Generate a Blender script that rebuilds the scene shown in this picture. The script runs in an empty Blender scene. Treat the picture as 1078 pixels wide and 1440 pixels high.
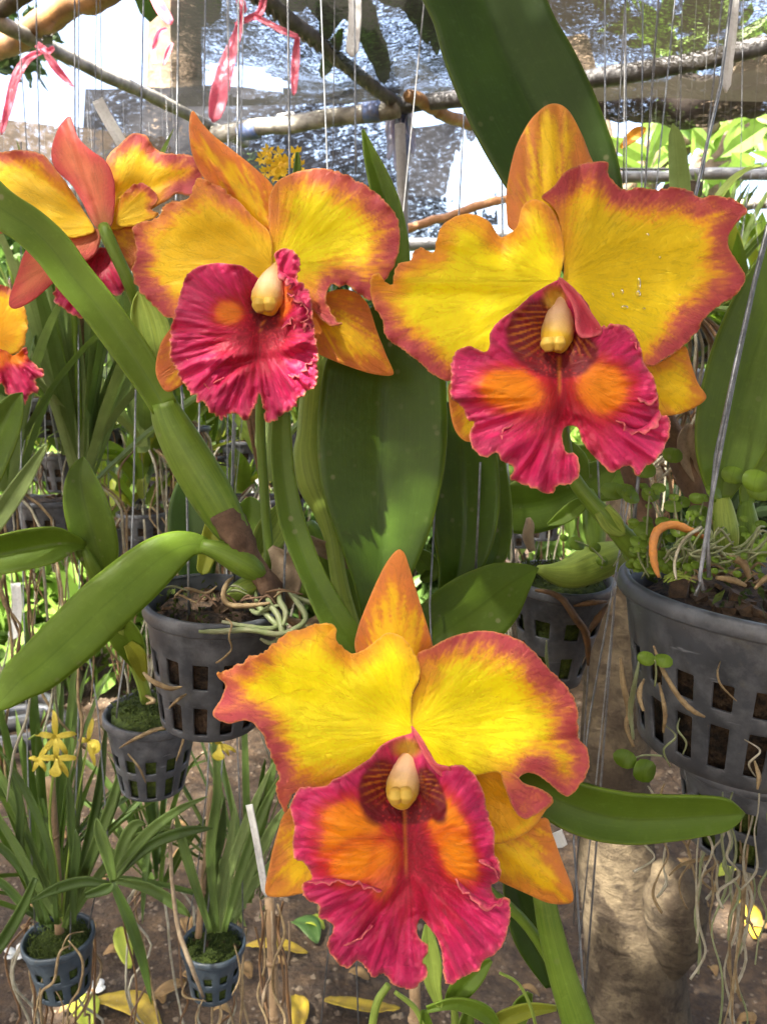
import bpy, math, random
import numpy as np
from mathutils import Vector, Matrix
from mathutils.geometry import delaunay_2d_cdt

scene = bpy.context.scene
R = math.radians
# ------------------------------------------------------------------ camera
FPX = 1150.0                      # focal length in pixels of the 1078 x 1440 photograph
PITCH = R(9.0)
CAM = np.array([0.0, 0.0, 1.32])
cd = bpy.data.cameras.new('camera')
cd.sensor_fit = 'VERTICAL'; cd.sensor_height = 24.0; cd.lens = 24.0 * FPX / 1440.0
cd.clip_start = 0.02; cd.clip_end = 400.0
cd.dof.use_dof = True; cd.dof.focus_distance = 0.42; cd.dof.aperture_fstop = 17.0
cam = bpy.data.objects.new('camera', cd); scene.collection.objects.link(cam)
cam.location = CAM; cam.rotation_euler = (math.pi / 2 - PITCH, 0, 0)
scene.camera = cam
# ------------------------------------------------------------------ world, sun, exposure
SUN_EL, SUN_AZ = R(56), R(218)      # azimuth clockwise from +Y
w = bpy.data.worlds.new("World"); scene.world = w; w.use_nodes = True
nt = w.node_tree; nt.nodes.clear()
sky = nt.nodes.new('ShaderNodeTexSky'); sky.sky_type = 'NISHITA'; sky.sun_disc = False
sky.sun_elevation = SUN_EL; sky.sun_rotation = SUN_AZ
sky.air_density = 0.8; sky.dust_density = 8.0; sky.ozone_density = 0.3
bgn = nt.nodes.new('ShaderNodeBackground'); bgn.inputs['Strength'].default_value = 0.15
wo = nt.nodes.new('ShaderNodeOutputWorld')
nt.links.new(sky.outputs[0], bgn.inputs[0]); nt.links.new(bgn.outputs[0], wo.inputs[0])
SDIR = Vector((math.sin(SUN_AZ) * math.cos(SUN_EL), math.cos(SUN_AZ) * math.cos(SUN_EL), math.sin(SUN_EL)))
sl = bpy.data.lights.new('sun', 'SUN'); sl.energy = 4.5; sl.angle = R(1.0); sl.color = (1.0, 0.93, 0.82)
so = bpy.data.objects.new('sun', sl); scene.collection.objects.link(so)
so.rotation_euler = SDIR.to_track_quat('Z', 'Y').to_euler(); so.location = (0, 0, 5)
vs = scene.view_settings
vs.view_transform = 'Standard'; vs.look = 'None'; vs.gamma = 1.0; vs.use_curve_mapping = False
vs.exposure = 3.05
scene.cycles.max_bounces = 8; scene.cycles.transparent_max_bounces = 24
scene.cycles.diffuse_bounces = 4; scene.cycles.caustics_reflective = False; scene.cycles.caustics_refractive = False

# ------------------------------------------------------------------ picture <-> world helpers
CP, SP = math.cos(PITCH), math.sin(PITCH)
def V(px, py, d):
    """world point(s) seen at pixel (px, py) at depth d along the camera axis"""
    px = np.asarray(px, float); py = np.asarray(py, float); d = np.asarray(d, float)
    x = (px - 539.0) / FPX * d; z = (720.0 - py) / FPX * d
    return np.stack([x + CAM[0], d * CP + z * SP + CAM[1], -d * SP + z * CP + CAM[2]], -1)
def G(px, py, h=0.0):
    """world point on the ground plane z = h"""
    v = V(px, py, 1.0) - CAM
    t = (h - CAM[2]) / v[2]
    return CAM + v * t
def VY(px, py, Y):
    v = V(px, py, 1.0) - CAM
    return CAM + v * (Y / v[1])
def VZ(px, py, Z):
    v = V(px, py, 1.0) - CAM
    return CAM + v * ((Z - CAM[2]) / v[2])

class Noise:
    def __init__(s, seed):
        s.t = np.random.RandomState(seed).rand(256, 256) * 2 - 1
    def n(s, x, y):
        x = np.asarray(x, float); y = np.asarray(y, float)
        xi = np.floor(x).astype(int); yi = np.floor(y).astype(int)
        fx = x - xi; fy = y - yi
        fx = fx * fx * (3 - 2 * fx); fy = fy * fy * (3 - 2 * fy)
        a = s.t[xi & 255, yi & 255]; b = s.t[(xi + 1) & 255, yi & 255]
        c = s.t[xi & 255, (yi + 1) & 255]; d = s.t[(xi + 1) & 255, (yi + 1) & 255]
        return (a * (1 - fx) + b * fx) * (1 - fy) + (c * (1 - fx) + d * fx) * fy
    def f(s, x, y, o=4):
        r = 0; a = 1.0; k = 1.0; t = 0
        for i in range(o):
            r = r + a * s.n(np.asarray(x) * k + 17.3 * i, np.asarray(y) * k + 5.1 * i); t += a; a *= .5; k *= 2
        return r / t
def sst(a, b, x):
    t = np.clip((np.asarray(x, float) - a) / (b - a), 0, 1)
    return t * t * (3 - 2 * t)
def srgb(r, g, b):
    f = lambda c: (c / 255 / 12.92) if c / 255 <= 0.04045 else ((c / 255 + 0.055) / 1.055) ** 2.4
    return np.array([f(r), f(g), f(b)])

# ------------------------------------------------------------------ objects
C = scene.collection
ORI = {}
def thing(name, label, cat, loc, group=None, kind=None):
    o = bpy.data.objects.new(name, None); C.objects.link(o)
    o.empty_display_size = 0.02
    o.location = [float(a) for a in loc]; ORI[o.name] = np.array(loc, float)
    o['label'] = label; o['category'] = cat
    if group: o['group'] = group
    if kind: o['kind'] = kind
    return o
def join(*pcs):
    vs_, fs_, uv_, cl_ = [], [], [], []; n = 0
    hu = all(len(p) > 2 and p[2] is not None for p in pcs); hc = all(len(p) > 3 and p[3] is not None for p in pcs)
    for p in pcs:
        v = np.asarray(p[0], float); vs_.append(v); fs_ += [tuple(i + n for i in f) for f in p[1]]; n += len(v)
        if hu: uv_.append(p[2])
        if hc: cl_.append(p[3])
    return (np.concatenate(vs_), fs_, np.concatenate(uv_) if hu else None, np.concatenate(cl_) if hc else None)
def mesh_of(name, pc, mat, origin, smooth=True):
    v = np.asarray(pc[0], float) - origin
    me = bpy.data.meshes.new(name)
    me.from_pydata(v.tolist(), [], [tuple(map(int, f)) for f in pc[1]])
    if smooth: me.shade_smooth()
    if len(pc) > 2 and pc[2] is not None:
        uvl = me.uv_layers.new(name='UVMap')
        idx = np.empty(len(me.loops), int); me.loops.foreach_get('vertex_index', idx)
        uvl.data.foreach_set('uv', np.asarray(pc[2], float)[idx].ravel())
    if len(pc) > 3 and pc[3] is not None:
        ca = me.color_attributes.new('Col', 'FLOAT_COLOR', 'POINT')
        c4 = np.ones((len(v), 4)); c4[:, :3] = pc[3]
        ca.data.foreach_set('color', c4.ravel())
    me.materials.append(mat)
    return me
def add(name, pc, mat, parent=None, solid=0, label=None, cat=None, kind=None, group=None, smooth=True, loc=None, offs=-1):
    if parent is not None: org = ORI[parent.name]
    elif loc is not None: org = np.asarray(loc, float)
    else: org = np.asarray(pc[0]).mean(0)
    me = mesh_of(name, pc, mat, org, smooth)
    o = bpy.data.objects.new(name, me); C.objects.link(o)
    if parent is not None: o.parent = parent
    else: o.location = org.tolist()
    ORI[o.name] = org
    if solid:
        m = o.modifiers.new('thickness', 'SOLIDIFY'); m.thickness = solid; m.offset = offs
    if label: o['label'] = label
    if cat: o['category'] = cat
    if kind: o['kind'] = kind
    if group: o['group'] = group
    return o
def copy_thing(o, loc, rotz=0.0, scale=1.0, label=None, parent=None):
    c = o.copy(); C.objects.link(c)
    if parent is None:
        c.location = [float(a) for a in loc]; c.rotation_euler.z = rotz; c.scale = (scale,) * 3
        if label: c['label'] = label
        ORI[c.name] = np.array(loc, float)
    else: c.parent = parent
    for ch in list(o.children): copy_thing(ch, None, parent=c)
    return c

def cr(pts, n, closed=False):
    """Catmull-Rom through rows of pts, n samples, uniform by length of the first three columns"""
    P = np.asarray(pts, float); m = len(P)
    if m < 3 and not closed:
        t = np.linspace(0, 1, n)[:, None]; return P[0] * (1 - t) + P[-1] * t
    segs = m if closed else m - 1
    k = 12; out = []
    for i in range(segs):
        if closed: p0, p1, p2, p3 = P[(i - 1) % m], P[i], P[(i + 1) % m], P[(i + 2) % m]
        else: p0, p1, p2, p3 = P[max(i - 1, 0)], P[i], P[i + 1], P[min(i + 2, m - 1)]
        for j in range(k):
            t = j / k
            out.append(0.5 * ((2 * p1) + (-p0 + p2) * t + (2 * p0 - 5 * p1 + 4 * p2 - p3) * t * t + (-p0 + 3 * p1 - 3 * p2 + p3) * t ** 3))
    out.append(P[0] if closed else P[-1]); out = np.array(out)
    dl = np.linalg.norm(np.diff(out[:, :2 if closed else 3], axis=0), axis=1); L = np.concatenate([[0], np.cumsum(dl)])
    s = np.linspace(0, L[-1], n, endpoint=not closed)
    return np.stack([np.interp(s, L, out[:, c]) for c in range(P.shape[1])], -1)

def tube(pts, rad, ns=8, seg=None, cap=True, flat=1.0, wob=0.0, seed=0, up=None):
    """world-space tube; rad a number or one per point"""
    P = np.asarray(pts, float)
    r = np.full(len(P), rad, float) if np.isscalar(rad) else np.asarray(rad, float)
    Q = np.concatenate([P, r[:, None]], 1)
    if seg: Q = cr(Q, seg)
    P, r = Q[:, :3], np.maximum(Q[:, 3], 1e-5)
    T = np.gradient(P, axis=0); T /= np.linalg.norm(T, axis=1)[:, None] + 1e-12
    nrm = np.cross(T[0], [0, 0, 1.0] if abs(T[0][2]) < .9 else [0, 1.0, 0]) if up is None else np.asarray(up, float)
    vs_, uv = [], []; n = len(P); rn = np.random.RandomState(seed)
    for i in range(n):
        nrm = nrm - T[i] * np.dot(nrm, T[i]); nrm /= np.linalg.norm(nrm) + 1e-12
        b = np.cross(T[i], nrm)
        a = np.arange(ns) / ns * 2 * math.pi
        rr = r[i] * (1 + wob * (rn.rand(ns) * 2 - 1))
        vs_.append(P[i] + (np.cos(a) * rr)[:, None] * nrm + (np.sin(a) * rr * flat)[:, None] * b)
        uv.append(np.stack([np.abs(np.arange(ns) / ns * 2 - 1), np.full(ns, i / (n - 1))], -1))
    f = []
    for i in range(n - 1):
        for j in range(ns):
            k = (j + 1) % ns
            f.append((i * ns + j, i * ns + k, (i + 1) * ns + k, (i + 1) * ns + j))
    vs_ = np.concatenate(vs_); uv = np.concatenate(uv)
    if cap:
        f.append(tuple(range(ns))[::-1]); f.append(tuple(range((n - 1) * ns, n * ns)))
    return (vs_, f, uv)
def ptube(pts, ns=8, seg=16, **k):
    """tube from picture rows (px, py, radius in px, depth)"""
    P = np.asarray(pts, float)
    Q = cr(P[:, [0, 1, 3, 2]] * [1, 1, 400, 1], seg) / [1, 1, 400, 1]
    W = V(Q[:, 0], Q[:, 1], Q[:, 2]); rad = Q[:, 3] * Q[:, 2] / FPX
    return tube(W, rad, ns, None, **k)

def ribbon(pts, nl=36, nu=10, fold=0.25, curl=0.0, wave=0.0, seed=0, asym=0.0, tip0=False, tip1=True):
    """leaf blade from picture rows (px, py, half width px, depth)"""
    P = np.asarray(pts, float)
    Q = cr(P[:, [0, 1, 3, 2]] * [1, 1, 400, 1], nl) / [1, 1, 400, 1]
    x, y, d, hw = Q.T
    hw = np.maximum(hw, 0.6)
    tx, ty = np.gradient(x), np.gradient(y); l = np.hypot(tx, ty) + 1e-9
    nx, ny = -ty / l, tx / l
    u = np.linspace(-1, 1, nu + 1); N = Noise(seed + 3)
    s = np.linspace(0, 1, nl)
    if tip1: hw = hw * np.sqrt(np.clip(1 - np.clip((s - .93) / .07, 0, 1) ** 2, 0.02, 1))
    if tip0: hw = hw * np.sqrt(np.clip(1 - np.clip((.07 - s) / .07, 0, 1) ** 2, 0.02, 1))
    X = x[:, None] + nx[:, None] * hw[:, None] * u; Y = y[:, None] + ny[:, None] * hw[:, None] * u
    D = (-(fold * np.abs(u) + curl * u * u + asym * u))[None, :] * hw[:, None] + wave * hw[:, None] * N.f(s[:, None] * 5, u[None, :] * 1.3, 2) 
    D = d[:, None] + D * d[:, None] / FPX
    W = V(X, Y, D).reshape(-1, 3)
    uv = np.stack(np.broadcast_arrays((u[None, :] + 1) / 2, s[:, None]), -1).reshape(-1, 2)
    n1 = nu + 1; f = []
    for i in range(nl - 1):
        for j in range(nu):
            f.append((i * n1 + j, i * n1 + j + 1, (i + 1) * n1 + j + 1, (i + 1) * n1 + j))
    return (W, f, uv)
def strap(base, dirv, length, width, droop=0.6, nl=12, fold=0.35, twist=0.0, nu=4, shape='strap'):
    """world-space strap leaf that starts along dirv and bends down"""
    p = np.array(base, float); dv = np.array(dirv, float); dv /= np.linalg.norm(dv)
    pts = [p.copy()]; dirs = [dv.copy()]
    for i in range(nl - 1):
        dv = dv + np.array([0, 0, -droop / (nl - 1) * (0.4 + 1.2 * i / nl)]); dv /= np.linalg.norm(dv)
        p = p + dv * length / (nl - 1); pts.append(p.copy()); dirs.append(dv.copy())
    pts = np.array(pts); dirs = np.array(dirs)
    side = np.cross(dirs, [0, 0, 1.0]); sl_ = np.linalg.norm(side, axis=1)[:, None]
    side = np.where(sl_ > 1e-3, side / (sl_ + 1e-9), [1.0, 0, 0])
    up = np.cross(side, dirs)
    ca, sa = math.cos(twist), math.sin(twist)
    side, up = side * ca + up * sa, up * ca - side * sa
    s = np.linspace(0, 1, nl)
    if shape == 'strap': hw = width / 2 * np.minimum(1, .75 + s) * np.sqrt(np.clip(1 - s ** 5, 0.002, 1))
    else: hw = width / 2 * np.clip(np.sin(np.pi * (0.06 + 0.94 * s) ** 0.8), 0.03, 1)
    u = np.linspace(-1, 1, nu + 1)
    W = pts[:, None, :] + side[:, None, :] * (hw[:, None] * u)[:, :, None] + up[:, None, :] * (hw[:, None] * fold * np.abs(u))[:, :, None]
    uv = np.stack(np.broadcast_arrays((u[None, :] + 1) / 2, s[:, None]), -1).reshape(-1, 2)
    n1 = nu + 1; f = [(i * n1 + j, i * n1 + j + 1, (i + 1) * n1 + j + 1, (i + 1) * n1 + j) for i in range(nl - 1) for j in range(nu)]
    return (W.reshape(-1, 3), f, uv)

# ------------------------------------------------------------------ materials
def mat(name):
    m = bpy.data.materials.new(name); m.use_nodes = True; t = m.node_tree; t.nodes.clear()
    return m, t
def nd(t, typ, **kw):
    n = t.nodes.new('ShaderNode' + typ)
    for k, v in kw.items(): setattr(n, k, v)
    return n
def setin(n, **kw):
    for k, v in kw.items():
        n.inputs[k.replace('_', ' ')].default_value = v
def ramp(t, fac, stops):
    r = nd(t, 'ValToRGB'); e = r.color_ramp.elements
    while len(e) < len(stops): e.new(0.5)
    for i, (p, c) in enumerate(stops):
        e[i].position = p; e[i].color = (*[float(a) for a in c], 1) if len(c) == 3 else c
    t.links.new(fac, r.inputs[0]); return r.outputs[0]
def noise_tex(t, scale, detail=4, rough=.55, vec=None, dist=0.0):
    n = nd(t, 'TexNoise'); n.inputs['Scale'].default_value = scale; n.inputs['Detail'].default_value = detail
    n.inputs['Roughness'].default_value = rough; n.inputs['Distortion'].default_value = dist
    if vec is not None: t.links.new(vec, n.inputs['Vector'])
    return n.outputs['Fac']
def coords(t, which='Object', scale=None, rot=None):
    c = nd(t, 'TexCoord').outputs[which]
    if scale is not None:
        mp = nd(t, 'Mapping'); mp.inputs['Scale'].default_value = scale
        if rot: mp.inputs['Rotation'].default_value = rot
        t.links.new(c, mp.inputs['Vector']); return mp.outputs[0]
    return c
def bump(t, h, strength, dist=0.001, nrm=None):
    b = nd(t, 'Bump'); b.inputs['Strength'].default_value = strength; b.inputs['Distance'].default_value = dist
    t.links.new(h, b.inputs['Height'])
    if nrm is not None: t.links.new(nrm, b.inputs['Normal'])
    return b.outputs[0]
def mixc(t, fac, a, b, mode='MIX'):
    m = nd(t, 'Mix', data_type='RGBA', blend_type=mode)
    for s, v in ((0, fac), (6, a), (7, b)):
        if isinstance(v, (int, float)): m.inputs[s].default_value = v
        elif isinstance(v, (tuple, list, np.ndarray)): m.inputs[s].default_value = (*[float(q) for q in v[:3]], 1)
        else: t.links.new(v, m.inputs[s])
    return m.outputs[2]
def math_(t, op, a, b=0.0, c=None):
    m = nd(t, 'Math', operation=op)
    for s, v in enumerate((a, b) if c is None else (a, b, c)):
        if isinstance(v, (int, float)): m.inputs[s].default_value = v
        else: t.links.new(v, m.inputs[s])
    return m.outputs[0]
def finish(t, col, rough=.5, normal=None, trans=0.0, spec=.5, metal=0.0, coat=0.0, transcol=None, sheen=0.0):
    b = nd(t, 'BsdfPrincipled')
    if isinstance(col, (tuple, list, np.ndarray)): b.inputs['Base Color'].default_value = (*[float(q) for q in col[:3]], 1)
    else: t.links.new(col, b.inputs['Base Color'])
    if isinstance(rough, (int, float)): b.inputs['Roughness'].default_value = rough
    else: t.links.new(rough, b.inputs['Roughness'])
    b.inputs['Specular IOR Level'].default_value = spec; b.inputs['Metallic'].default_value = metal
    b.inputs['Coat Weight'].default_value = coat; b.inputs['Sheen Weight'].default_value = sheen
    if normal is not None: t.links.new(normal, b.inputs['Normal'])
    out = nd(t, 'OutputMaterial'); sh = b.outputs[0]
    if trans > 0:
        tr = nd(t, 'BsdfTranslucent'); mx = nd(t, 'MixShader'); mx.inputs[0].default_value = trans
        c = transcol if transcol is not None else col
        if isinstance(c, (tuple, list, np.ndarray)): tr.inputs[0].default_value = (*[float(q) for q in c[:3]], 1)
        else: t.links.new(c, tr.inputs[0])
        if normal is not None: t.links.new(normal, tr.inputs[1])
        t.links.new(sh, mx.inputs[1]); t.links.new(tr.outputs[0], mx.inputs[2]); sh = mx.outputs[0]
    t.links.new(sh, out.inputs[0])
    return b

def leaf_mat(name, c, c2=None, rim=None, rough=.38, trans=.22, rib=0.5, spots=0.0, stripes=60, var=.18):
    """waxy leaf: colour along the blade, lengthwise veins, paler rim, a few marks"""
    c = np.array(c); c2 = c * .62 if c2 is None else np.array(c2); rim = c * 1.5 + [.04, .03, 0] if rim is None else np.array(rim)
    m, t = mat(name)
    uv = nd(t, 'UVMap').outputs[0]
    sp = nd(t, 'SeparateXYZ'); t.links.new(uv, sp.inputs[0])
    ob = coords(t)
    n1 = noise_tex(t, 28, 4, .6, ob)
    col = mixc(t, ramp(t, n1, [(.32, (0, 0, 0)), (.68, (1, 1, 1))]), c, c2)
    mp = nd(t, 'Mapping'); mp.inputs['Scale'].default_value = (stripes, 2.0, 1); t.links.new(uv, mp.inputs[0])
    st = noise_tex(t, 1.0, 3, .6, mp.outputs[0])
    col = mixc(t, math_(t, 'MULTIPLY', ramp(t, st, [(.4, (0, 0, 0)), (.65, (1, 1, 1))]), var), col, c * 1.25 + [.01, .015, 0])
    au = math_(t, 'ABSOLUTE', math_(t, 'SUBTRACT', sp.outputs[0], .5))
    ribf = ramp(t, au, [(0.0, (1, 1, 1)), (.035, (0, 0, 0))])
    col = mixc(t, math_(t, 'MULTIPLY', ribf, rib), col, c2 * .8)
    rimf = ramp(t, au, [(.476, (0, 0, 0)), (.494, (1, 1, 1))])
    col = mixc(t, math_(t, 'MULTIPLY', rimf, .6), col, rim)
    if spots:
        sn = nd(t, 'TexVoronoi'); sn.inputs['Scale'].default_value = 90; t.links.new(ob, sn.inputs['Vector'])
        n2 = noise_tex(t, 13, 3, .6, ob)
        sf = math_(t, 'MULTIPLY', ramp(t, sn.outputs['Distance'], [(.10, (1, 1, 1)), (.19, (0, 0, 0))]), ramp(t, n2, [(.47, (0, 0, 0)), (.60, (1, 1, 1))]))
        col = mixc(t, math_(t, 'MULTIPLY', sf, spots), col, (.30, .28, .16))
    mq = nd(t, 'Mapping'); mq.inputs['Scale'].default_value = (90, 5, 1); mq.inputs['Rotation'].default_value = (0, 0, .12); t.links.new(uv, mq.inputs[0])
    scr = noise_tex(t, 1.0, 2, .5, mq.outputs[0], .6)
    col = mixc(t, math_(t, 'MULTIPLY', ramp(t, scr, [(.70, (0, 0, 0)), (.74, (1, 1, 1))]), .30), col, c * 1.9 + .03)
    sm = noise_tex(t, 55, 5, .75, ob, .5)
    col = mixc(t, math_(t, 'MULTIPLY', ramp(t, sm, [(.60, (0, 0, 0)), (.72, (1, 1, 1))]), .40), col, c2 * .55 + [.02, .012, 0])
    dust = noise_tex(t, 210, 5, .7, ob)
    col = mixc(t, math_(t, 'MULTIPLY', ramp(t, dust, [(.55, (0, 0, 0)), (.8, (1, 1, 1))]), .35), col, c * 1.6 + .03)
    bm = bump(t, st, .16, .0004)
    bm = bump(t, n1, .25, .003, bm)
    rg = math_(t, 'MULTIPLY_ADD', dust, .35, rough - .14)
    finish(t, col, rg, bm, trans, spec=.30, transcol=mixc(t, .5, col, (.25, .42, .03)))
    return m
M = {}
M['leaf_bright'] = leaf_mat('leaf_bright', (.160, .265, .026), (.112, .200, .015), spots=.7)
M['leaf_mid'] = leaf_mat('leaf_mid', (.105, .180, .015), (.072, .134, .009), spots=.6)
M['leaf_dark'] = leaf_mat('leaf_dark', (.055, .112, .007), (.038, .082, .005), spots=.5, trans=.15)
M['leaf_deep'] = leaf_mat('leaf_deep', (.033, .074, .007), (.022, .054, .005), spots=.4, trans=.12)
M['leaf_blue'] = leaf_mat('leaf_blue', (.055, .110, .026), (.040, .085, .018), spots=.5)
M['leaf_yellow'] = leaf_mat('leaf_yellow', (.34, .38, .04), (.26, .31, .03), rib=.2)
M['strap_green'] = leaf_mat('strap_green', (.12, .19, .045), (.08, .135, .028), rough=.45, stripes=20)
M['strap_light'] = leaf_mat('strap_light', (.24, .33, .11), (.16, .23, .07), rough=.45, stripes=20)
M['strap_deep'] = leaf_mat('strap_deep', (.050, .092, .016), (.034, .066, .011), rough=.42, stripes=20)
M['dead_leaf'] = leaf_mat('dead_leaf', (.27, .17, .07), (.15, .085, .035), rough=.7, rib=.6, stripes=26)
M['yellow_leaf'] = leaf_mat('yellow_leaf', (.46, .33, .025), (.22, .14, .03), rough=.55, rib=.5, spots=1.0, stripes=14)
M['bulb'] = leaf_mat('bulb', (.17, .27, .035), (.11, .20, .025), rough=.32, rib=0, stripes=24, var=.6, rim=(.17, .27, .035), spots=.4)
M['bulb_pale'] = leaf_mat('bulb_pale', (.30, .40, .075), (.20, .30, .05), rough=.4, rib=0, stripes=16, var=.9, rim=(.3, .4, .07))

def petal_mat(name, trans=.3, rough=.42, vein=1.0):
    m, t = mat(name)
    at = nd(t, 'Attribute', attribute_name='Col'); col = at.outputs['Color']
    uv = nd(t, 'UVMap').outputs[0]
    mp = nd(t, 'Mapping'); mp.inputs['Scale'].default_value = (38, 3.0, 1); t.links.new(uv, mp.inputs[0])
    v1 = noise_tex(t, 1.0, 4, .6, mp.outputs[0], .3)
    ob = coords(t)
    n2 = noise_tex(t, 900, 3, .6, ob)
    n3 = noise_tex(t, 90, 4, .6, ob)
    mp2 = nd(t, 'Mapping'); mp2.inputs['Scale'].default_value = (62, 1.6, 1); t.links.new(uv, mp2.inputs[0])
    v2 = noise_tex(t, 1.0, 5, .55, mp2.outputs[0], .8)
    vl = ramp(t, math_(t, 'ABSOLUTE', math_(t, 'SUBTRACT', v2, .5)), [(0.0, (1, 1, 1)), (.028, (0, 0, 0))])
    k = math_(t, 'MULTIPLY_ADD', v1, .22 * vein, 1 - .09 * vein)
    k = math_(t, 'MULTIPLY', k, math_(t, 'MULTIPLY_ADD', vl, -.13 * vein, 1.0))
    k = math_(t, 'MULTIPLY', k, math_(t, 'MULTIPLY_ADD', n3, .16, .95))
    k = math_(t, 'MULTIPLY', k, math_(t, 'MULTIPLY_ADD', n2, .20, .92))
    cb = nd(t, 'CombineColor'); 
    for i in range(3): t.links.new(k, cb.inputs[i])
    c = mixc(t, 1.0, col, cb.outputs[0], 'MULTIPLY')
    b = bump(t, v1, .5 * vein, .0012); b = bump(t, vl, -.35 * vein, .0004, b) if False else bump(t, math_(t, 'SUBTRACT', 1.0, vl), .4 * vein, .0005, b); b = bump(t, n2, .6, .0004, b)
    finish(t, c, math_(t, 'MULTIPLY_ADD', n3, .3, rough - .06), b, trans, spec=.38, sheen=.1)
    return m
M['petal'] = petal_mat('petal')
M['lip'] = petal_mat('lip', trans=.2, rough=.36, vein=1.15)
M['column'] = petal_mat('column', trans=.15, rough=.35, vein=.2)

def simple(name, c, c2, scale=40, rough=.6, bs=.4, bd=.002, spec=.4, metal=0, stretch=None, trans=0, lo=.35, hi=.65, detail=5):
    m, t = mat(name); ob = coords(t, 'Object', stretch) if stretch else coords(t)
    n1 = noise_tex(t, scale, detail, .6, ob); n2 = noise_tex(t, scale * 6, 4, .65, ob)
    col = mixc(t, ramp(t, n1, [(lo, (0, 0, 0)), (hi, (1, 1, 1))]), c, c2)
    col = mixc(t, ramp(t, n2, [(.5, (0, 0, 0)), (.75, (.5, .5, .5))]), col, np.array(c2) * .5)
    b = bump(t, n1, bs, bd); b = bump(t, n2, bs, bd * .3, b)
    finish(t, col, rough, b, trans, spec=spec, metal=metal); return m
M['plastic'] = None
def plastic(name, c, scuff):
    m, t = mat(name); ob = coords(t)
    n1 = noise_tex(t, 9, 5, .6, ob); n2 = noise_tex(t, 60, 6, .7, ob)
    sc = coords(t, 'Object', (25, 25, 140)); n3 = noise_tex(t, 1.0, 3, .6, sc)
    n4 = noise_tex(t, 420, 3, .7, ob)
    f = math_(t, 'MULTIPLY', ramp(t, n2, [(.42, (0, 0, 0)), (.72, (1, 1, 1))]), ramp(t, n1, [(.35, (.15,) * 3), (.7, (1, 1, 1))]))
    col = mixc(t, f, c, scuff)
    col = mixc(t, ramp(t, n3, [(.66, (0, 0, 0)), (.72, (.6, .6, .6))]), col, np.array(scuff) * 1.7)
    col = mixc(t, ramp(t, n4, [(.68, (0, 0, 0)), (.74, (.7, .7, .7))]), col, (.16, .14, .10))
    n5 = noise_tex(t, 26, 6, .75, ob, 1.2)
    col = mixc(t, ramp(t, n5, [(.55, (0, 0, 0)), (.66, (.45, .45, .45))]), col, (.10, .10, .075))
    b = bump(t, n2, .25, .0008)
    finish(t, col, math_(t, 'MULTIPLY_ADD', n2, .35, .26), b, spec=.5); return m
M['plastic'] = plastic('pot_plastic', (.052, .059, .070), (.18, .195, .215))
M['plastic_blue'] = plastic('pot_plastic_blue', (.045, .065, .085), (.10, .13, .15))
M['wire'] = simple('galvanised_wire', (.26, .275, .29), (.14, .15, .155), 200, .4, .2, .0004, metal=.6)
M['wire_dark'] = simple('weathered_wire', (.16, .165, .17), (.08, .08, .08), 200, .5, .2, .0004, metal=.4)
M['bark_mix'] = simple('bark_mix', (.10, .062, .034), (.012, .009, .006), 130, .85, 1.0, .006, lo=.42, hi=.60)
M['chip'] = simple('bark_chip', (.13, .075, .035), (.05, .03, .016), 160, .8, .7, .002)
M['moss'] = simple('moss', (.085, .125, .016), (.028, .048, .008), 220, .9, 1.0, .003)
M['root_green'] = simple('root_green', (.155, .205, .075), (.245, .26, .15), 90, .5, .5, .001, stretch=None)
M['root_tan'] = simple('root_tan', (.33, .25, .13), (.17, .115, .055), 120, .65, .5, .001)
M['root_brown'] = simple('root_brown', (.19, .10, .04), (.10, .06, .03), 120, .6, .5, .001)
M['root_orange'] = simple('root_orange', (.62, .25, .04), (.45, .20, .07), 120, .55, .4, .001)
M['root_white'] = simple('root_white', (.42, .40, .31), (.25, .23, .15), 100, .6, .4, .001)
M['husk'] = simple('dry_sheath', (.20, .125, .075), (.085, .05, .03), 60, .8, .8, .002, stretch=(1, 1, 1))
M['husk_pale'] = simple('pale_sheath', (.42, .33, .22), (.26, .19, .12), 60, .75, .5, .001, trans=.2)
M['cane'] = simple('bamboo_cane', (.36, .25, .14), (.20, .13, .07), 30, .6, .4, .001)
M['pipe'] = simple('weathered_pole', (.30, .29, .24), (.10, .095, .08), 22, .7, .6, .003, stretch=(1, 1, 1))
M['pipe_dark'] = simple('dark_pole', (.12, .12, .12), (.05, .05, .05), 30, .6, .6, .003)
M['bamboo'] = simple('bamboo_pole', (.36, .19, .07), (.16, .09, .04), 14, .5, .4, .002)
M['pole_orange'] = simple('orange_pole', (.60, .30, .13), (.42, .22, .11), 14, .6, .3, .002)
M['steel'] = simple('grey_tube', (.33, .34, .34), (.22, .23, .23), 20, .45, .3, .001, metal=.4)
M['ribbon_pink'] = simple('pink_ribbon', (.85, .33, .42), (.72, .20, .30), 60, .4, .4, .002, trans=.6)
M['tape_blue'] = simple('blue_tape', (.12, .20, .45), (.25, .28, .40), 80, .5, .4, .001, trans=.3)
M['film'] = simple('clear_film', (.78, .75, .82), (.55, .55, .70), 40, .3, .5, .002, trans=.65)
M['tag_white'] = simple('white_tag', (.74, .76, .76), (.62, .64, .62), 60, .4, .1, .0005, trans=.25)
M['flower_yellow'] = simple('small_yellow_petal', (.78, .66, .10), (.66, .56, .07), 60, .5, .2, .0005, trans=.3)
M['flower_white'] = simple('white_petal', (.80, .80, .74), (.72, .72, .66), 60, .5, .2, .0005, trans=.3)
M['flower_orange'] = simple('orange_petal', (.80, .42, .03), (.70, .30, .02), 60, .5, .2, .0005, trans=.3)
M['bloom_yellow'] = simple('bright_yellow_bloom', (.85, .62, .02), (.80, .50, .02), 90, .5, .3, .001, trans=.3)
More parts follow.
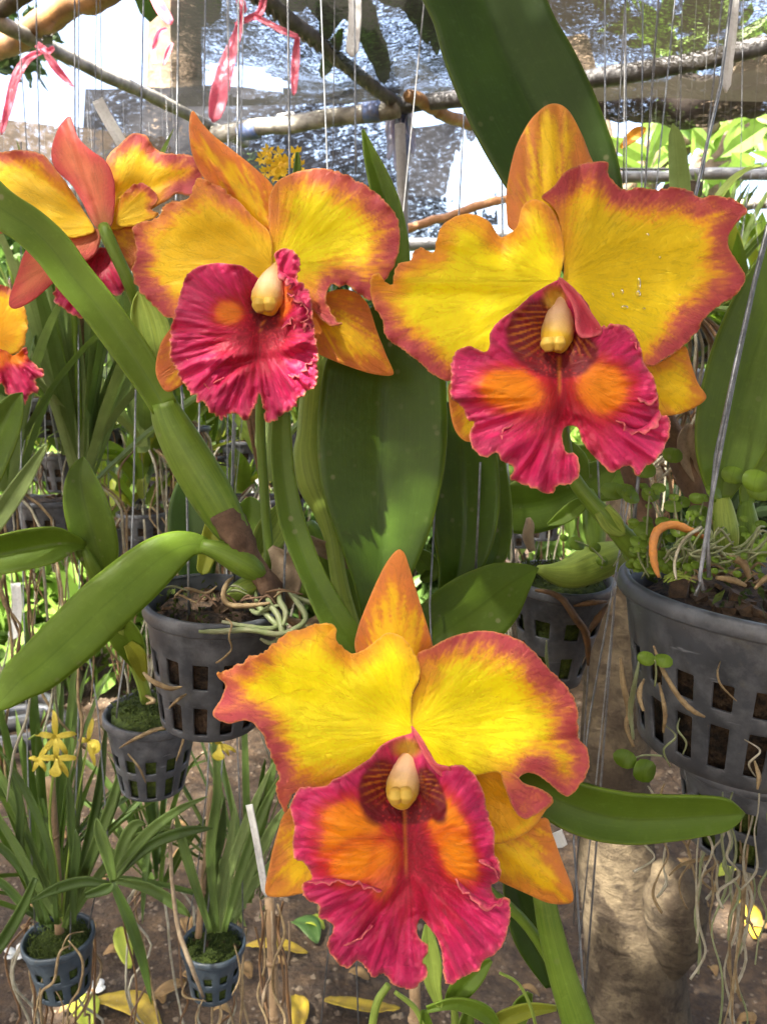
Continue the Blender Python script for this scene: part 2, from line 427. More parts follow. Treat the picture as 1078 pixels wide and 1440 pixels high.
M['foliage'] = simple('foliage_mid', (.085, .155, .030), (.050, .105, .018), 3.0, .5, .2, .002, trans=.35)
M['foliage_light'] = simple('foliage_light', (.20, .32, .055), (.12, .22, .035), 3.0, .5, .2, .002, trans=.4)
M['foliage_dark'] = simple('foliage_dark', (.040, .075, .018), (.024, .048, .012), 3.0, .55, .2, .002, trans=.25)
# ------------------------------------------------------------------ flower sheets
YEL = srgb(255, 242, 14); YEL2 = srgb(226, 190, 8); ORA = srgb(242, 176, 44); ROS = srgb(214, 116, 78); PNK = srgb(190, 76, 82); RIM = srgb(238, 182, 92)
MAG = srgb(194, 26, 88); CRI = srgb(156, 10, 38); ORG = srgb(250, 150, 8); PALE = srgb(214, 84, 110); DRK = srgb(96, 5, 18)

def sheet(out, d0, base, g=3.2, crk=1.0, ruf=5.0, rlen=14, Lr=28, prof=None, colf=None, seed=0, zmul=1.0, L=40, crkz=0.0):
    """blade cut to an outline; out rows: px, py, red 0..1, lift px towards the viewer, crinkle factor"""
    out = [tuple(o) + (0.5, 0.0, 1.0)[len(o) - 2:] for o in out]
    P = np.array(out, float)
    per = np.linalg.norm(np.roll(P[:, :2], -1, 0) - P[:, :2], axis=1).sum()
    n = int(per / (g * .62)); B = cr(P, n, True)
    N = Noise(seed + 11); s = np.arange(n) * per / n
    def per_noise(wl, k, o=2):     # closed-loop noise
        r = per / (2 * math.pi * wl); a = s / per * 2 * math.pi
        return N.f(np.cos(a) * r + 31 * k + 90, np.sin(a) * r + 57 * k + 90, o)
    cf = np.clip(B[:, 4], 0, 3)
    tx = np.roll(B[:, :2], -1, 0) - np.roll(B[:, :2], 1, 0); tx /= np.linalg.norm(tx, axis=1)[:, None] + 1e-9
    nr = np.stack([-tx[:, 1], tx[:, 0]], -1)
    off = crk * cf * (2.6 * per_noise(6, 1) + 1.8 * per_noise(3.0, 2))
    bp = B[:, :2] + nr * off[:, None]
    bz = B[:, 3] + cf * (ruf * per_noise(rlen, 3, 2) * 1.7 + ruf * .5 * per_noise(rlen * .4, 4) * 1.5)
    br = B[:, 2]
    # interior points
    x0, y0 = bp.min(0); x1, y1 = bp.max(0)
    gx, gy = np.meshgrid(np.arange(x0, x1, g), np.arange(y0, y1, g * .866))
    gx = gx + (np.arange(gx.shape[0]) % 2)[:, None] * g / 2
    q = np.stack([gx.ravel(), gy.ravel()], -1)
    inside = np.zeros(len(q), bool)
    xj, yj = bp[-1]
    for xi, yi in bp:
        c = ((yi > q[:, 1]) != (yj > q[:, 1])) & (q[:, 0] < (xj - xi) * (q[:, 1] - yi) / (yj - yi + 1e-12) + xi)
        inside ^= c; xj, yj = xi, yi
    q = q[inside]
    dm = np.sqrt(((q[:, None, :] - bp[None]) ** 2).sum(-1)).min(1)
    q = q[dm > g * .5]
    allp = np.concatenate([bp, q])
    r = delaunay_2d_cdt([Vector(a) for a in allp], [], [list(range(n))], 1, 1e-4, False)
    v2 = np.array([list(a) for a in r[0]]); faces = [tuple(f) for f in r[2]]
    cen = np.array([v2[list(f)].mean(0) for f in faces]); ins = np.zeros(len(cen), bool); xj, yj = bp[-1]
    for xi, yi in bp:
        ins ^= ((yi > cen[:, 1]) != (yj > cen[:, 1])) & (cen[:, 0] < (xj - xi) * (cen[:, 1] - yi) / (yj - yi + 1e-12) + xi); xj, yj = xi, yi
    faces = [f for f, k in zip(faces, ins) if k]
    D = np.sqrt(((v2[:, None, :] - bp[None]) ** 2).sum(-1)) + .15
    W = 1 / D ** 3.0; W /= W.sum(1)[:, None]
    dist = D.min(1); red = W @ br; zb = W @ bz; cfi = W @ cf
    x, y = v2.T
    bx, by = base
    rad = np.hypot(x - bx, y - by); ang = np.arctan2(y - by, x - bx)
    e = np.exp(-dist / Lr)
    h = zb * e
    if prof is not None: h = h + prof(x, y, dist, rad, ang)
    # fine radial corrugation
    h = h + zmul * 1.1 * N.f(ang * 16, rad / 90 + 3, 3) * sst(6, 60, rad) 
    h = h + 1.6 * zmul * N.f(x / 26, y / 26, 2)
    col = colf(x, y, dist, rad, ang, red, N)
    d = d0 - h * d0 / FPX
    uv = np.stack([ang / (2 * math.pi) + .5, rad / 100], -1)
    return (V(x, y, d), faces, uv, col)

def lerp3(t, stops):
    t = np.clip(t, 0, 1); xs = [s[0] for s in stops]
    return np.stack([np.interp(t, xs, [s[1][i] for s in stops]) for i in range(3)], -1)
def petal_col(width=45, streak=1.0, yel=YEL, orange=.25, hub=None, pink=1.0):
    def f(x, y, dist, rad, ang, red, N):
        st = N.f(ang * 30, rad / 45, 4); st2 = N.f(ang * 120 + 9, rad / 16, 3); bl = N.f(x / 38, y / 38, 4)
        wd = width * (.32 + .68 * red)
        t = 1.06 - dist / wd + .17 * st * streak + .22 * st2 * streak + .22 * bl
        t = sst(0.0, 1.0, t) * np.clip(red * 1.1, 0, 1)
        c = lerp3(t, [(0, yel), (.25, srgb(246, 210, 26)), (.5, ORA), (.78, ROS), (1, PNK * pink + ROS * (1 - pink))])
        rm = sst(2.2, .5, dist) * .5
        return c * (1 - rm[:, None]) + RIM * rm[:, None]
    return f
def sepal_col(a=srgb(240, 176, 16), b=srgb(222, 128, 36), rim=srgb(236, 164, 80), width=26):
    a = a * .45 + srgb(255, 226, 30) * .55; b = b * .75 + srgb(232, 172, 70) * .25
    def f(x, y, dist, rad, ang, red, N):
        st = N.f(ang * 34, rad / 70, 4); bl = N.f(x / 22, y / 30, 4)
        t = sst(0, 1, 1 - dist / width * .9 + .8 * st + .55 * bl) * np.clip(.35 + red, 0, 1)
        c = lerp3(t, [(0, a), (.6, b), (1, b * .55 + ROS * .45)])
        rm = sst(2.0, .4, dist) * .6
        return c * (1 - rm[:, None]) + rim * rm[:, None]
    return f
def bowl(cx, cy, rx, ry, a):
    return lambda x, y: a * np.exp(-(((x - cx) / rx) ** 2 + ((y - cy) / ry) ** 2))

def lip_prof(p):
    """relief of a lip: throat pit, midline channel, folds that fan out"""
    def f(x, y, dist, rad, ang):
        cx, cy = p['conv']; N = Noise(p['seed'])
        r2 = np.hypot(x - cx, y - cy); a2 = np.arctan2(y - cy, x - cx)
        h = np.zeros_like(x)
        for (px, py, rx, ry, a, k) in p['bumps']:
            u = ((x - px) * math.cos(k) + (y - py) * math.sin(k)) / rx; v = (-(x - px) * math.sin(k) + (y - py) * math.cos(k)) / ry
            h += a * np.exp(-(u * u + v * v))
        rdg = lambda q: (1 - 2.2 * np.abs(q))
        fold = N.f(a2 * 3.2 + 7, r2 / 160, 1) * 12 + rdg(N.f(a2 * 3.4 + 2, r2 / 150, 2)) * 9 + rdg(N.f(a2 * 7.5 + 20, r2 / 90, 2)) * 6 + N.f(a2 * 19, r2 / 60, 2) * 4.5 + N.f(a2 * 46, r2 / 40, 2) * 1.6
        h += p.get('fold', 1.0) * fold * sst(p['f0'], p['f1'], r2) * sst(-.5, .35, (y - cy) / (r2 + 1e-6) + .12)
        fold2 = N.f(a2 * 9 + 3, r2 / 60, 2) * 5
        h += fold2 * sst(p['f0'] * .8, p['f1'], r2) * (1 - sst(-.5, .35, (y - cy) / (r2 + 1e-6)))
        h += sst(22, 4, dist) * N.f(x / 10 + 5, y / 10, 2) * 5.5
        return h
    return f
def lip_col(p):
    def f(x, y, dist, rad, ang, red, N):
        cx, cy = p['conv']; r2 = np.hypot(x - cx, y - cy); a2 = np.arctan2(y - cy, x - cx)
        st = N.f(a2 * 18, r2 / 50, 4); st2 = N.f(a2 * 45, r2 / 28, 3); bl = N.f(x / 30, y / 30, 4)
        # magenta ground, deeper towards the centre, paler at the rim
        t = np.clip(r2 / p['rmax'] + .22 * st + .18 * st2 + .15 * bl, 0, 1)
        c = lerp3(t, [(0, CRI), (.38, srgb(180, 16, 56)), (.68, MAG), (1, srgb(206, 46, 104))])
        c = c * (1 + .26 * st2 + .2 * st)[:, None]
        pr = sst(13, 2, dist + 5 * st2) * .42 * red
        c = c * (1 - pr[:, None]) + PALE * pr[:, None]
        rr = sst(2.6, .5, dist) * np.clip(red, 0, 1) * .8
        c = c * (1 - rr[:, None]) + srgb(236, 160, 110) * rr[:, None]
        for (px, py, rx, ry, k, amt) in p['blobs']:
            u = ((x - px) * math.cos(k) + (y - py) * math.sin(k)) / rx; v = (-(x - px) * math.sin(k) + (y - py) * math.cos(k)) / ry
            q = np.sqrt(u * u + v * v) + .14 * bl + .10 * st + .06 * st2
            m = sst(1.12, .74, q) * amt
            mid = sst(1.45, .95, q) * (1 - m) * .7 * amt
            c = c * (1 - mid[:, None]) + srgb(206, 42, 22) * mid[:, None]
            cc = lerp3(sst(.25, 1.15, q), [(0, ORG), (.5, srgb(244, 134, 10)), (1, srgb(226, 86, 20))])
            c = c * (1 - m[:, None]) + cc * m[:, None]
        # dark throat with fine yellow lines that run out from under the column
        for (px, py, rx, ry, k, ox, oy, fr) in p['throat']:
            u = ((x - px) * math.cos(k) + (y - py) * math.sin(k)) / rx; v = (-(x - px) * math.sin(k) + (y - py) * math.cos(k)) / ry
            q = np.sqrt(u * u + v * v) + .1 * bl
            m = sst(1.08, .82, q)
            c = c * (1 - m[:, None]) + DRK * 1.5 * m[:, None]
            ao = np.arctan2(y - oy, x - ox); 
            ln = sst(.25, .85, np.sin(ao * fr + 1.4 * N.f(x / 25, y / 25, 2)) + .25 * st2) * m * sst(1.0, .55, q) * sst(p['tline'][1], p['tline'][0], y)
            c = c * (1 - .75 * ln[:, None]) + srgb(206, 122, 24) * .75 * ln[:, None]
        if 'yt' in p:
            px, py, rx, ry = p['yt']; m = sst(1.3, .4, np.hypot((x - px) / rx, (y - py) / ry)) * .85
            c = c * (1 - m[:, None]) + srgb(206, 172, 20) * m[:, None]
        mx0, my0, mx1, my1, mw = p['mid']
        tt = np.clip((y - my0) / (my1 - my0), 0, 1); lx = mx0 + (mx1 - mx0) * tt
        for o_, a_ in ((-2.4, .35), (0, .75), (2.4, .35)):
            m = sst(mw, mw * .3, np.abs(x - lx - o_)) * sst(0, .06, tt) * sst(1, .72, tt) * a_
            c = c * (1 - m[:, None]) + srgb(206, 120, 30) * m[:, None]
        spk = sst(.52, .62, N.n(x / 2.4, y / 2.4)) * sst(1.4, .6, np.hypot((x - mx0) / 45, (y - my0 - 12) / 32)) * .5
        c = c * (1 - spk[:, None]) + srgb(220, 60, 60) * spk[:, None]
        return np.clip(c, 0.002, .95)
    return f
def column_piece(pts, d0, tip=(0, 1)):
    """rows: px, py, r px, lift px"""
    P = np.array(pts, float)
    q = [(a, b, c * .92, d0 - h * d0 / FPX) for a, b, c, h in P]
    v, f, uv = ptube(q, ns=24, seg=30, wob=.02)
    s = uv[:, 1]
    N = Noise(5); n = N.n(s * 20, uv[:, 0] * 8)
    c = lerp3(s + .05 * n, [(0, srgb(190, 150, 60)), (.3, srgb(224, 178, 134)), (.5, srgb(228, 190, 146)), (.68, srgb(224, 184, 110)), (.82, srgb(222, 184, 50)), (1, srgb(222, 174, 20))])
    return (v, f, uv, c)

def bend(cx, cy, ax, ay, q, lin=0.0):
    """petal held back or forward with distance from the centre of the flower"""
    return lambda x, y, dist, rad, ang: q * (rad / 200) ** 2 + ax * (x - cx) + ay * (y - cy) + lin * rad

def build_flower(par, nm, label, d, centre, sheets, colpts=None, ovary=None, caps=()):
    """sheets: list of (part name, [pieces])"""
    cx, cy = centre
    pc = ptube(ovary, ns=10, seg=14) if ovary else ptube([(cx, cy + 6, 7, d + .012), (cx + 2, cy + 14, 6, d + .03), (cx + 4, cy + 40, 5, d + .05)], ns=10, seg=10)
    fl = add('flower', pc, M['bulb'], par, label=label)
    for pn, pieces, mt in sheets:
        add(pn, join(*pieces), M[mt], fl, solid=.0006, offs=0)
    if colpts: add('column', column_piece(colpts, d), M['column'], fl)
    for c_ in caps:
        v_, f_, u_ = ptube([(a_, b_, r_ * .88, e_) for a_, b_, r_, e_ in c_], ns=14, seg=12)
        add('anther_cap', (v_, f_, u_, np.tile(srgb(224, 188, 78), (len(v_), 1))), M['column'], fl)
    return fl

def hood(O, d0, base, seed, c1, c2):
    return sheet(O, d0, base, g=2.4, seed=seed, crk=.3, ruf=1.0, Lr=10, zmul=.6, colf=lambda x, y, dist, rad, ang, red, N: lerp3(sst(7, 1, dist) + .35 * N.f(x / 9, y / 22, 3), [(0, c1), (1, c2)]))
def frill(path, d0, w=7, hgt=12, h0=2, seed=0, wl=9):
    P = np.array([(a, b, 0) for a, b in path], float); L_ = np.linalg.norm(np.diff(P, axis=0), axis=1).sum(); n = int(L_ / 1.3); Q = cr(P, n); N = Noise(seed)
    t_ = np.gradient(Q[:, :2], axis=0); t_ /= np.linalg.norm(t_, axis=1)[:, None] + 1e-9; nr = np.stack([-t_[:, 1], t_[:, 0]], -1); s = np.arange(n) * 1.3
    env = np.sin(np.pi * np.linspace(0.03, .97, n)) ** .5; v, c = [], []
    for r in range(6):
        k = r / 5; off = env * (w * k + (w * .9 * k * k) * 2 * N.f(s / wl, 3 + k, 2)) ; h = h0 + env * hgt * (k - .3 * k * k) + 4 * k * N.f(s / wl * 1.3 + 9, 7, 2)
        p = Q[:, :2] + nr * off[:, None] + t_ * (3 * k * N.f(s / wl + 30, 1, 2))[:, None]
        v.append(V(p[:, 0], p[:, 1], d0 - h * d0 / FPX)); cc = MAG * (1 - k ** 3) + srgb(226, 120, 120) * k ** 3
        c.append(cc[None, :] * (1 + .25 * N.f(s / 3, k * 2, 2))[:, None])
    f = [(r * n + i, r * n + i + 1, (r + 1) * n + i + 1, (r + 1) * n + i) for r in range(5) for i in range(n - 1)]
    uv = np.stack([np.tile(s / 300, 6), np.repeat(np.arange(6) / 5, n)], -1)
    return (np.concatenate(v), f, uv, np.concatenate(c))
# ================================================================== flower A (lowest, nearest)
def flower_low(par):
    d = .350; b = (580, 1026)
    LP = [(579,1014,0,0,0),(579,979,.1,4,.3),(588,958,.2,6,.3),(590,937,.25,8,.4),(581,916,.3,10,.4),(566,897,.35,12,.4),(548,890,.35,12,.3),(533,897,.35,8,.3),(519,909,.45,2,.3),
          (498,919,.5,-4,.3),(486,913,.5,-4,.4),(473,900,.5,2,.5),(472,882,.4,6,.6),(459,876,.4,8,.8),(444,878,.5,6,1),(429,883,.55,4,1),(406,888,.6,2,1.1),(388,903,.6,0,1.2),
          (367,919,.65,4,1.3),(349,924,.7,-3,1.3),(343,934,.7,4,1.3),(335,934,.75,0,1.3),(323,941,.75,-2,1.2),(305,947,.6,2,1),(317,964,.85,-4,.5),(311,982,.95,-6,.4),(300,1005,1,-8,.4),
          (320,1017,1,-4,.4),(349,1014,1,2,.5),(370,1035,.95,6,.8),(382,1065,.9,2,1),(392,1091,.9,-2,1),(388,1109,.85,4,1),(401,1142,.8,2,.8),(415,1115,.8,0,.8),(470,1105,.5,0,0),(540,1070,.1,0,0),(580,1040,0,0,0)]
    lp = sheet(LP, d + .004, b, seed=1, crk=.8, ruf=5, prof=lambda x, y, dist, rad, ang: 12 * np.exp(-((y - (1014 + (x - 580) * .17)) / 26) ** 2) * -.5 + 10 * np.exp(-(np.hypot((x - 545) / 40, (y - 930) / 34)) ** 2) - 8 * np.exp(-(np.hypot((x - 495) / 22, (y - 925) / 30)) ** 2) + 9 * np.exp(-(np.hypot((x - 430) / 40, (y - 920) / 30)) ** 2) - .00022 * rad ** 2,
               colf=petal_col(58))
    RP = [(580,1024,0,0,0),(578,1000,.2,0,.2),(580,978,.3,0,.2),(590,955,.4,2,.2),(587,921,.7,2,.2),(607,910,.8,2,.3),(633,896,.9,0,.3),(664,888,1,-4,.3),(692,888,1,-6,.3),(721,896,1,-8,.5),(744,910,1,-8,.7),
          (766,935,1,-6,.9),(786,955,1,-4,1),(803,975,1,0,1),(812,1001,1,4,1),(812,1024,1,2,.8),(813,1038,.95,-8,.6),(826,1055,1,2,.6),(827,1081,1,8,.6),(815,1103,1,10,.7),(798,1120,1,10,.5),(781,1109,1,8,.5),
          (758,1091,1,4,.5),(741,1087,.9,0,.5),(729,1097,.85,2,.5),(725,1128,.8,8,.5),(714,1118,.7,8,.3),(704,1090,.4,6,.3),(690,1086,.15,0,0),(650,1092,0,0,0),(610,1072,0,0,0),(588,1045,0,0,0)]
    rp = sheet(RP, d + .006, b, seed=2, crk=.8, ruf=5, prof=lambda x, y, dist, rad, ang: -14 * np.exp(-(np.hypot((x - 690) / 70, (y - 1010) / 46)) ** 2) + 10 * np.exp(-(np.hypot((x - 730) / 60, (y - 940) / 30)) ** 2) + 8 * np.exp(-(np.hypot((x - 780) / 20, (y - 1070) / 18)) ** 2) - 6 * np.exp(-((y - 1040 - (x - 800) * -.1) / 7) ** 2) * sst(740, 800, x),
               colf=petal_col(66))
    RB = [(600,1050,0,0,0),(660,1070,.1,0,0),(710,1075,.3,0,0),(735,1105,.5,2,.3),(776,1123,.7,4,.5),(766,1140,.6,2,.3),(752,1160,.45,0,.2),(729,1177,.4,-2,.2),(695,1187,.4,-2,.2),(650,1180,.1,0,0),(610,1110,0,0,0)]
    rb = sheet(RB, d + .010, b, seed=3, crk=.5, ruf=2, g=4, prof=lambda x, y, dist, rad, ang: -8 * np.exp(-((y - 1130 - (x - 700) * .2) / 20) ** 2), colf=petal_col(30, yel=srgb(236, 178, 14)))
    RC = [(704,1086,.5,0,0),(722,1088,.7,-2,0),(736,1101,.9,0,.3),(756,1108,1,4,.4),(777,1122,1,8,.5),(767,1136,1,10,.5),(752,1146,1,8,.6),(738,1152,1,8,.5),(725,1143,1,6,.4),(714,1120,.9,4,.3)]
    rc = sheet(RC, d + .001, b, seed=4, crk=.6, ruf=2, g=3.4, colf=petal_col(60, yel=ORA))
    DS = [(558,774,.5,-6,.3),(541,795,.6,-2,.2),(520,840,.8,0,.1),(503,885,.9,0,.1),(500,915,.8,0,0),(520,950,.3,0,0),(580,960,.3,0,0),(610,930,.5,0,0),(606,900,.8,0,.1),(591,850,.8,0,.1),(576,800,.6,0,.2),(568,778,.5,-4,.3)]
    ds = sheet(DS, d + .014, (560, 1010), seed=5, crk=.3, ruf=1, g=4, prof=lambda x, y, dist, rad, ang: 16 * (1 - ((x - 556) / 52) ** 2) - .05 * (900 - y), colf=sepal_col(srgb(243, 176, 22), srgb(232, 138, 34), width=30))
    LS = [(405,1138,.9,0,.1),(388,1178,.9,0,.1),(377,1225,.7,0,.1),(373,1254,.5,0,.2),(386,1261,.3,0,.2),(415,1258,.3,0,.2),(448,1246,.3,0,.1),(470,1200,.2,0,0),(450,1130,.4,0,0)]
    ls = sheet(LS, d + .016, (540, 1080), seed=6, crk=.3, ruf=1, g=4, colf=sepal_col(srgb(238, 184, 26), srgb(226, 150, 42), width=34))
    RS = [(680,1150,0,0,0),(720,1170,.2,0,0),(765,1150,.5,0,0),(776,1172,.8,0,.1),(789,1209,.8,0,.1),(803,1246,.7,0,.1),(805,1266,.6,0,.2),(792,1271,.5,0,.2),(769,1269,.4,0,.1),(741,1257,.3,0,.1),(704,1240,.2,0,.1),(670,1220,.2,0,0)]
    rs = sheet(RS, d + .018, (600, 1080), seed=7, crk=.3, ruf=1, g=4, prof=lambda x, y, dist, rad, ang: 8 * np.exp(-((y - 1215 - (x - 740) * .6) / 20) ** 2), colf=sepal_col(srgb(242, 186, 20), srgb(230, 146, 34), width=34))
    LIPO = [(578,1031,.2,-8,0),(558,1037,.3,-2,.1),(536,1049,.4,4,.1),(520,1067,.4,8,.1),(495,1083,.5,10,.2),(469,1097,.5,8,.2),(457,1105,.6,6,.3),(424,1108,.7,2,.6),(413,1123,.8,6,.6),(408,1139,.8,0,.7),(414,1158,.8,8,.6),
            (412,1186,.8,-2,.7),(414,1207,.9,8,.6),(427,1212,.8,-6,.6),(439,1234,.7,-10,.4),(425,1243,1,10,.8),(430,1262,.9,2,.8),(450,1273,.8,-6,.7),(447,1289,.9,6,.8),(469,1302,.8,-6,.6),(460,1328,.9,8,.7),(468,1344,1,2,.8),
            (488,1363,1,10,.9),(504,1350,1,-10,.8),(523,1372,1,4,.9),(539,1369,1,-6,1),(551,1383,1,6,1),(577,1390,1,0,1),(597,1376,1,8,1),(600,1363,.9,0,.8),(594,1351,.8,-4,.7),(602,1332,.8,8,.6),(589,1319,.5,2,.5),
            (586,1303,.4,-8,.3),(591,1291,.3,-10,.2),(602,1303,.4,-4,.3),(616,1322,.5,4,.3),(622,1350,.7,-6,.5),(628,1384,1,6,.9),(652,1373,1,-4,.9),(673,1363,1,6,.9),(678,1350,.9,-8,.7),(696,1341,.9,4,.7),(710,1319,.9,8,.6),
            (717,1288,.9,2,.6),(714,1264,1,10,.8),(697,1262,.7,-8,.6),(690,1245,.7,-12,.4),(702,1236,.9,6,.7),(702,1212,1,10,.8),(694,1200,.7,-8,.5),(695,1174,.9,8,.6),(684,1139,.9,-2,.6),(679,1114,.9,8,.5),(668,1092,.8,12,.5),
            (649,1076,.8,12,.4),(627,1078,.6,10,.3),(614,1075,.4,8,.2),(603,1058,.3,6,.1),(590,1036,.3,2,0),(579,1022,.2,-4,0)]
    p = dict(conv=(575, 1215), seed=21, f0=40, f1=135, rmax=165,
             bumps=[(562, 1110, 42, 46, -34, 0), (480, 1150, 44, 60, 14, 0), (652, 1160, 34, 64, 20, -.15), (570, 1190, 13, 70, -14, 0), (600, 1100, 8, 46, 12, -.35), (560, 1062, 30, 16, -22, 0), (500, 1262, 46, 14, 9, -.35), (530, 1290, 50, 9, -12, -.8), (640, 1290, 60, 10, 12, .8), (600, 1300, 10, 40, -10, 0),(618,1330,60,9,-12,1.15),(545,1335,55,9,10,1.4)],
             blobs=[(492, 1172, 50, 52, 0, 1), (505, 1212, 48, 30, -.3, .95), (632, 1165, 28, 56, -.35, 1), (645, 1205, 26, 42, -.5, .95), (540, 1220, 22, 50, .2, .35)],
             throat=[(535, 1112, 34, 50, .1, 600, 1085, 52), (608, 1118, 18, 44, -.35, 560, 1095, 44), (572, 1140, 44, 20, 0, 570, 1050, 30)], tline=(1095, 1145), yt=(572, 1052, 22, 15), mid=(568, 1128, 571, 1240, 1.9))
    lip = sheet(LIPO, d - .008, (575, 1180), g=2.5, seed=8, crk=.9, ruf=6, rlen=12, Lr=24, prof=lip_prof(p), colf=lip_col(p))
    cp = [(582, 1040, 6, -26), (579, 1056, 12, -14), (575, 1072, 18, -4), (571, 1088, 23, 2), (567, 1102, 25.5, 6), (565, 1112, 25, 8), (563, 1121, 22, 7), (562, 1127, 18, 6), (561, 1130, 15, 5)]
    caps = [[(563-7, 1110, 8, d - .0105), (563-7, 1120, 12.5, d - .0098), (563-6, 1130, 6, d - .0098)], [(563+7, 1109, 8, d - .0105), (563+7, 1119, 12.5, d - .0098), (563+6, 1129, 6, d - .0098)]]
    hd = hood([(578,1021,.5,6,0),(590,1035,.5,10,0),(603,1057,.5,14,0),(614,1074,.5,16,0),(630,1079,.5,14,.2),(636,1092,.5,6,.2),(622,1092,.5,8,0),(608,1080,.5,12,0),(596,1062,.5,10,0),(586,1042,.5,4,0)], d - .008, (578, 1010), 91, srgb(206, 60, 84), srgb(232, 112, 118))
    fl = [hd] + [frill(q, d - .010, w_, h_, 2, k + 20) for k, (q, w_, h_) in enumerate((([(640,1236),(658,1252),(676,1266),(692,1272),(708,1262)], 7, 12), ([(432,1240),(462,1236),(500,1240),(536,1252)], 5, 8), ([(676,1180),(684,1206),(696,1222),(702,1236)], 6, 9), ([(474,1330),(500,1322),(522,1300)], 4, 6)))]
    build_flower(par, 'flower', 'lowest bloom: yellow petals edged rose, wide magenta lip with two orange patches', d, (572, 1060),
                 [('dorsal_sepal', [ds], 'petal'), ('lateral_sepal', [ls], 'petal'), ('lateral_sepal', [rs], 'petal'), ('petal', [lp], 'petal'), ('petal', [rp, rb, rc], 'petal'), ('lip', [lip] + fl, 'lip')], cp, caps=caps)

# ================================================================== flower B (upper right)
def flower_right(par):
    d = .41; b = (787, 395)
    LP = [(786,394,0,0,0),(792,366,.3,4,.2),(790,332,.5,6,.2),(780,302,.6,8,.3),(763,284,.5,8,.3),(747,281,.5,6,.3),(733,293,.5,4,.2),(727,318,.45,2,.4),(710,332,.5,-4,.6),(699,330,.55,-6,.3),(688,313,.5,-2,.2),(669,302,.5,2,.2),
          (644,303,.5,4,.2),(621,318,.5,6,.3),(614,338,.45,4,.4),(609,355,.5,-2,.5),(593,349,.6,2,1),(580,355,.65,-2,1),(578,366,.6,2,.9),(560,371,.65,-2,.8),(553,388,.6,4,.8),(552,400,.5,-4,.3),(541,396,.5,0,.6),
          (534,385,.5,4,.7),(522,388,.5,6,.8),(521,410,.6,8,.6),(525,432,.8,2,.8),(536,447,.9,-2,.9),(541,469,.95,2,.9),(552,483,1,-2,1),(571,494,1,2,1),(593,512,1,-2,1.1),(613,529,.95,2,1),(632,536,.9,0,.7),(665,528,.5,0,0),(740,500,.1,0,0),(784,440,0,0,0)]
    lp = sheet(LP, d + .004, b, seed=31, crk=.8, ruf=4, prof=lambda x, y, dist, rad, ang: -7 * np.exp(-((y - (418 - (780 - x) * .02)) / 12) ** 2) * sst(780, 700, x) + 12 * np.exp(-np.hypot((x - 755) / 30, (y - 320) / 36) ** 2) + 10 * np.exp(-np.hypot((x - 650) / 34, (y - 335) / 26) ** 2) - 8 * np.exp(-np.hypot((x - 705) / 18, (y - 345) / 30) ** 2) - .00018 * rad ** 2, colf=petal_col(52))
    RP = [(787,396,0,0,0),(792,388,.1,0,0),(791,349,.3,0,0),(785,307,.5,0,0),(776,290,.7,0,0),(761,277,.9,2,.1),(777,263,1,4,.2),(793,243,1,6,.2),(813,232,1,2,.4),(832,228,1,-4,.4),(853,228,1,4,.6),(854,243,1,-2,.5),(863,257,1,2,.7),(880,267,1,-3,.9),
          (899,263,1,3,1),(919,267,1,-2,1.1),(944,263,1,3,1.1),(966,268,1,-2,1.1),(983,278,1,-4,1),(999,275,1,4,.8),(1027,279,1,6,.7),(1049,296,1,8,.6),(1038,310,1,2,.5),(1024,330,.9,-6,.4),(1024,349,.85,-6,.4),(1038,371,.9,2,.6),
          (1047,391,1,8,.6),(1033,416,1,4,.9),(1010,430,1,0,1),(991,447,1,2,1),(971,477,1,-2,1),(955,491,.95,2,.8),(933,505,.9,0,.6),(912,516,.8,0,.5),(880,510,.4,0,0),(840,480,.1,0,0),(800,430,0,0,0)]
    rp = sheet(RP, d + .006, b, seed=32, crk=.8, ruf=4.5, prof=lambda x, y, dist, rad, ang: -18 * np.exp(-np.hypot((x - 880) / 80, (y - 390) / 60) ** 2) + 9 * np.exp(-((x - 835 + (y - 260) * .1) / 9) ** 2) * sst(350, 250, y) - 8 * np.exp(-((x - 812) / 10) ** 2) * sst(330, 240, y) + 6 * np.exp(-((y - 340 - (x - 960) * .1) / 16) ** 2) * sst(930, 1010, x), colf=petal_col(62, yel=srgb(240, 214, 8)))
    DS = [(780,146,.3,-4,.2),(764,151,.4,0,.1),(745,170,.6,0,.1),(726,205,.9,0,.1),(713,260,1,0,.1),(712,300,1,0,.1),(722,325,.8,0,0),(790,340,.2,0,0),(834,300,.3,0,0),(835,240,.6,0,.1),(827,215,.5,0,.1),(815,184,.4,0,.1),(797,154,.3,0,.2)]
    ds = sheet(DS, d + .016, (785, 380), seed=33, crk=.25, ruf=1, g=4, prof=lambda x, y, dist, rad, ang: 18 * (1 - ((x - 773) / 62) ** 2) + 1.6 * np.sin((x - 700) / 3.6), colf=sepal_col(srgb(226, 186, 32), srgb(214, 140, 50), rim=srgb(220, 150, 70), width=40))
    LS = [(633,538,.4,0,0),(631,565,.5,0,.1),(636,595,.5,0,.1),(644,612,.5,0,.2),(656,621,.4,0,.2),(668,618,.4,0,.1),(690,600,.3,0,0),(700,560,.2,0,0),(665,530,.2,0,0)]
    ls = sheet(LS, d + .016, (780, 440), seed=34, crk=.3, ruf=1, g=4, colf=sepal_col(srgb(232, 190, 30), srgb(222, 146, 42)))
    RS = [(880,510,.1,0,0),(913,514,.3,0,0),(940,502,.4,0,0),(962,487,.5,0,.1),(969,505,.7,0,.1),(980,538,.7,0,.1),(992,560,.6,0,.2),(968,577,.4,0,.1),(945,584,.4,0,.1),(924,583,.3,0,.1),(900,570,.1,0,0)]
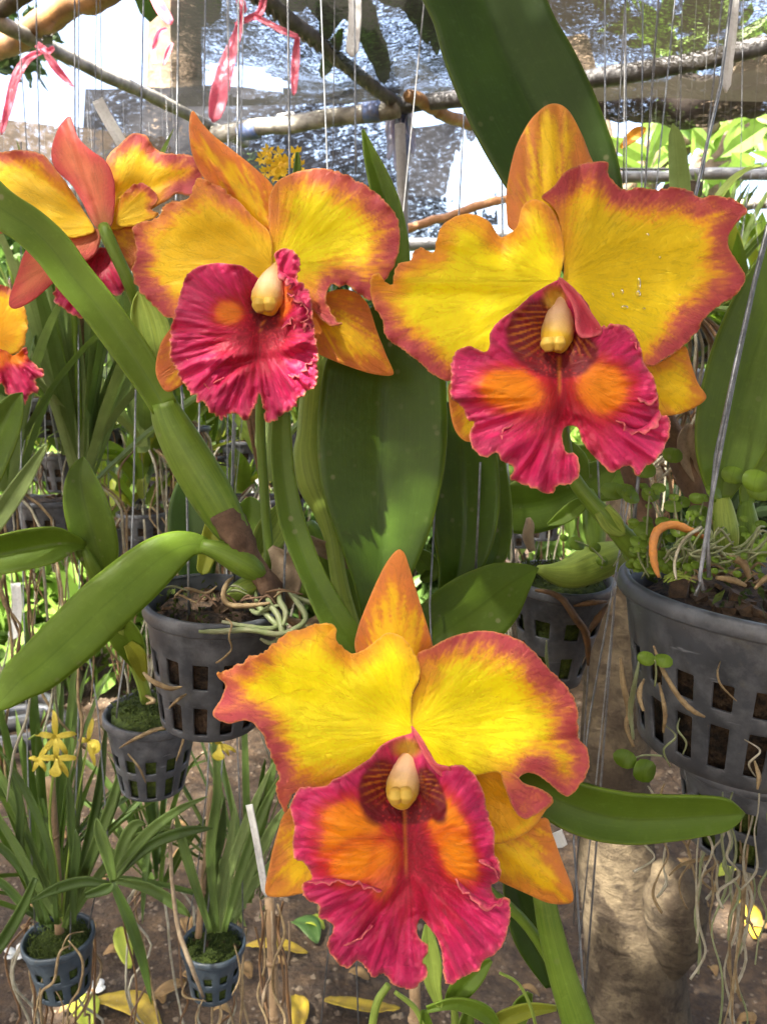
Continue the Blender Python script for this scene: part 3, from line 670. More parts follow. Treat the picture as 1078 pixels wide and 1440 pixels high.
    rs = sheet(RS, d + .018, (800, 440), seed=35, crk=.3, ruf=1, g=4, prof=lambda x, y, dist, rad, ang: 8 * np.exp(-((y - 545 - (x - 940) * .3) / 22) ** 2), colf=sepal_col(srgb(236, 196, 16), srgb(228, 160, 26)))
    LIPO = [(785,393,.2,-8,0),(768,402,.3,0,0),(746,416,.4,4,.1),(724,435,.4,8,.1),(702,451,.5,10,.1),(689,468,.5,10,.1),(688,487,.5,6,.2),(681,495,.6,2,.4),(667,489,.7,0,.6),(655,487,.8,4,.6),(639,497,.8,8,.7),(634,522,.8,2,.8),(634,557,.9,8,.8),
            (648,569,.8,0,.7),(658,590,.8,6,.7),(667,594,.7,-4,.4),(659,613,.9,8,.8),(667,632,1,0,.8),(681,642,.9,6,.8),(699,637,.8,-6,.6),(705,648,.8,0,.6),(721,657,.8,4,.6),(718,673,1,8,.9),(733,680,1,-4,1),(752,688,1,6,1),(774,695,1,-2,1),
            (784,683,1,4,1),(803,680,1,8,1),(814,664,1,4,.9),(809,639,.7,-4,.5),(795,635,.6,4,.4),(790,613,.4,-4,.2),(795,600,.3,-8,.1),(811,601,.3,-6,.1),(820,623,.4,2,.3),(838,645,.6,-4,.4),(860,664,.9,4,.8),(882,654,.9,-4,.9),(897,670,1,6,.9),
            (907,654,.9,-4,.8),(920,651,.9,4,.9),(932,629,1,-2,.9),(940,613,1,6,.9),(940,588,1,0,.8),(927,582,.7,-10,.4),(924,550,.8,6,.6),(916,528,.8,4,.5),(904,509,.7,-4,.3),(901,490,.8,8,.4),(888,465,.8,8,.6),(869,456,.8,10,.6),(850,460,.7,6,.4),(838,456,.5,8,.2),
            (826,428,.4,6,.1),(809,408,.3,4,.1),(790,392,.2,0,0)]
    p = dict(conv=(795, 560), seed=22, f0=36, f1=130, rmax=150,
             bumps=[(783, 470, 40, 44, -34, 0), (710, 540, 50, 40, 12, .2), (850, 540, 40, 44, 14, -.2), (787, 545, 12, 60, -14, 0), (812, 440, 8, 40, 12, -.4), (783, 415, 22, 14, -16, 0), (868, 505, 26, 16, 10, .4), (862, 592, 40, 10, 9, .2), (720, 630, 40, 8, 9, -.6), (745, 650, 34, 7, -9, -1.0), (790, 590, 12, 24, -10, 0), (880, 600, 40, 7, -10, .35)],
             blobs=[(718, 548, 50, 34, .12, 1), (848, 545, 40, 38, .2, 1)],
             throat=[(752, 468, 44, 52, .2, 830, 440, 62), (812, 495, 30, 26, 0, 790, 440, 40), (785, 515, 44, 18, 0, 785, 440, 30)], tline=(470, 520), yt=(780, 418, 18, 18), mid=(785, 500, 786, 560, 1.9))
    lip = sheet(LIPO, d - .010, (790, 520), g=2.5, seed=38, crk=.9, ruf=6, rlen=12, Lr=24, prof=lip_prof(p), colf=lip_col(p))
    hd = hood([(785,390,.5,6,0),(800,400,.5,10,0),(815,416,.5,12,0),(828,436,.5,12,0),(842,456,.5,10,0),(846,468,.5,6,0),(832,474,.5,8,0),(816,474,.5,12,0),(809,460,.5,14,0),(808,442,.5,14,0),(802,424,.5,12,0),(791,407,.5,6,0)], d - .010, (785, 380), 92, srgb(196, 58, 82), srgb(222, 104, 112))
    fl = [hd] + [frill(q, d - .010, w_, h_, 2, k) for k, (q, w_, h_) in enumerate((([(852,585),(872,592),(890,604),(908,598),(926,576)], 7, 12), ([(838,462),(852,464),(868,462),(884,474),(894,492)], -5, 8), ([(880,530),(896,552),(912,562),(922,552)], 6, 10), ([(716,640),(700,612),(720,596)], 4, 7)))]
    cp = [(789, 400, 5, -24), (788, 414, 10, -12), (788, 430, 17, -2), (786, 446, 22, 3), (784, 462, 25, 6), (782, 474, 24.5, 8), (779, 484, 21, 7), (777, 490, 18, 6), (776, 493, 15, 5)]
    caps = [[(777-7, 474, 8, d - .0105), (777-7, 484, 12.5, d - .0098), (777-6, 494, 6, d - .0098)], [(777+7, 473, 8, d - .0105), (777+7, 483, 12.5, d - .0098), (777+6, 493, 6, d - .0098)]]
    f = build_flower(par, 'flower', 'upper right bloom: broad yellow petals with a crimson upper edge, water drops on the right one', d, (785, 430),
                 [('dorsal_sepal', [ds], 'petal'), ('lateral_sepal', [ls], 'petal'), ('lateral_sepal', [rs], 'petal'), ('petal', [lp], 'petal'), ('petal', [rp], 'petal'), ('lip', [lip] + fl, 'lip')], cp, caps=caps)
    for (x, y, rx, ry) in ((898,399,3.2,10),(897,413,4.4,5.5),(874,410,3,4.5),(878,432,6,3.4),(910,330,3.2,3.4),(861,415,2.4,4),(927,362,2.5,2.5),(905,434,2.6,2.2),(955,415,3,2),(750,398,2.2,2.2),(640,398,2,2)):
        u = np.linspace(0, 2 * math.pi, 13)[:-1]; vs_, fs_ = [], []
        for k, (rr, hh) in enumerate(((1, 0), (.92, .35), (.65, .75), (.25, .97))):
            vs_.append(V(x + np.cos(u) * rx * rr, y + np.sin(u) * ry * rr, d + .006 + .0035 - (hh * 3.2 + 1 ) * d / FPX * 1.2))
        for k in range(3): fs_ += [(k*12+i, k*12+(i+1)%12, (k+1)*12+(i+1)%12, (k+1)*12+i) for i in range(12)]
        fs_.append(tuple(range(36, 48)))
        add('water_drop', (np.concatenate(vs_), fs_), M['water'], f)

# ================================================================== flower C (upper middle)
def flower_middle(par):
    d = .45; b = (385, 378)
    DS = [(384,262,.4,0,0),(358,236,.6,0,.1),(328,212,.8,0,.1),(302,192,.9,0,.1),(284,173,.9,0,.1),(271,156,.8,0,.2),(266,177,.9,0,.1),(269,210,1,0,.1),(279,237,1,0,.1),(292,258,1,0,.1),(325,300,.5,0,0),(365,330,.3,0,0),(386,330,.2,0,0),(388,290,.3,0,0)]
    ds = sheet(DS, d + .014, (395, 370), seed=41, crk=.3, ruf=1, g=4, prof=lambda x, y, dist, rad, ang: 12 * np.exp(-((y - (262 + (x - 330) * 1.05)) / 22) ** 2), colf=sepal_col(srgb(240, 178, 14), srgb(226, 124, 28), width=30))
    LP = [(383,366,0,0,0),(380,329,.4,4,0),(356,305,.6,4,.2),(336,283,.7,6,.6),(325,276,.7,-2,1),(317,266,.7,6,1),(308,262,.7,-2,.9),(299,257,.7,4,.9),(280,250,.6,2,.8),(272,262,.6,-2,.6),(267,277,.65,4,.8),(250,283,.65,-4,.8),(238,284,.7,2,1),(228,292,.65,4,.9),
          (221,307,.6,-2,.7),(202,311,.7,4,.8),(186,322,.8,2,1),(191,340,.9,-4,1),(191,363,1,4,1),(186,381,1,2,.9),(192,400,1,-2,.8),(202,415,1,2,.7),(224,437,.95,-2,.7),(243,448,.8,2,.5),(270,440,.6,0,0),(330,430,.2,0,0),(380,410,0,0,0)]
    lp = sheet(LP, d + .004, b, seed=42, crk=1.0, ruf=5, prof=lambda x, y, dist, rad, ang: -10 * np.exp(-np.hypot((x - 300) / 60, (y - 345) / 30) ** 2) - .0003 * rad ** 2, colf=petal_col(56, yel=srgb(238, 202, 8)))
    RP = [(385,378,0,0,0),(380,345,.3,2,0),(378,307,.6,4,.1),(379,277,.6,4,.2),(391,255,.6,2,.2),(417,242,.7,0,.3),(455,237,.8,-2,.4),(484,245,.85,-4,.8),(514,262,.9,-4,1),(540,281,.95,-2,.9),(558,307,1,0,.7),(562,340,1,2,.5),(556,368,1,4,.6),(543,392,1,2,.8),
          (534,412,1,-3,1),(523,424,1,4,.9),(505,414,1,-3,.9),(495,407,1,6,1.2),(486,400,.9,-4,1.4),(477,404,1,6,1.2),(466,400,1,-4,.9),(458,420,1,4,.8),(470,446,1,8,.7),(481,456,1,8,.7),(462,456,1,2,.6),(440,436,.8,-2,.3),(425,405,.4,0,0),(402,395,0,0,0)]
    rp = sheet(RP, d + .007, b, seed=43, crk=.9, ruf=4.5, prof=lambda x, y, dist, rad, ang: -12 * np.exp(-np.hypot((x - 465) / 50, (y - 340) / 40) ** 2), colf=petal_col(60))
    RS = [(440,425,.4,0,0),(470,408,.2,0,0),(497,410,.3,0,.1),(517,428,.6,0,.2),(530,466,.8,0,.1),(543,500,.8,0,.1),(553,526,.7,0,.2),(530,527,.6,0,.1),(506,521,.6,0,.1),(466,506,.6,0,.1),(443,492,.5,0,0),(430,455,.4,0,0)]
    rs = sheet(RS, d + .020, (420, 410), seed=44, crk=.3, ruf=1, g=4, prof=lambda x, y, dist, rad, ang: 8 * np.exp(-((y - 470 - (x - 490) * .8) / 20) ** 2), colf=sepal_col(srgb(230, 166, 18), srgb(216, 122, 34), width=40))
    LS = [(258,440,.7,0,0),(243,458,.7,0,0),(226,484,.8,0,.1),(219,518,.8,0,.1),(225,540,.7,0,.1),(237,551,.7,0,.2),(258,540,.6,0,.1),(285,520,.5,0,0),(290,460,.5,0,0)]
    ls = sheet(LS, d + .018, (360, 420), seed=45, crk=.3, ruf=1, g=4, colf=sepal_col(srgb(222, 140, 34), srgb(206, 104, 44)))
    LIPO = [(352,382,.3,2,0),(340,374,.3,4,.1),(328,372,.3,6,.1),(302,370,.4,8,.1),(277,376,.4,8,.2),(260,392,.5,6,.3),(250,429,.6,0,.4),(243,450,.7,6,.6),(241,470,.9,-2,.9),(239,496,1,6,1),(245,515,1,-2,1.1),(254,533,1,4,1.2),(262,546,1,-4,1.2),(273,556,1,4,1.2),(285,567,1,-3,1.2),
            (295,576,1,4,1.2),(310,587,1,0,1.2),(328,582,1,5,1.2),(343,591,1,-3,1.1),(354,580,1,2,.9),(361,564,.6,-6,.4),(365,553,.4,-8,.2),(371,570,.7,-2,.7),(377,594,1,4,1.2),(399,582,1,-3,1.3),(421,563,1,4,1.3),(433,550,1,-2,1.1),(443,541,1,4,.9),(446,518,1,0,.8),(447,496,.9,4,.6),(444,475,.9,-2,.6),(441,455,.9,2,.6),
            (436,415,.8,4,.4),(425,399,.8,0,.8),(417,392,.8,4,.6),(423,371,.8,8,.5),(414,354,.8,8,.5),(399,350,.8,8,.5),(386,357,.6,6,.3),(390,375,.4,4,.1),(388,392,.3,0,0),(370,395,.2,-10,0)]
    p = dict(conv=(362, 470), seed=23, f0=25, f1=95, rmax=120,
             bumps=[(374, 425, 34, 34, -30, 0), (300, 430, 50, 50, 10, 0), (365, 480, 10, 60, -10, 0), (418, 450, 12, 40, 14, 0), (300, 505, 60, 7, 9, -.15), (300, 520, 60, 6, -9, -.2), (310, 545, 50, 7, 9, -.6), (425, 480, 20, 7, 12, -.4), (420, 500, 24, 8, -10, -.3)],
             blobs=[(322, 440, 22, 18, .2, .75), (398, 425, 14, 30, .3, .55)],
             throat=[(374, 440, 22, 26, 0, 380, 400, 30)], tline=(420, 430), mid=(374, 445, 364, 470, 1.0))
    lip = sheet(LIPO, d - .008, (365, 440), g=2.2, seed=48, crk=1.4, ruf=8, rlen=8, Lr=18, prof=lip_prof(p), colf=lip_col(p))
    fr = [frill(q, d - .009, w_, h_, 2, k + 9, wl_) for k, (q, w_, h_, wl_) in enumerate((([(396,462),(404,450),(414,446),(426,452),(432,464),(430,478),(424,492)], 8, 13, 5), ([(396,528),(412,524),(428,512),(444,498)], 8, 12, 6), ([(392,380),(404,388),(414,398),(408,408)], 7, 12, 5), ([(404,412),(418,418),(430,426),(436,444),(440,470)], 6, 10, 5),
          ([(252,500),(276,506),(300,500)], 4, 7, 8), ([(262,536),(290,540),(316,530)], 4, 6, 8)))]
    cp = [(392, 372, 7, -16), (387, 384, 13, -6), (382, 396, 19, 1), (378, 409, 23, 5), (375, 421, 24, 8), (373, 431, 20, 8), (371, 437, 17, 6), (370, 440, 14, 5)]
    caps = [[(372-7, 419, 8, d - .0105), (372-7, 429, 12.5, d - .0098), (372-6, 439, 6, d - .0098)], [(372+7, 418, 8, d - .0105), (372+7, 428, 12.5, d - .0098), (372+6, 438, 6, d - .0098)]]
    build_flower(par, 'flower', 'upper middle bloom: deep yellow petals with russet frills and a curly magenta lip', d, (378, 400),
                 [('dorsal_sepal', [ds], 'petal'), ('lateral_sepal', [ls], 'petal'), ('lateral_sepal', [rs], 'petal'), ('petal', [lp], 'petal'), ('petal', [rp], 'petal'), ('lip', [lip] + fr, 'lip')], cp, caps=caps)

# ================================================================== flower D (seen from behind, upper left)
def flower_back(par):
    d = .50; b = (145, 322)
    SAL = srgb(232, 128, 100); SAL2 = srgb(214, 92, 92)
    def salmon(x, y, dist, rad, ang, red, N):
        t = sst(0, 1, 1 - dist / 26 + .3 * N.f(ang * 20, rad / 50, 3)); c = lerp3(t, [(0, srgb(236, 142, 104)), (1, srgb(218, 92, 88))])
        g = sst(45, 5, rad)[:, None] * .5; return c * (1 - g) + srgb(150, 130, 60) * g
    DS = [(97,164,1,-6,.2),(84,178,1,-2,.1),(73,212,1,0,.1),(78,237,1,0,.1),(100,259,1,0,.1),(116,284,1,0,.1),(128,309,1,0,0),(138,321,1,0,0),(156,319,1,0,0),(161,294,1,0,.1),(161,256,1,0,.1),(150,228,1,0,.1),(125,209,1,0,.1),(109,191,1,0,.1),(102,170,1,-4,.2)]
    ds = sheet(DS, d - .006, b, seed=61, crk=.25, ruf=1, g=3.6, prof=lambda x, y, dist, rad, ang: 9 * np.exp(-((x - 90 - (y - 170) * .37) / 22) ** 2) - 6 * np.exp(-((x - 95 - (y - 170) * .35) / 6) ** 2), colf=salmon)
    LP = [(133,322,0,0,0),(120,300,.3,0,0),(94,258,.5,0,0),(78,238,.7,0,.3),(62,219,.8,2,.7),(31,211,.9,-2,.7),(8,213,.8,2,.6),(-20,220,.8,0,.6),(-40,245,.9,0,.6),(-45,300,.9,0,.3),(-30,335,.9,0,.2),(0,329,.9,0,.1),(16,321,.8,0,.1),(22,304,.6,0,0),(50,318,.2,0,0),(90,335,.1,0,0),(125,330,0,0,0)]
    lp = sheet(LP, d, b, seed=62, crk=.7, ruf=3, g=3.6, prof=lambda x, y, dist, rad, ang: -8 * np.exp(-((y - 240 - (x - 40) * .7) / 14) ** 2), colf=petal_col(46, yel=srgb(238, 200, 14)))
    RP = [(155,322,0,0,0),(160,300,.2,0,0),(158,260,.4,0,0),(150,226,.7,0,.2),(169,203,.8,2,.5),(187,188,.9,-2,.5),(206,191,.9,2,.9),(219,209,.8,-2,.9),(238,216,.9,2,.9),(258,217,1,-2,.6),(278,223,1,0,.4),(287,240,1,4,.3),(272,274,1,2,.3),(250,272,.9,0,.3),(237,280,.7,0,.4),(220,290,.4,0,.2),(190,310,.2,0,0),(170,322,.1,0,0)]
    rp = sheet(RP, d + .002, b, seed=63, crk=.8, ruf=3, g=3.6, prof=lambda x, y, dist, rad, ang: -6 * np.exp(-((y - 265 + (x - 200) * .2) / 12) ** 2), colf=petal_col(40, yel=srgb(238, 200, 14)))
    RF = [(166,290,.4,0,.5),(172,276,.6,2,1),(185,262,.8,4,1),(198,258,.9,2,1),(215,268,.9,4,1),(222,282,.8,2,1),(214,294,.7,6,1),(222,302,.5,2,1),(205,312,.3,4,.9),(185,318,.2,0,.2),(165,316,.1,0,0)]
    rf = sheet(RF, d - .004, b, seed=64, crk=.9, ruf=4, g=2.8, rlen=8, Lr=12, colf=petal_col(26, yel=srgb(238, 204, 30)))
    L1 = [(138,322,.5,0,0),(110,320,.5,0,.1),(86,321,.6,0,.1),(60,335,.6,0,.1),(38,350,.8,0,.1),(25,385,1,0,.1),(13,424,1,0,.2),(22,434,1,0,.2),(47,422,1,0,.1),(75,398,.9,0,.1),(105,375,.5,0,0),(132,360,.4,0,0),(142,335,.3,0,0)]
    l1 = sheet(L1, d + .003, b, seed=65, crk=.3, ruf=1, g=3.6, colf=salmon)
    L2 = [(150,322,.3,0,0),(170,316,.5,0,.1),(190,318,.6,0,.1),(196,345,.6,0,.1),(190,372,.6,0,.1),(172,380,.4,0,0),(155,350,.3,0,0)]
    l2 = sheet(L2, d + .003, b, seed=66, crk=.3, ruf=1, g=3.6, colf=sepal_col(srgb(214, 130, 46), srgb(196, 104, 50)))
    LO = [(135,350,.6,0,.3),(160,352,.6,0,.5),(185,372,.8,4,1),(180,400,.9,-2,1),(165,418,1,4,1),(150,410,1,-2,1),(130,430,1,4,1.2),(118,448,1,-2,1.2),(98,440,1,4,1.2),(80,425,1,0,1.2),(78,405,.9,4,1),(100,380,.7,0,.6)]
    p = dict(conv=(140, 350), seed=24, f0=20, f1=70, rmax=90, bumps=[], blobs=[], throat=[], mid=(0, 0, 0, 1, 1))
    lo = sheet(LO, d + .010, b, seed=68, crk=1, ruf=5, g=3, prof=lip_prof(p), colf=lip_col(p))
    build_flower(par, 'flower', 'upper left bloom seen from behind: pink back sepal, yellow petals, green stalk', d, (145, 322),
                 [('dorsal_sepal', [ds], 'petal'), ('lateral_sepal', [l1], 'petal'), ('lateral_sepal', [l2], 'petal'), ('petal', [lp], 'petal'), ('petal', [rp, rf], 'petal'), ('lip', [lo], 'lip')],
                 None, ovary=[(146, 318, 8, d - .012), (152, 334, 9.5, d - .014), (168, 368, 9, d - .012), (184, 402, 9.5, d - .008), (196, 432, 10, d)])
# ================================================================== flower E (cut by the left edge)
def flower_edge(par):
    d = .62; b = (-5, 478)
    P1 = [(-60,430,.8,0,.5),(-30,405,.8,0,.7),(0,400,.9,2,.7),(20,410,.7,-2,.8),(34,430,.5,2,.8),(39,450,.4,-2,.8),(38,470,.4,2,.8),(30,492,.4,-2,.6),(5,500,.2,0,0),(-20,490,.1,0,0),(-60,480,.3,0,0)]
    p1 = sheet(P1, d, b, seed=71, g=3.2, colf=petal_col(30, yel=srgb(246, 186, 14)))
    LO = [(-30,490,.5,0,0),(5,492,.5,0,.3),(20,500,.6,2,.5),(36,487,.8,4,.7),(42,505,.8,0,.7),(64,526,1,4,.8),(50,535,1,-4,1.2),(57,550,1,4,1.2),(42,556,1,-4,1.2),(35,572,1,4,1.2),(24,560,1,-4,1.2),(10,555,1,4,1.2),(4,540,1,-2,1),(-10,545,1,2,1),(-40,540,1,0,.6)]
    p = dict(conv=(0, 490), seed=25, f0=14, f1=50, rmax=70, bumps=[], blobs=[(18, 500, 22, 14, .3, .9), (-5, 505, 16, 16, 0, .7)], throat=[], mid=(0, 0, 0, 1, 1))
    lo = sheet(LO, d - .01, b, seed=72, g=2.8, crk=1, ruf=6, rlen=7, prof=lip_prof(p), colf=lip_col(p))
    return [('petal', [p1], 'petal'), ('lip', [lo], 'lip')]

def water_mat():
    m, t = mat('water_drop'); tp = nd(t, 'BsdfTransparent'); tp.inputs[0].default_value = (1, .98, .85, 1)
    g = nd(t, 'BsdfGlossy'); g.inputs['Roughness'].default_value = .06; mx = nd(t, 'MixShader'); fr = nd(t, 'Fresnel'); fr.inputs[0].default_value = 1.5
    t.links.new(math_(t, 'MULTIPLY_ADD', fr.outputs[0], 1.0, .04), mx.inputs[0]); t.links.new(tp.outputs[0], mx.inputs[1]); t.links.new(g.outputs[0], mx.inputs[2])
    o = nd(t, 'OutputMaterial'); t.links.new(mx.outputs[0], o.inputs[0]); return m
M['water'] = water_mat()
# ------------------------------------------------------------------ pots
def rotm(tx, ty, rz=0.0):
    return np.array(Matrix.Rotation(ty, 3, 'Y') @ Matrix.Rotation(tx, 3, 'X') @ Matrix.Rotation(rz, 3, 'Z'))
def net_pot(name, label, top, rt, rb, h, rows, n, tilt=(0, 0), rz=0.0, mt='plastic', group='slotted plastic pots', sfr=.5, near=True, fill=.86, wires=(), mossy=0.0, seed=0, rimh=.10, chips=14, wr=.0009):
    rn = random.Random(seed); N = Noise(seed); top = np.asarray(top, float); RM = rotm(tilt[0], tilt[1], rz)
    T = lambda p: np.asarray(p) @ RM.T + top
    t = thing(name, label, 'pot', top, group)
    zl = [0.0]
    for a, b in rows: zl += [a, b]
    zl.append(1.0); zl = sorted(set(zl))
    zs = []
    for a, b in zip(zl[:-1], zl[1:]):
        k = 2 if near else 1
        for i in range(k): zs.append((a + (b - a) * i / k, any(abs(a - r[0]) < 1e-6 for r in rows)))
    zs.append((1.0, False))
    ang = []
    for c in range(n):
        for q, s in ((0, 1), (sfr / 2, 1), (sfr, 0), (sfr + (1 - sfr) / 2, 0)): ang.append(((c + q) / n * 2 * math.pi, s))
    m = len(ang); v = []
    for z, _ in zs:
        r = rt + (rb - rt) * z
        for a, _ in ang: v.append((math.cos(a) * r, math.sin(a) * r, -z * h))
    f = []
    for i in range(len(zs) - 1):
        for j in range(m):
            if zs[i][1] and ang[j][1]: continue
            k = (j + 1) % m; f.append((i * m + j, (i + 1) * m + j, (i + 1) * m + k, i * m + k))
    o = add('wall', (T(v), f), M[mt], t, solid=.0022 if near else .0015, offs=0)
    bv = o.modifiers.new('edge', 'BEVEL'); bv.width = .0005; bv.segments = 1; bv.limit_method = 'ANGLE'
    # rim: rolled flange
    ns = 64 if near else 28; th = rt * .05; rh = h * rimh
    prof = [(rt - th * .6, .0), (rt - th * .4, rh * .10), (rt + th * .7, rh * .12), (rt + th * 1.15, -rh * .1), (rt + th * 1.2, -rh * .85), (rt + th * .9, -rh), (rt + th * .1, -rh * .98)]
    v, f = [], []
    for r, z in prof:
        for j in range(ns):
            a = j / ns * 2 * math.pi; v.append((math.cos(a) * r, math.sin(a) * r, z + (.0006 * math.sin(a * 3 + seed) if near else 0)))
    for i in range(len(prof) - 1):
        for j in range(ns): k = (j + 1) % ns; f.append((i * ns + j, i * ns + k, (i + 1) * ns + k, (i + 1) * ns + j))
    add('rim', (T(v), f), M[mt], t)
    v, f = [], []                                       # base plate with a raised ring
    for r, z in ((rb * 1.0, -h * .985), (rb * .99, -h), (rb * .7, -h * .99), (rb * .66, -h * .965), (rb * .2, -h * .965)):
        for j in range(ns): a = j / ns * 2 * math.pi; v.append((math.cos(a) * r, math.sin(a) * r, z))
    for i in range(4):
        for j in range(ns): k = (j + 1) % ns; f.append((i * ns + j, (i + 1) * ns + j, (i + 1) * ns + k, i * ns + k))
    f.append(tuple(range(4 * ns, 5 * ns)))
    add('base', (T(v), f), M[mt], t)
    # potting mix
    v, f = [], []; ns = 40 if near else 20; lev = []
    for z in np.linspace(.97, 1 - fill, 10): lev.append(((rt + (rb - rt) * z) * .90, -z * h, 1))
    zt = -(1 - fill) * h
    for q in (.85, .65, .45, .25, .08): lev.append(((rt + (rb - rt) * (1 - fill)) * .90 * q, zt, 0))
    for r, z, side in lev:
        for j in range(ns):
            a = j / ns * 2 * math.pi
            dr = .06 * N.f(a * 3, z * 90 + 4, 3) * rt
            v.append((math.cos(a) * (r + dr), math.sin(a) * (r + dr), z + (0 if side else .09 * rt * (1 + N.f(math.cos(a) * r / rt * 3 + 9, math.sin(a) * r / rt * 3, 3)))))
    for i in range(len(lev) - 1):
        for j in range(ns): k = (j + 1) % ns; f.append((i * ns + j, i * ns + k, (i + 1) * ns + k, (i + 1) * ns + j))
    f.append(tuple(range(ns))[::-1]); f.append(tuple(range((len(lev) - 1) * ns, len(lev) * ns)))
    add('potting_mix', (T(v), f), M['moss' if mossy > .6 else 'bark_mix'], t)
    for i in range(chips):
        a = rn.uniform(0, 6.28); q = math.sqrt(rn.uniform(0, .8)) * rt * .85
        c = np.array([math.cos(a) * q, math.sin(a) * q, zt + .12 * rt]); s = rt * rn.uniform(.05, .13)
        vv = np.array([(x * s, y * s * .6, z * s * .35) for x in (-1, 1) for y in (-1, 1) for z in (-1, 1)]) * np.array([[rn.uniform(.7, 1.2) for _ in range(3)] for _ in range(8)])
        vv = vv @ rotm(rn.uniform(-.6, .6), rn.uniform(-.6, .6), rn.uniform(0, 3)).T + c
        add('bark_chip', (T(vv), [(0,1,3,2),(4,6,7,5),(0,4,5,1),(2,3,7,6),(0,2,6,4),(1,5,7,3)]), M['chip'], t, smooth=False)
    if mossy > 0:
        v, f = [], []
        for i in range(int(900 * mossy) if near else 260):
            a = rn.uniform(0, 6.28); q = math.sqrt(rn.uniform(0, 1)) * rt * .88; s = rt * rn.uniform(.03, .075)
            c = np.array([math.cos(a) * q, math.sin(a) * q, zt + rt * (.10 + .12 * rn.random())])
            d1 = np.array([rn.uniform(-1, 1), rn.uniform(-1, 1), rn.uniform(.2, 1.4)]); d1 /= np.linalg.norm(d1)
            d2 = np.cross(d1, [rn.uniform(-1, 1), rn.uniform(-1, 1), .1]); d2 /= np.linalg.norm(d2) + 1e-9
            k = len(v); v += [c, c + d1 * s + d2 * s * .35, c + d1 * s * 2, c + d1 * s - d2 * s * .35]; f.append((k, k + 1, k + 2, k + 3))
        add('moss', (T(v), f), M['moss'], t, kind='stuff')
    for wv in wires:
        add('hanger_wire', tube(wv, wr, 6, None), M['wire'], t)
    return t
def wire_px(pts, d):
    """hanger wire through picture points, one depth or one per point"""
    P = np.array(pts, float); dd = np.full(len(P), d) if np.isscalar(d) else np.array(d)
    return V(P[:, 0], P[:, 1], dd)
def rim_wires(top, rt, h2=2.22, n=3, ph=.4, knot=.16, tilt=(0, 0)):
    top = np.asarray(top, float); r = []; k = top + [0, 0, knot]; RM = rotm(*tilt)
    for i in range(n):
        a = ph + i * 2 * math.pi / n; p = np.array([math.cos(a) * rt, math.sin(a) * rt, 0]) @ RM.T + top
        r.append(np.array([p + [0, 0, -.006], p + [0, 0, .006], p * .5 + k * .5, k]) if knot < .5 else np.array([p, p + (top + [0, 0, h2 - top[2]] - p) * .98]))
    if knot < .5: r.append(np.array([k, [k[0], k[1], h2]]))
    return r
def roots(par, lst, mt='root_green', name='root', ns=7, seg=30, wob=.13):
    for i, L_ in enumerate(lst):
        L_ = [(a, b, c * (.85 if 0 < k < len(L_) - 1 else .5), e) for k, (a, b, c, e) in enumerate(L_)]; add(name, ptube(L_, ns=ns, seg=seg, wob=wob, seed=i), M[mt], par)

# ================================================================== plant and pot at the left
dA = .50
potA = net_pot('hanging_pot', 'dark grey slotted pot spilling green roots, left of the lowest bloom', V(302, 842, .515), .0415, .031, .083, [(.33, .54), (.70, .94)], 13, tilt=(R(7), R(5)), rz=.25, seed=1, mossy=.15, chips=16,
               wires=[wire_px([(398, 872), (400, 800), (404, 700), (404, 560), (408, 300), (404, -60), (404, -500)], [.50, .505, .51, .52, .55, .6, .7]),
                      wire_px([(266, 872), (265, 800), (262, 640), (246, 420), (250, 100), (256, -500)], [.50, .50, .52, .55, .6, .7]),
                      wire_px([(330, 822), (326, 700), (330, 480), (334, 200), (340, -500)], [.55, .555, .57, .6, .7])], wr=.0008)
tA = thing('orchid_plant', 'orchid in the left pot with a long leaf crossing the left side and two blooms', 'orchid plant', V(370, 830, .51))
def blade(par, pts, mt, label=None, solid=.0012, **k):
    return add('leaf', ribbon(pts, **k), M[mt], par, solid=solid, offs=0, label=label)
blade(tA, [(-60,225,24,.47),(-5,287,27,.472),(40,318,27,.474),(74,350,27.5,.476),(102,388,27,.478),(138,431,26,.48),(184,494,25,.484),(212,538,22,.488),(232,574,19,.49)], 'leaf_bright', fold=.22, curl=.1, nl=44, tip1=False, seed=1)
pb = add('pseudobulb', ptube([(230,566,19,.49),(238,590,25,.492),(256,625,30,.494),(278,664,32,.496),(302,704,31,.498),(322,738,26,.50),(338,762,20,.502)], ns=20, seg=26, flat=.6), M['bulb'], tA)
add('dry_sheath', ptube([(318,722,29,.498),(330,745,28,.497),(342,768,24,.497),(352,786,20,.498),(366,806,19,.50),(384,832,21,.503),(394,852,12,.507)], ns=16, seg=22, flat=.62, wob=.10), M['husk'], tA)
blade(tA, [(-14,1000,5,.44),(4,984,16,.442),(28,958,29,.445),(55,938,35,.45),(84,912,38,.455),(114,884,40,.46),(142,856,40,.465),(170,832,39,.47),(198,808,37,.475),(226,785,32,.48),(252,770,24,.485),(272,765,16,.488),(290,768,11,.49)], 'leaf_bright', fold=.14, curl=-.30, nl=48, nu=12, tip1=False, tip0=True, seed=2, label='broad pale green leaf reaching down to the left edge')
add('pseudobulb', ptube([(284,768,10,.49),(300,772,13,.49),(320,780,17,.492),(340,791,19,.494),(358,803,16,.497),(370,812,9,.50)], ns=18, seg=22), M['bulb'], tA)
blade(tA, [(270,655,6,.56),(268,690,24,.56),(268,730,32,.562),(272,775,32,.565),(280,810,24,.57),(290,830,12,.575)], 'leaf_blue', fold=.4, tip0=True, tip1=False, seed=3)
blade(tA, [(308,700,4,.55),(303,730,12,.55),(294,770,14,.55),(284,808,8,.55)], 'leaf_yellow', fold=.4, seed=4)
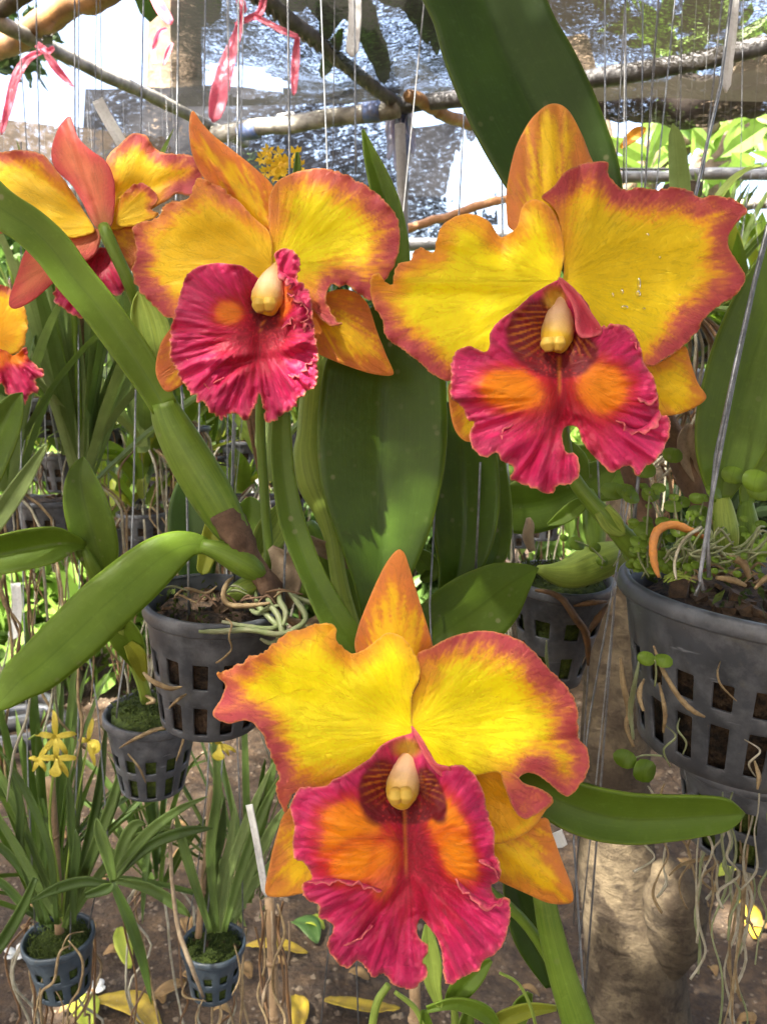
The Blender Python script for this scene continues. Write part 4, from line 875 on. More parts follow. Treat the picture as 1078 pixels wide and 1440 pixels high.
# sheath and stalk that carry the blooms
add('flower_sheath', ribbon([(196,410,6,.488),(204,432,20,.489),(212,462,26,.49),(220,500,24,.49),(228,540,16,.49),(232,566,8,.492)], nl=24, nu=12, fold=-.7, curl=.9, seed=5, tip0=True, tip1=False), M['leaf_yellow' if 0 else 'bulb_pale'], tA, solid=.0008)
flower_middle(tA); flower_back(tA)
add('flower_stalk', ptube([(378,445,7,.51),(376,520,7,.515),(368,560,8,.52),(366,600,7,.525),(372,700,7,.53),(380,800,7,.52)], ns=9, seg=18), M['bulb'], tA)
add('pseudobulb', ptube([(430,735,10,.56),(444,770,28,.56),(440,810,30,.56),(425,840,14,.555)], ns=16, seg=18), M['bulb'], tA)
add('dry_sheath', ribbon([(418,750,3,.535),(446,768,10,.54),(474,782,10,.545),(508,806,2,.55)], nl=20, fold=.8, wave=.3), M['husk_pale'], tA, solid=.0006)
add('dry_sheath', ribbon([(380,770,4,.515),(396,790,16,.515),(404,820,20,.515),(398,858,8,.515)], nl=20, fold=.6, wave=.5, seed=4), M['husk_pale'], tA, solid=.0006)
add('pseudobulb', ptube([(322,840,8,.50),(334,832,13,.50),(350,824,14,.503),(366,822,9,.505)], ns=14, seg=12), M['bulb_pale'], tA)
blade(tA, [(365,790,10,.54),(376,760,22,.54),(392,730,20,.545),(400,705,5,.55)], 'bulb_pale', fold=.5, seed=6)
blade(tA, [(345,760,16,.60),(350,730,22,.60),(352,710,16,.6),(352,698,4,.6)], 'leaf_bright', fold=.4, seed=7)
roots(tA, [
 [(372,828,4,.50),(380,850,5,.49),(392,868,5.5,.485),(396,892,5.5,.48),(384,905,5,.478),(366,898,4,.478)],
 [(404,830,4,.50),(420,850,5,.49),(430,870,5,.485),(416,884,5,.48),(392,892,5,.475),(350,886,5,.472),(310,888,5,.47),(280,888,4.5,.47)],
 [(360,830,4,.50),(362,850,5,.495),(378,868,5,.49),(390,882,5,.485),(370,884,5,.48),(340,880,4.5,.478),(312,874,4,.478)],
 [(392,828,4,.50),(394,846,5,.49),(402,862,5,.485),(398,880,5.5,.48)],
 [(410,836,4,.50),(440,848,5,.50),(470,842,4,.51)],
 [(344,846,4,.50),(360,862,4.5,.495),(376,856,4.5,.49),(396,850,4,.49)],
 [(420,880,4,.495),(452,880,4.5,.50),(480,866,4,.51)]], 'root_green')
roots(tA, [[(328,812,3,.498),(318,822,4,.49),(314,838,4.5,.485),(322,850,4.5,.485),(345,852,4.5,.485),(380,848,4,.487)],
           [(202,946,4,.475),(215,958,4.5,.47),(238,968,4,.47),(256,966,3,.475)], [(238,996,2.5,.48),(250,984,3,.475),(262,976,2.5,.48)], [(246,838,2.5,.51),(262,828,3,.50),(290,834,2.5,.5),(305,824,2,.5)], [(400,868,8,.51),(430,880,10,.51),(455,862,6,.52)]], 'root_tan')
roots(tA, [[(318,870,1.5,.472),(326,878,1.8,.468),(322,896,1.8,.466),(326,912,1.5,.47),(315,925,2,.472),(304,932,3,.475)]], 'root_tan')

# ================================================================== second pot at the left, behind and lower
potB = net_pot('hanging_pot', 'smaller grey pot with a mossy top hanging behind and below the left pot', V(214, 1000, .80), .0440, .030, .080, [(.42, .60), (.70, .96)], 12, tilt=(R(4), R(3)), rz=.1, seed=2, mossy=1.0, chips=0, fill=.98,
               wires=[wire_px([(164, 1010), (167, 980), (180, 900), (188, 700), (196, 300), (206, -200)], [.77, .77, .78, .8, .85, .95]), wire_px([(262, 1000), (268, 900), (280, 600), (286, 200), (292, -200)], [.8, .8, .82, .86, .95])], wr=.0009)
tE = thing('orchid_plant', 'young orchid with upright oval leaves and a yellowing shoot behind the long left leaf', 'orchid plant', V(190, 985, .79))
blade(tE, [(118,642,5,.66),(114,668,20,.66),(118,700,30,.662),(128,738,33,.665),(138,775,30,.67),(146,800,20,.675),(152,818,8,.68)], 'leaf_mid', fold=.35, tip0=True, tip1=False, seed=11)
blade(tE, [(-60,786,26,.64),(-10,782,27,.645),(40,772,28,.65),(80,765,24,.655),(104,764,12,.66),(120,768,5,.665)], 'leaf_bright', fold=.6, curl=.2, tip1=False, seed=12)
add('pseudobulb', ptube([(118,766,5,.667),(128,790,10,.67),(140,815,13,.68),(152,850,12,.69),(168,880,10,.71)], ns=12, seg=16), M['bulb'], tE)
blade(tE, [(150,856,6,.70),(168,884,20,.71),(184,910,20,.72),(196,940,8,.74)], 'leaf_bright', fold=.5, seed=13, tip0=True, tip1=False)
blade(tE, [(180,905,7,.715),(192,922,13,.72),(200,946,8,.74),(204,958,3,.75)], 'leaf_yellow', fold=.5, seed=14)
add('pseudobulb', ptube([(168,878,9,.71),(186,925,8,.74),(200,960,8,.77),(206,985,8,.79)], ns=12, seg=12), M['bulb_pale'], tE)
roots(tE, [[(200,975,3,.78),(216,985,4,.77),(206,990,3,.77)], [(168,1052,2,.76),(192,1038,3.2,.755),(220,1026,3.4,.755),(250,1020,3,.76)], [(260,1010,2,.76),(258,1040,2.4,.76),(248,1070,2,.76)], [(180,1060,2,.76),(196,1080,2,.76),(205,1100,2,.77)]], 'root_tan')

# ================================================================== middle plant behind the lowest bloom
tD = thing('orchid_plant', 'orchid with large dark upright leaves filling the centre behind the lowest bloom', 'orchid plant', V(540, 1050, .52))
potD = net_pot('hanging_pot', 'slotted pot hidden behind the lowest bloom', V(565, 1050, .54), .040, .028, .08, [(.30, .55), (.68, .95)], 10, seed=5, chips=4, wires=[wire_px([(612, 1050), (604, 850), (612, 700), (640, 400), (652, 160), (660, -500)], [.50, .50, .55, .62, .7, .8])], wr=.0006)
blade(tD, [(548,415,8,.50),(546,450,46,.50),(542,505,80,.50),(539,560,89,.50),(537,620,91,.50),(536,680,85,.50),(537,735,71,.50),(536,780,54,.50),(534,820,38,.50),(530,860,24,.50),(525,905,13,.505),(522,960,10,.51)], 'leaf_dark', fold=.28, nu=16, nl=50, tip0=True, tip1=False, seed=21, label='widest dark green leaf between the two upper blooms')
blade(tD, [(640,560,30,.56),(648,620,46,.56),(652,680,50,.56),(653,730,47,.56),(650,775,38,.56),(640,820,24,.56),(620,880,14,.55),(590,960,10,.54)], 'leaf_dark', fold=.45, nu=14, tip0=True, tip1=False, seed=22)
blade(tD, [(690,620,14,.59),(700,700,18,.59),(702,760,16,.59),(690,800,12,.58),(640,900,8,.57)], 'leaf_mid', fold=.6, seed=23, tip1=False)
blade(tD, [(396,580,12,.49),(396,630,15,.488),(399,671,16,.486),(409,727,18,.483),(425,775,18,.48),(441,812,18,.478),(464,858,21,.475),(490,900,23,.474),(520,940,18,.48),(545,1000,10,.5)], 'leaf_mid', fold=.35, tip1=False, seed=24, label='narrow green leaf bowed outwards, left of the wide dark leaf')
blade(tD, [(510,182,1.5,.53),(520,216,9,.53),(532,250,15,.53),(544,290,19,.53),(554,340,20,.53),(556,400,20,.53),(552,470,18,.53)], 'leaf_mid', fold=.7, seed=25, tip1=False, label='pointed leaf tip rising behind the upper middle bloom')
blade(tD, [(418,214,2,.56),(418,235,5,.56),(416,262,7,.56),(414,300,8,.56)], 'leaf_mid', fold=.6, seed=26, tip1=False)
add('pseudobulb', ptube([(446,500,16,.54),(440,560,19,.54),(436,612,19,.54),(436,640,25,.54),(444,680,26,.54),(456,712,19,.54),(468,760,12,.54),(480,830,12,.54),(510,930,12,.54),(540,1020,10,.54)], ns=20, seg=34, flat=.7), M['bulb_pale'], tD)
add('pseudobulb', ptube([(475,790,10,.58),(490,815,26,.58),(500,850,26,.58),(515,900,15,.57)], ns=16, seg=16), M['bulb'], tD)
blade(tD, [(575,770,4,.60),(596,790,16,.60),(606,806,12,.6),(590,815,4,.6)], 'leaf_mid', fold=.4, seed=27)

# ================================================================== lowest bloom on its own plant
tC = thing('orchid_plant', 'orchid with the nearest bloom, thick green stem and a leaf lying flat to the right', 'orchid plant', V(830, 1500, .40))
potC = net_pot('hanging_pot', 'slotted pot hanging just under the bottom of the view', V(850, 1560, .42), .045, .033, .08, [(.30, .55), (.68, .95)], 12, seed=6, chips=4, wires=[wire_px([(816, 1580), (820, 1400), (806, 1180), (830, 1000), (884, 700), (880, 300), (878, -500)], [.40, .41, .44, .5, .58, .7, .9])], wr=.0006)
flower_low(tC)
add('flower_stalk', ptube([(576,1105,5,.385),(600,1160,6,.395),(660,1230,7,.40),(740,1300,8,.405),(800,1400,8,.405)], ns=10, seg=18), M['bulb'], tC)
add('stem', ptube([(762,1250,15,.396),(774,1310,18,.396),(790,1370,20,.397),(806,1420,22,.398),(824,1480,23,.40),(838,1560,20,.41)], ns=18, seg=24, flat=.8), M['bulb'], tC)
blade(tC, [(716,1215,10,.42),(730,1260,22,.42),(745,1310,26,.42),(760,1350,20,.42),(772,1388,6,.42)], 'leaf_deep', fold=.5, seed=31, tip1=False)
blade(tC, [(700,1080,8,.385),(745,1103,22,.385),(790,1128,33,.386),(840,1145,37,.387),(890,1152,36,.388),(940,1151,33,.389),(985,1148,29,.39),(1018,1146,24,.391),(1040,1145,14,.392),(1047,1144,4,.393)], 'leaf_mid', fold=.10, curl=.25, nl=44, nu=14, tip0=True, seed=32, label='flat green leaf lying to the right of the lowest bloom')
blade(tC, [(735,1092,4,.391),(770,1100,8,.392),(810,1108,10,.393),(850,1118,8,.394),(880,1124,2,.394)], 'leaf_deep', fold=.3, seed=33)

# ================================================================== right pot and its plant
potR = net_pot('hanging_pot', 'largest dark grey slotted pot, cut by the right edge', V(1074, 826, .475), .0775, .0590, .098, [(.38, .54), (.64, .91)], 21, tilt=(R(3), R(3)), rz=.12, seed=3, chips=26, mossy=.12, rimh=.085, sfr=.5,
               wires=[wire_px([(977, 838), (985, 818), (988, 830), (983, 812), (1000, 700), (1030, 540), (1060, 400), (1100, 250), (1150, -60)], [.395, .395, .395, .395, .40, .41, .42, .43, .45]),
                      wire_px([(996, 812), (994, 760), (1006, 640), (1036, 500), (1068, 360), (1120, 160), (1180, -200)], [.398, .399, .405, .41, .42, .43, .45]),
                      wire_px([(884, 800), (900, 640), (960, 350), (1012, 120), (1040, -100), (1060, -400)], [.47, .48, .5, .52, .55, .6])], wr=.0011)
tR = thing('orchid_plant', 'orchid in the large right pot with the upper right bloom and tall dark leaf', 'orchid plant', V(985, 790, .47))
flower_right(tR)
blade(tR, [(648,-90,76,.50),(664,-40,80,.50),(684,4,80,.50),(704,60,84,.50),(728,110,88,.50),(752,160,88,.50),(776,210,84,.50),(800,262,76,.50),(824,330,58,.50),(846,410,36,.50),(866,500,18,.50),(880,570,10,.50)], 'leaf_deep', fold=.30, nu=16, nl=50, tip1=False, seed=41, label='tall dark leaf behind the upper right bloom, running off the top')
add('pseudobulb', ptube([(874,540,10,.51),(878,590,14,.51),(884,640,17,.51),(898,690,16,.51),(912,740,12,.505),(925,780,9,.50)], ns=14, seg=20), M['husk'], tR)
add('flower_stalk', ptube([(786,500,6,.44),(790,580,7,.45),(800,655,9,.455),(812,682,10.5,.455),(830,705,11,.455),(848,724,13,.455),(868,746,14.5,.457),(890,770,17,.46),(908,790,15,.465),(918,806,8,.47)], ns=16, seg=34), M['bulb'], tR)
blade(tR, [(846,716,12,.452),(862,738,15,.452),(878,752,4,.452)], 'bulb_pale', fold=.6, seed=45, nl=12)
add('pseudobulb', ptube([(925,560,6,.53),(940,600,14,.53),(955,640,18,.53),(972,680,17,.525),(985,720,12,.52),(995,770,8,.51)], ns=14, seg=18), M['husk'], tR)
add('dry_sheath', ribbon([(968,596,3,.52),(966,620,14,.52),(972,650,14,.52),(984,682,4,.52)], nl=16, fold=.8, wave=.5, seed=8), M['husk_pale'], tR, solid=.0006)
blade(tR, [(1150,300,20,.45),(1112,372,44,.45),(1085,430,54,.45),(1062,490,58,.45),(1044,550,58,.45),(1030,605,54,.45),(1020,650,42,.45),(1014,685,24,.45),(1014,706,11,.45)], 'leaf_mid', fold=.42, nu=14, tip1=False, seed=42, label='broad leaf at the right edge behind the taut wire')
add('pseudobulb', ptube([(1014,700,11,.45),(1017,722,15,.45),(1020,745,17,.45),(1022,762,15,.45),(1024,785,9,.455)], ns=14, seg=16), M['bulb_pale'], tR)
blade(tR, [(1150,600,20,.47),(1110,630,32,.47),(1075,655,28,.47),(1055,685,16,.47),(1048,712,8,.47)], 'leaf_bright', fold=.4, seed=43, tip1=False)
add('pseudobulb', ptube([(1048,705,9,.47),(1050,740,16,.47),(1056,775,14,.47),(1060,800,8,.47)], ns=14, seg=14), M['bulb'], tR)
add('pseudobulb', ptube([(1110,745,14,.44),(1078,766,15,.44),(1050,785,11,.445),(1035,795,7,.45)], ns=12, seg=14), M['bulb'], tR)
roots(tR, [[(926,812,4,.41),(919,790,6.5,.41),(918,762,7,.41),(926,744,7,.412),(945,738,7,.414),(965,744,6.5,.418),(990,756,6,.425)]], 'root_orange', ns=10)
add('root', ptube([(985,742,3,.42),(960,760,2.2,.41),(948,790,2.4,.405),(950,815,1.6,.40)], ns=7, seg=20, wob=.15), M['root_white'], tR)
roots(tR, [[(1000,790,5,.43),(1020,782,6,.42),(1044,792,7,.415),(1052,812,6,.415)], [(1006,812,6,.42),(1030,816,6,.42),(1048,824,5,.42)], [(1060,828,4,.41),(1078,812,5,.41),(1100,806,5,.41)]], 'root_tan')
roots(tR, [[(918,908,3,.402),(930,940,4,.40),(944,965,4,.398),(958,985,4.5,.398),(974,1000,4.5,.398),(990,1008,3.5,.40)], [(905,955,3,.41),(898,975,4.5,.405),(904,1000,4,.402)], [(926,960,3,.41),(934,1000,4,.405),(932,1030,3,.41)], [(1060,1070,3,.405),(1066,1092,4,.40),(1064,1110,3,.40)], [(872,925,4,.45),(876,965,5,.45),(884,1000,5,.45),(880,1020,4,.45),(890,1050,5,.45)]], 'root_tan')
roots(tR, [[(898,930,3,.42),(892,960,4,.42),(886,1000,4.5,.43),(890,1040,4,.43)]], 'root_green')
rr_ = random.Random(77)
for i in range(4):
    x = (955, 1012, 1046, 935)[i]; y = (1010, 930, 1040, 1020)[i]; d = .400 + .006 * rr_.random() + (.03 if x < 930 else 0)
    add('root', ptube([(x, y, .8, d + .01), (x + rr_.gauss(0, 9), y + 16, 1.5, d), (x + rr_.gauss(0, 14), y + 34, 1.6, d), (x + rr_.gauss(0, 18), y + rr_.uniform(40, 64), .8, d + .004)], ns=6, seg=20, wob=.2, seed=i), M[rr_.choice(['root_tan', 'root_white', 'root_green'])], tR)
for i in range(14):
    x = rr_.uniform(925, 1070); y = rr_.uniform(800, 822); d = .425
    add('root', ptube([(x, y, 1, d), (x + rr_.uniform(8, 20), y - rr_.uniform(2, 14), 2, d), (x + rr_.uniform(20, 46), y + rr_.uniform(-8, 6), 1.2, d)], ns=6, seg=14, wob=.2, seed=i), M[rr_.choice(['root_tan', 'root_brown', 'root_green', 'bulb_pale'])], tR)
for i in range(12):
    x = rr_.uniform(230, 400); y = rr_.uniform(826, 850); d = .492
    add('root', ptube([(x, y, 1, d), (x + rr_.uniform(6, 16), y - rr_.uniform(2, 12), 1.8, d), (x + rr_.uniform(18, 40), y + rr_.uniform(-8, 8), 1, d)], ns=6, seg=14, wob=.2, seed=i), M[rr_.choice(['root_tan', 'root_brown', 'root_green', 'husk'])], tA)
# weeds
def disc_leaf(c, r, nrm, up=None, n=12, notch=.0):
    nrm = np.array(nrm, float); nrm /= np.linalg.norm(nrm); a1 = np.cross(nrm, [0.3, .1, 1.0]); a1 /= np.linalg.norm(a1); a2 = np.cross(nrm, a1)
    c = np.array(c, float); v = [c - nrm * r * .15]; 
    for i in range(n): a = i / n * 2 * math.pi; k = r * (1 + .06 * math.cos(2 * a)); v.append(c + a1 * math.cos(a) * k + a2 * math.sin(a) * k * .86 + nrm * r * .1 * math.cos(3 * a))
    uv = np.array([[.5, .5]] + [[.5 + .4 * math.cos(i / n * 6.283), .5 + .45 * math.sin(i / n * 6.283)] for i in range(n)])
    return (np.array(v), [(0, 1 + i, 1 + (i + 1) % n) for i in range(n)], uv)
rw = random.Random(9)
def weed(label, stems, leaves, mt='leaf_bright', d0=.44, r=7):
    t = thing('creeping_weed', label, 'weed', V(stems[0][0][0], stems[0][0][1], d0), 'small round-leaved weeds in the pots')
    for s in stems: add('stem', ptube(s, ns=5, seg=14), M['root_green'], t)
    for (x, y, rr, d) in leaves:
        add('leaf', disc_leaf(V(x, y, d), rr * d / FPX, (rw.uniform(-.5, .5), -1, rw.uniform(.1, .9))), M[mt], t, solid=.0003)
    return t
lv = [(908,926,8,.398),(932,928,9,.398)]
weed('two round leaves sprouting from an upper slot of the large right pot', [[(920,965,1.5,.402),(922,945,1.6,.4),(920,928,1.4,.398)]], [(908,926,12.5,.398),(932,929,12.5,.398)])
weed('pair of round leaves hanging beside the foot of the large right pot', [[(930,1063,1.4,.40),(905,1062,1.4,.398),(890,1067,1.2,.396)]], [(878,1067,16,.394),(906,1084,20,.392)], 'leaf_mid')
st, lf = [], []
for i in range(26):
    x = rw.uniform(885, 1010); y = rw.uniform(690, 782); d = rw.uniform(.42, .50)
    st.append([(x + rw.uniform(-25, 25), rw.uniform(795, 815), 1.3, d), (x + rw.uniform(-18, 18), (y + 805) / 2, 1.5, d), (x, y, 1.1, d)])
    lf.append((x, y, rw.uniform(6, 15), d))
    if rw.random() < .6: lf.append((x + rw.uniform(-14, 14), y + rw.uniform(-14, 2), rw.uniform(5, 10), d))
for i in range(46): lf.append((rw.uniform(885, 1070), min(rw.gauss(755, 30), 786), rw.uniform(3.5, 8.5), rw.uniform(.41, .49)))
for i in range(60):
    x = rw.uniform(886, 1000); lf.append((x, rw.uniform(772, 800 + (x - 886) * .10), rw.uniform(3.5, 8), rw.uniform(.415, .455)))
for i in range(26): lf.append((rw.uniform(1000, 1075), rw.uniform(778, 812), rw.uniform(3, 7), rw.uniform(.41, .45)))
for a in ((862,690,17,.48),(880,690,15,.47),(905,660,16,.47),(945,712,12,.43),(1062,676,20,.42),(1068,690,18,.43),(1030,668,16,.44),(905,745,15,.44),(955,770,10,.42),(945,640,14,.48)): lf.append(a)
for i in range(30):
    x = rw.uniform(925, 1060); st.append([(x, rw.uniform(770, 800), 1.6, .42), (x + rw.uniform(10, 40), rw.uniform(740, 790), 2, .415), (x + rw.uniform(20, 70), rw.uniform(740, 800), 1.5, .42)])
weed('tangle of round-leaved weeds covering the top of the large right pot', st, lf, 'leaf_bright')

# second pot below the large one
potS = net_pot('hanging_pot', 'mossy dark pot showing under the large right pot', V(1075, 1062, .60), .060, .050, .066, [(.30, .55), (.66, .94)], 12, rz=.3, seed=8, mossy=.9, chips=0, fill=.98, wires=[wire_px([(965, 1100), (905, 840), (900, 500), (905, -300)], [.55, .6, .7, .9])], wr=.0007)

# ================================================================== middle right pot (behind)
dM = .60
potM = net_pot('hanging_pot', 'slotted pot with brown roots on its side between the lowest bloom and the large pot', V(788, 812, .62), .0385, .0205, .083, [(.30, .47), (.66, .88)], 9, tilt=(R(5), R(2)), rz=.5, seed=4, mossy=.8, chips=6, fill=.96, rimh=.09,
               wires=[wire_px([(724, 806), (716, 700), (708, 560), (706, 300), (700, -60)], [.60, .62, .65, .7, .8]), wire_px([(675, 650), (668, 815)], [.545, .545]), wire_px([(846, 806), (838, 600), (850, 200), (850, -60)], [.62, .65, .7, .8])], wr=.0008)
tM = thing('orchid_plant', 'orchid with glossy folded leaf and ribbed bulb in the pot left of the large one', 'orchid plant', V(790, 800, .61))
blade(tM, [(757,799,3,.54),(738,808,18,.538),(712,824,38,.535),(684,846,50,.53),(654,868,54,.525),(622,890,50,.52),(585,915,36,.52),(550,935,14,.52)], 'leaf_mid', fold=.15, asym=-.25, nu=14, tip0=True, seed=51, label='glossy folded leaf pointing down left behind the lowest bloom')
blade(tM, [(686,700,18,.66),(712,712,34,.66),(750,712,38,.66),(790,700,34,.66),(830,676,26,.66),(866,650,10,.66)], 'leaf_mid', fold=.35, seed=52, tip0=True)
blade(tM, [(790,640,18,.70),(812,655,36,.70),(840,665,40,.7),(880,668,30,.7),(906,660,8,.7)], 'leaf_bright', fold=.3, seed=53)
blade(tM, [(770,738,2,.62),(790,728,10,.62),(812,712,11,.62),(828,700,3,.62)], 'leaf_bright', fold=.4, seed=54)
blade(tM, [(788,610,3,.6),(794,630,16,.6),(806,655,22,.6),(820,680,10,.6)], 'leaf_mid', fold=.5, seed=55)
add('pseudobulb', ptube([(756,800,6,.56),(776,806,14,.565),(800,806,22,.57),(826,796,26,.575),(850,786,25,.58),(872,776,16,.585),(888,772,6,.59)], ns=20, seg=24), M['bulb_pale'], tM)
add('pseudobulb', ptube([(828,690,6,.64),(832,715,14,.63),(836,745,16,.625),(838,775,10,.62)], ns=12, seg=12), M['bulb'], tM)
add('pseudobulb', ptube([(748,775,5,.6),(742,755,8,.6),(744,738,7,.6),(742,728,3,.6)], ns=10, seg=12), M['husk_pale'], tM)
roots(tM, [[(752,830,4,.58),(775,834,5,.575),(792,845,6,.572),(806,866,6.5,.57),(820,885,6.5,.575),(826,905,6,.58),(826,935,4,.59)], [(806,852,3,.58),(830,848,5,.575),(852,846,4,.58)], [(854,850,4,.585),(840,870,6,.58),(826,890,5,.58)], [(735,900,2,.57),(745,920,3,.57),(760,930,2,.57)]], 'root_brown')
roots(tM, [[(768,900,2,.575),(768,925,3,.57),(772,950,2,.575)]], 'root_green')
for i, (x, y) in enumerate(((806,765),(835,780),(842,765),(860,775),(842,795))):
    pass
weed('small round leaves over the pot left of the large one', [[(850,790,1.2,.55),(830,770,1.4,.55),(808,760,1.2,.55)], [(845,800,1.2,.55),(846,785,1.2,.55),(836,775,1.2,.55)]], [(810,764,13,.55),(836,770,9,.55),(846,789,9,.55),(792,756,6,.56)], 'leaf_bright')
# edge flower on a plant further left
tF = thing('orchid_plant', 'orange and crimson bloom of a plant mostly outside the left edge', 'orchid plant', V(-60, 760, .66))
ff = add('flower', ptube([(-5,478,8,.63),(-30,520,6,.65),(-60,620,7,.66),(-60,760,8,.66)], ns=10, seg=12), M['bulb'], tF)
for pn, pcs, mt in flower_edge(tF): add(pn, join(*pcs), M[mt], ff, solid=.0006, offs=0)
blade(tF, [(-60,760,20,.6),(-20,660,26,.6),(4,600,26,.6),(22,565,14,.6),(32,552,3,.6)], 'leaf_mid', fold=.5, seed=61)
# ------------------------------------------------------------------ setting materials
def ground_mat():
    m, t = mat('garden_soil'); ob = coords(t)
    n1 = noise_tex(t, 2.2, 6, .62, ob); n2 = noise_tex(t, 38, 6, .68, ob); n3 = noise_tex(t, 9, 4, .6, ob)
    vo = nd(t, 'TexVoronoi'); vo.inputs['Scale'].default_value = 85; t.links.new(ob, vo.inputs['Vector'])
    col = mixc(t, ramp(t, n1, [(.35, (0, 0, 0)), (.65, (1, 1, 1))]), (.100, .066, .038), (.056, .036, .021))
    col = mixc(t, ramp(t, n3, [(.5, (0, 0, 0)), (.7, (.7, .7, .7))]), col, (.10, .078, .057))
    col = mixc(t, ramp(t, n2, [(.4, (0, 0, 0)), (.62, (.8, .8, .8))]), col, (.035, .026, .02))
    gs = nd(t, 'SeparateColor'); t.links.new(vo.outputs['Color'], gs.inputs[0])
    gf = math_(t, 'MULTIPLY', ramp(t, vo.outputs['Distance'], [(.25, (1, 1, 1)), (.42, (0, 0, 0))]), ramp(t, gs.outputs[0], [(.84, (0, 0, 0)), (.90, (1, 1, 1))]))
    col = mixc(t, math_(t, 'MULTIPLY', gf, .8), col, mixc(t, gs.outputs[1], (.11, .085, .06), (.26, .21, .15)))
    b = bump(t, n2, .9, .012); b = bump(t, math_(t, 'SUBTRACT', 1.0, vo.outputs['Distance']), .6, .006, b)
    finish(t, col, .9, b, spec=.2); return m
def net_mat(name, c, dens, holes=3.2, weave=260, thr=(.42, .62), rot=0.0, an=(26, 78), iso=75, amp=2.0):
    """woven shade cloth: dark threads with sky showing between them, thin in places"""
    m, t = mat(name); uv = nd(t, 'UVMap').outputs[0]; ob = coords(t)
    w1 = nd(t, 'TexWave', wave_type='BANDS', bands_direction='X'); w2 = nd(t, 'TexWave', wave_type='BANDS', bands_direction='Y')
    mp = nd(t, 'Mapping'); mp.inputs['Rotation'].default_value = (0, 0, rot); t.links.new(uv, mp.inputs[0])
    for w_, s_ in ((w1, weave), (w2, weave * .62)):
        w_.inputs['Scale'].default_value = s_; w_.inputs['Distortion'].default_value = 2.2; w_.inputs['Detail'].default_value = 2; w_.inputs['Detail Scale'].default_value = .35
        t.links.new(mp.outputs[0], w_.inputs['Vector'])
    k = math_(t, 'MULTIPLY', w1.outputs['Fac'], w2.outputs['Fac'])
    mp2 = nd(t, 'Mapping'); mp2.inputs['Rotation'].default_value = (0, 0, rot + .35); mp2.inputs['Scale'].default_value = (*an, 1); t.links.new(uv, mp2.inputs[0])
    n1 = noise_tex(t, holes, 6, .7, ob, .6); n2 = noise_tex(t, 1.0, 4, .75, mp2.outputs[0], .5); n3 = noise_tex(t, iso, 3, .75, ob)
    op = math_(t, 'ADD', math_(t, 'MULTIPLY_ADD', n1, 1.5, -.75), math_(t, 'MULTIPLY_ADD', k, .35, -.1))
    op = math_(t, 'ADD', op, math_(t, 'MULTIPLY_ADD', n2, amp, -amp / 2)); op = math_(t, 'ADD', op, math_(t, 'MULTIPLY_ADD', n3, 1.6, -.8))
    alpha = ramp(t, math_(t, 'ADD', op, .5), [(dens - .05, (1, 1, 1)), (dens + .10, (.04, .04, .04))])
    pr = nd(t, 'BsdfPrincipled'); pr.inputs['Roughness'].default_value = .7; pr.inputs['Specular IOR Level'].default_value = .25
    t.links.new(mixc(t, ramp(t, n2, [(.4, (0, 0, 0)), (.7, (1, 1, 1))]), c, np.array(c) * 2.6), pr.inputs['Base Color'])
    trl = nd(t, 'BsdfTranslucent'); trl.inputs[0].default_value = (*[min(1, a * 3) for a in c], 1)
    ms = nd(t, 'MixShader'); ms.inputs[0].default_value = .08; t.links.new(pr.outputs[0], ms.inputs[1]); t.links.new(trl.outputs[0], ms.inputs[2])
    tp = nd(t, 'BsdfTransparent'); mx = nd(t, 'MixShader'); t.links.new(alpha, mx.inputs[0]); t.links.new(tp.outputs[0], mx.inputs[1]); t.links.new(ms.outputs[0], mx.inputs[2])
    o = nd(t, 'OutputMaterial'); t.links.new(mx.outputs[0], o.inputs[0]); return m
M['ground'] = ground_mat()
M['net_light'] = net_mat('shade_net', (.024, .024, .022), .63, an=(40, 220), iso=130, amp=1.4)
M['net_roof_thin'] = net_mat('thin_overhead_net', (.04, .04, .04), .68, holes=1.5)
M['net_mid'] = net_mat('patchy_shade_net', (.026, .022, .017), .68, holes=2.6, an=(40, 220), iso=130, amp=1.3)
M['net_dark'] = net_mat('dense_shade_net', (.018, .019, .022), .76, holes=2.5, thr=(.30, .6))
M['net_brown'] = net_mat('brown_shade_net', (.060, .048, .036), .66, iso=42, amp=1.7, holes=5, thr=(.4, .7))
M['net_roll'] = net_mat('rolled_net_cloth', (.016, .012, .009), .68, iso=55, an=(18, 60), amp=2.0, holes=6)
M['net_roof'] = net_mat('overhead_net', (.05, .05, .05), .84, holes=1.5)
def trunk_mat(name, a, b_, c_, sc=15):
    m, t = mat(name); ob = coords(t, 'Object', (1, 1, .7)); o2 = coords(t, 'Object', (1, 1, 2.2))
    n1 = noise_tex(t, sc, 8, .7, ob); n2 = noise_tex(t, sc * 6, 8, .78, ob); n3 = noise_tex(t, sc * 1.2, 4, .6, o2, .6)
    col = mixc(t, ramp(t, n1, [(.38, (0, 0, 0)), (.6, (1, 1, 1))]), a, b_)
    col = mixc(t, ramp(t, n2, [(.5, (0, 0, 0)), (.68, (.8, .8, .8))]), col, c_)
    col = mixc(t, ramp(t, n3, [(.56, (0, 0, 0)), (.64, (.6, .6, .6))]), col, np.array(c_) * .6)
    b = bump(t, n3, .7, .012); b = bump(t, n2, .8, .006, b); b = bump(t, n1, .5, .01, b)
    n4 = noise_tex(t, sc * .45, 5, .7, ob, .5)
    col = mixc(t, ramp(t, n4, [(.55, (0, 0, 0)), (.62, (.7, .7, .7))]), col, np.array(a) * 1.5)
    finish(t, col, .85, b, spec=.2); return m
M['trunk'] = trunk_mat('pale_trunk', (.095, .074, .045), (.045, .033, .021), (.02, .014, .010))
M['trunk_far'] = trunk_mat('far_trunk', (.19, .145, .10), (.12, .09, .06), (.06, .045, .03), 7)
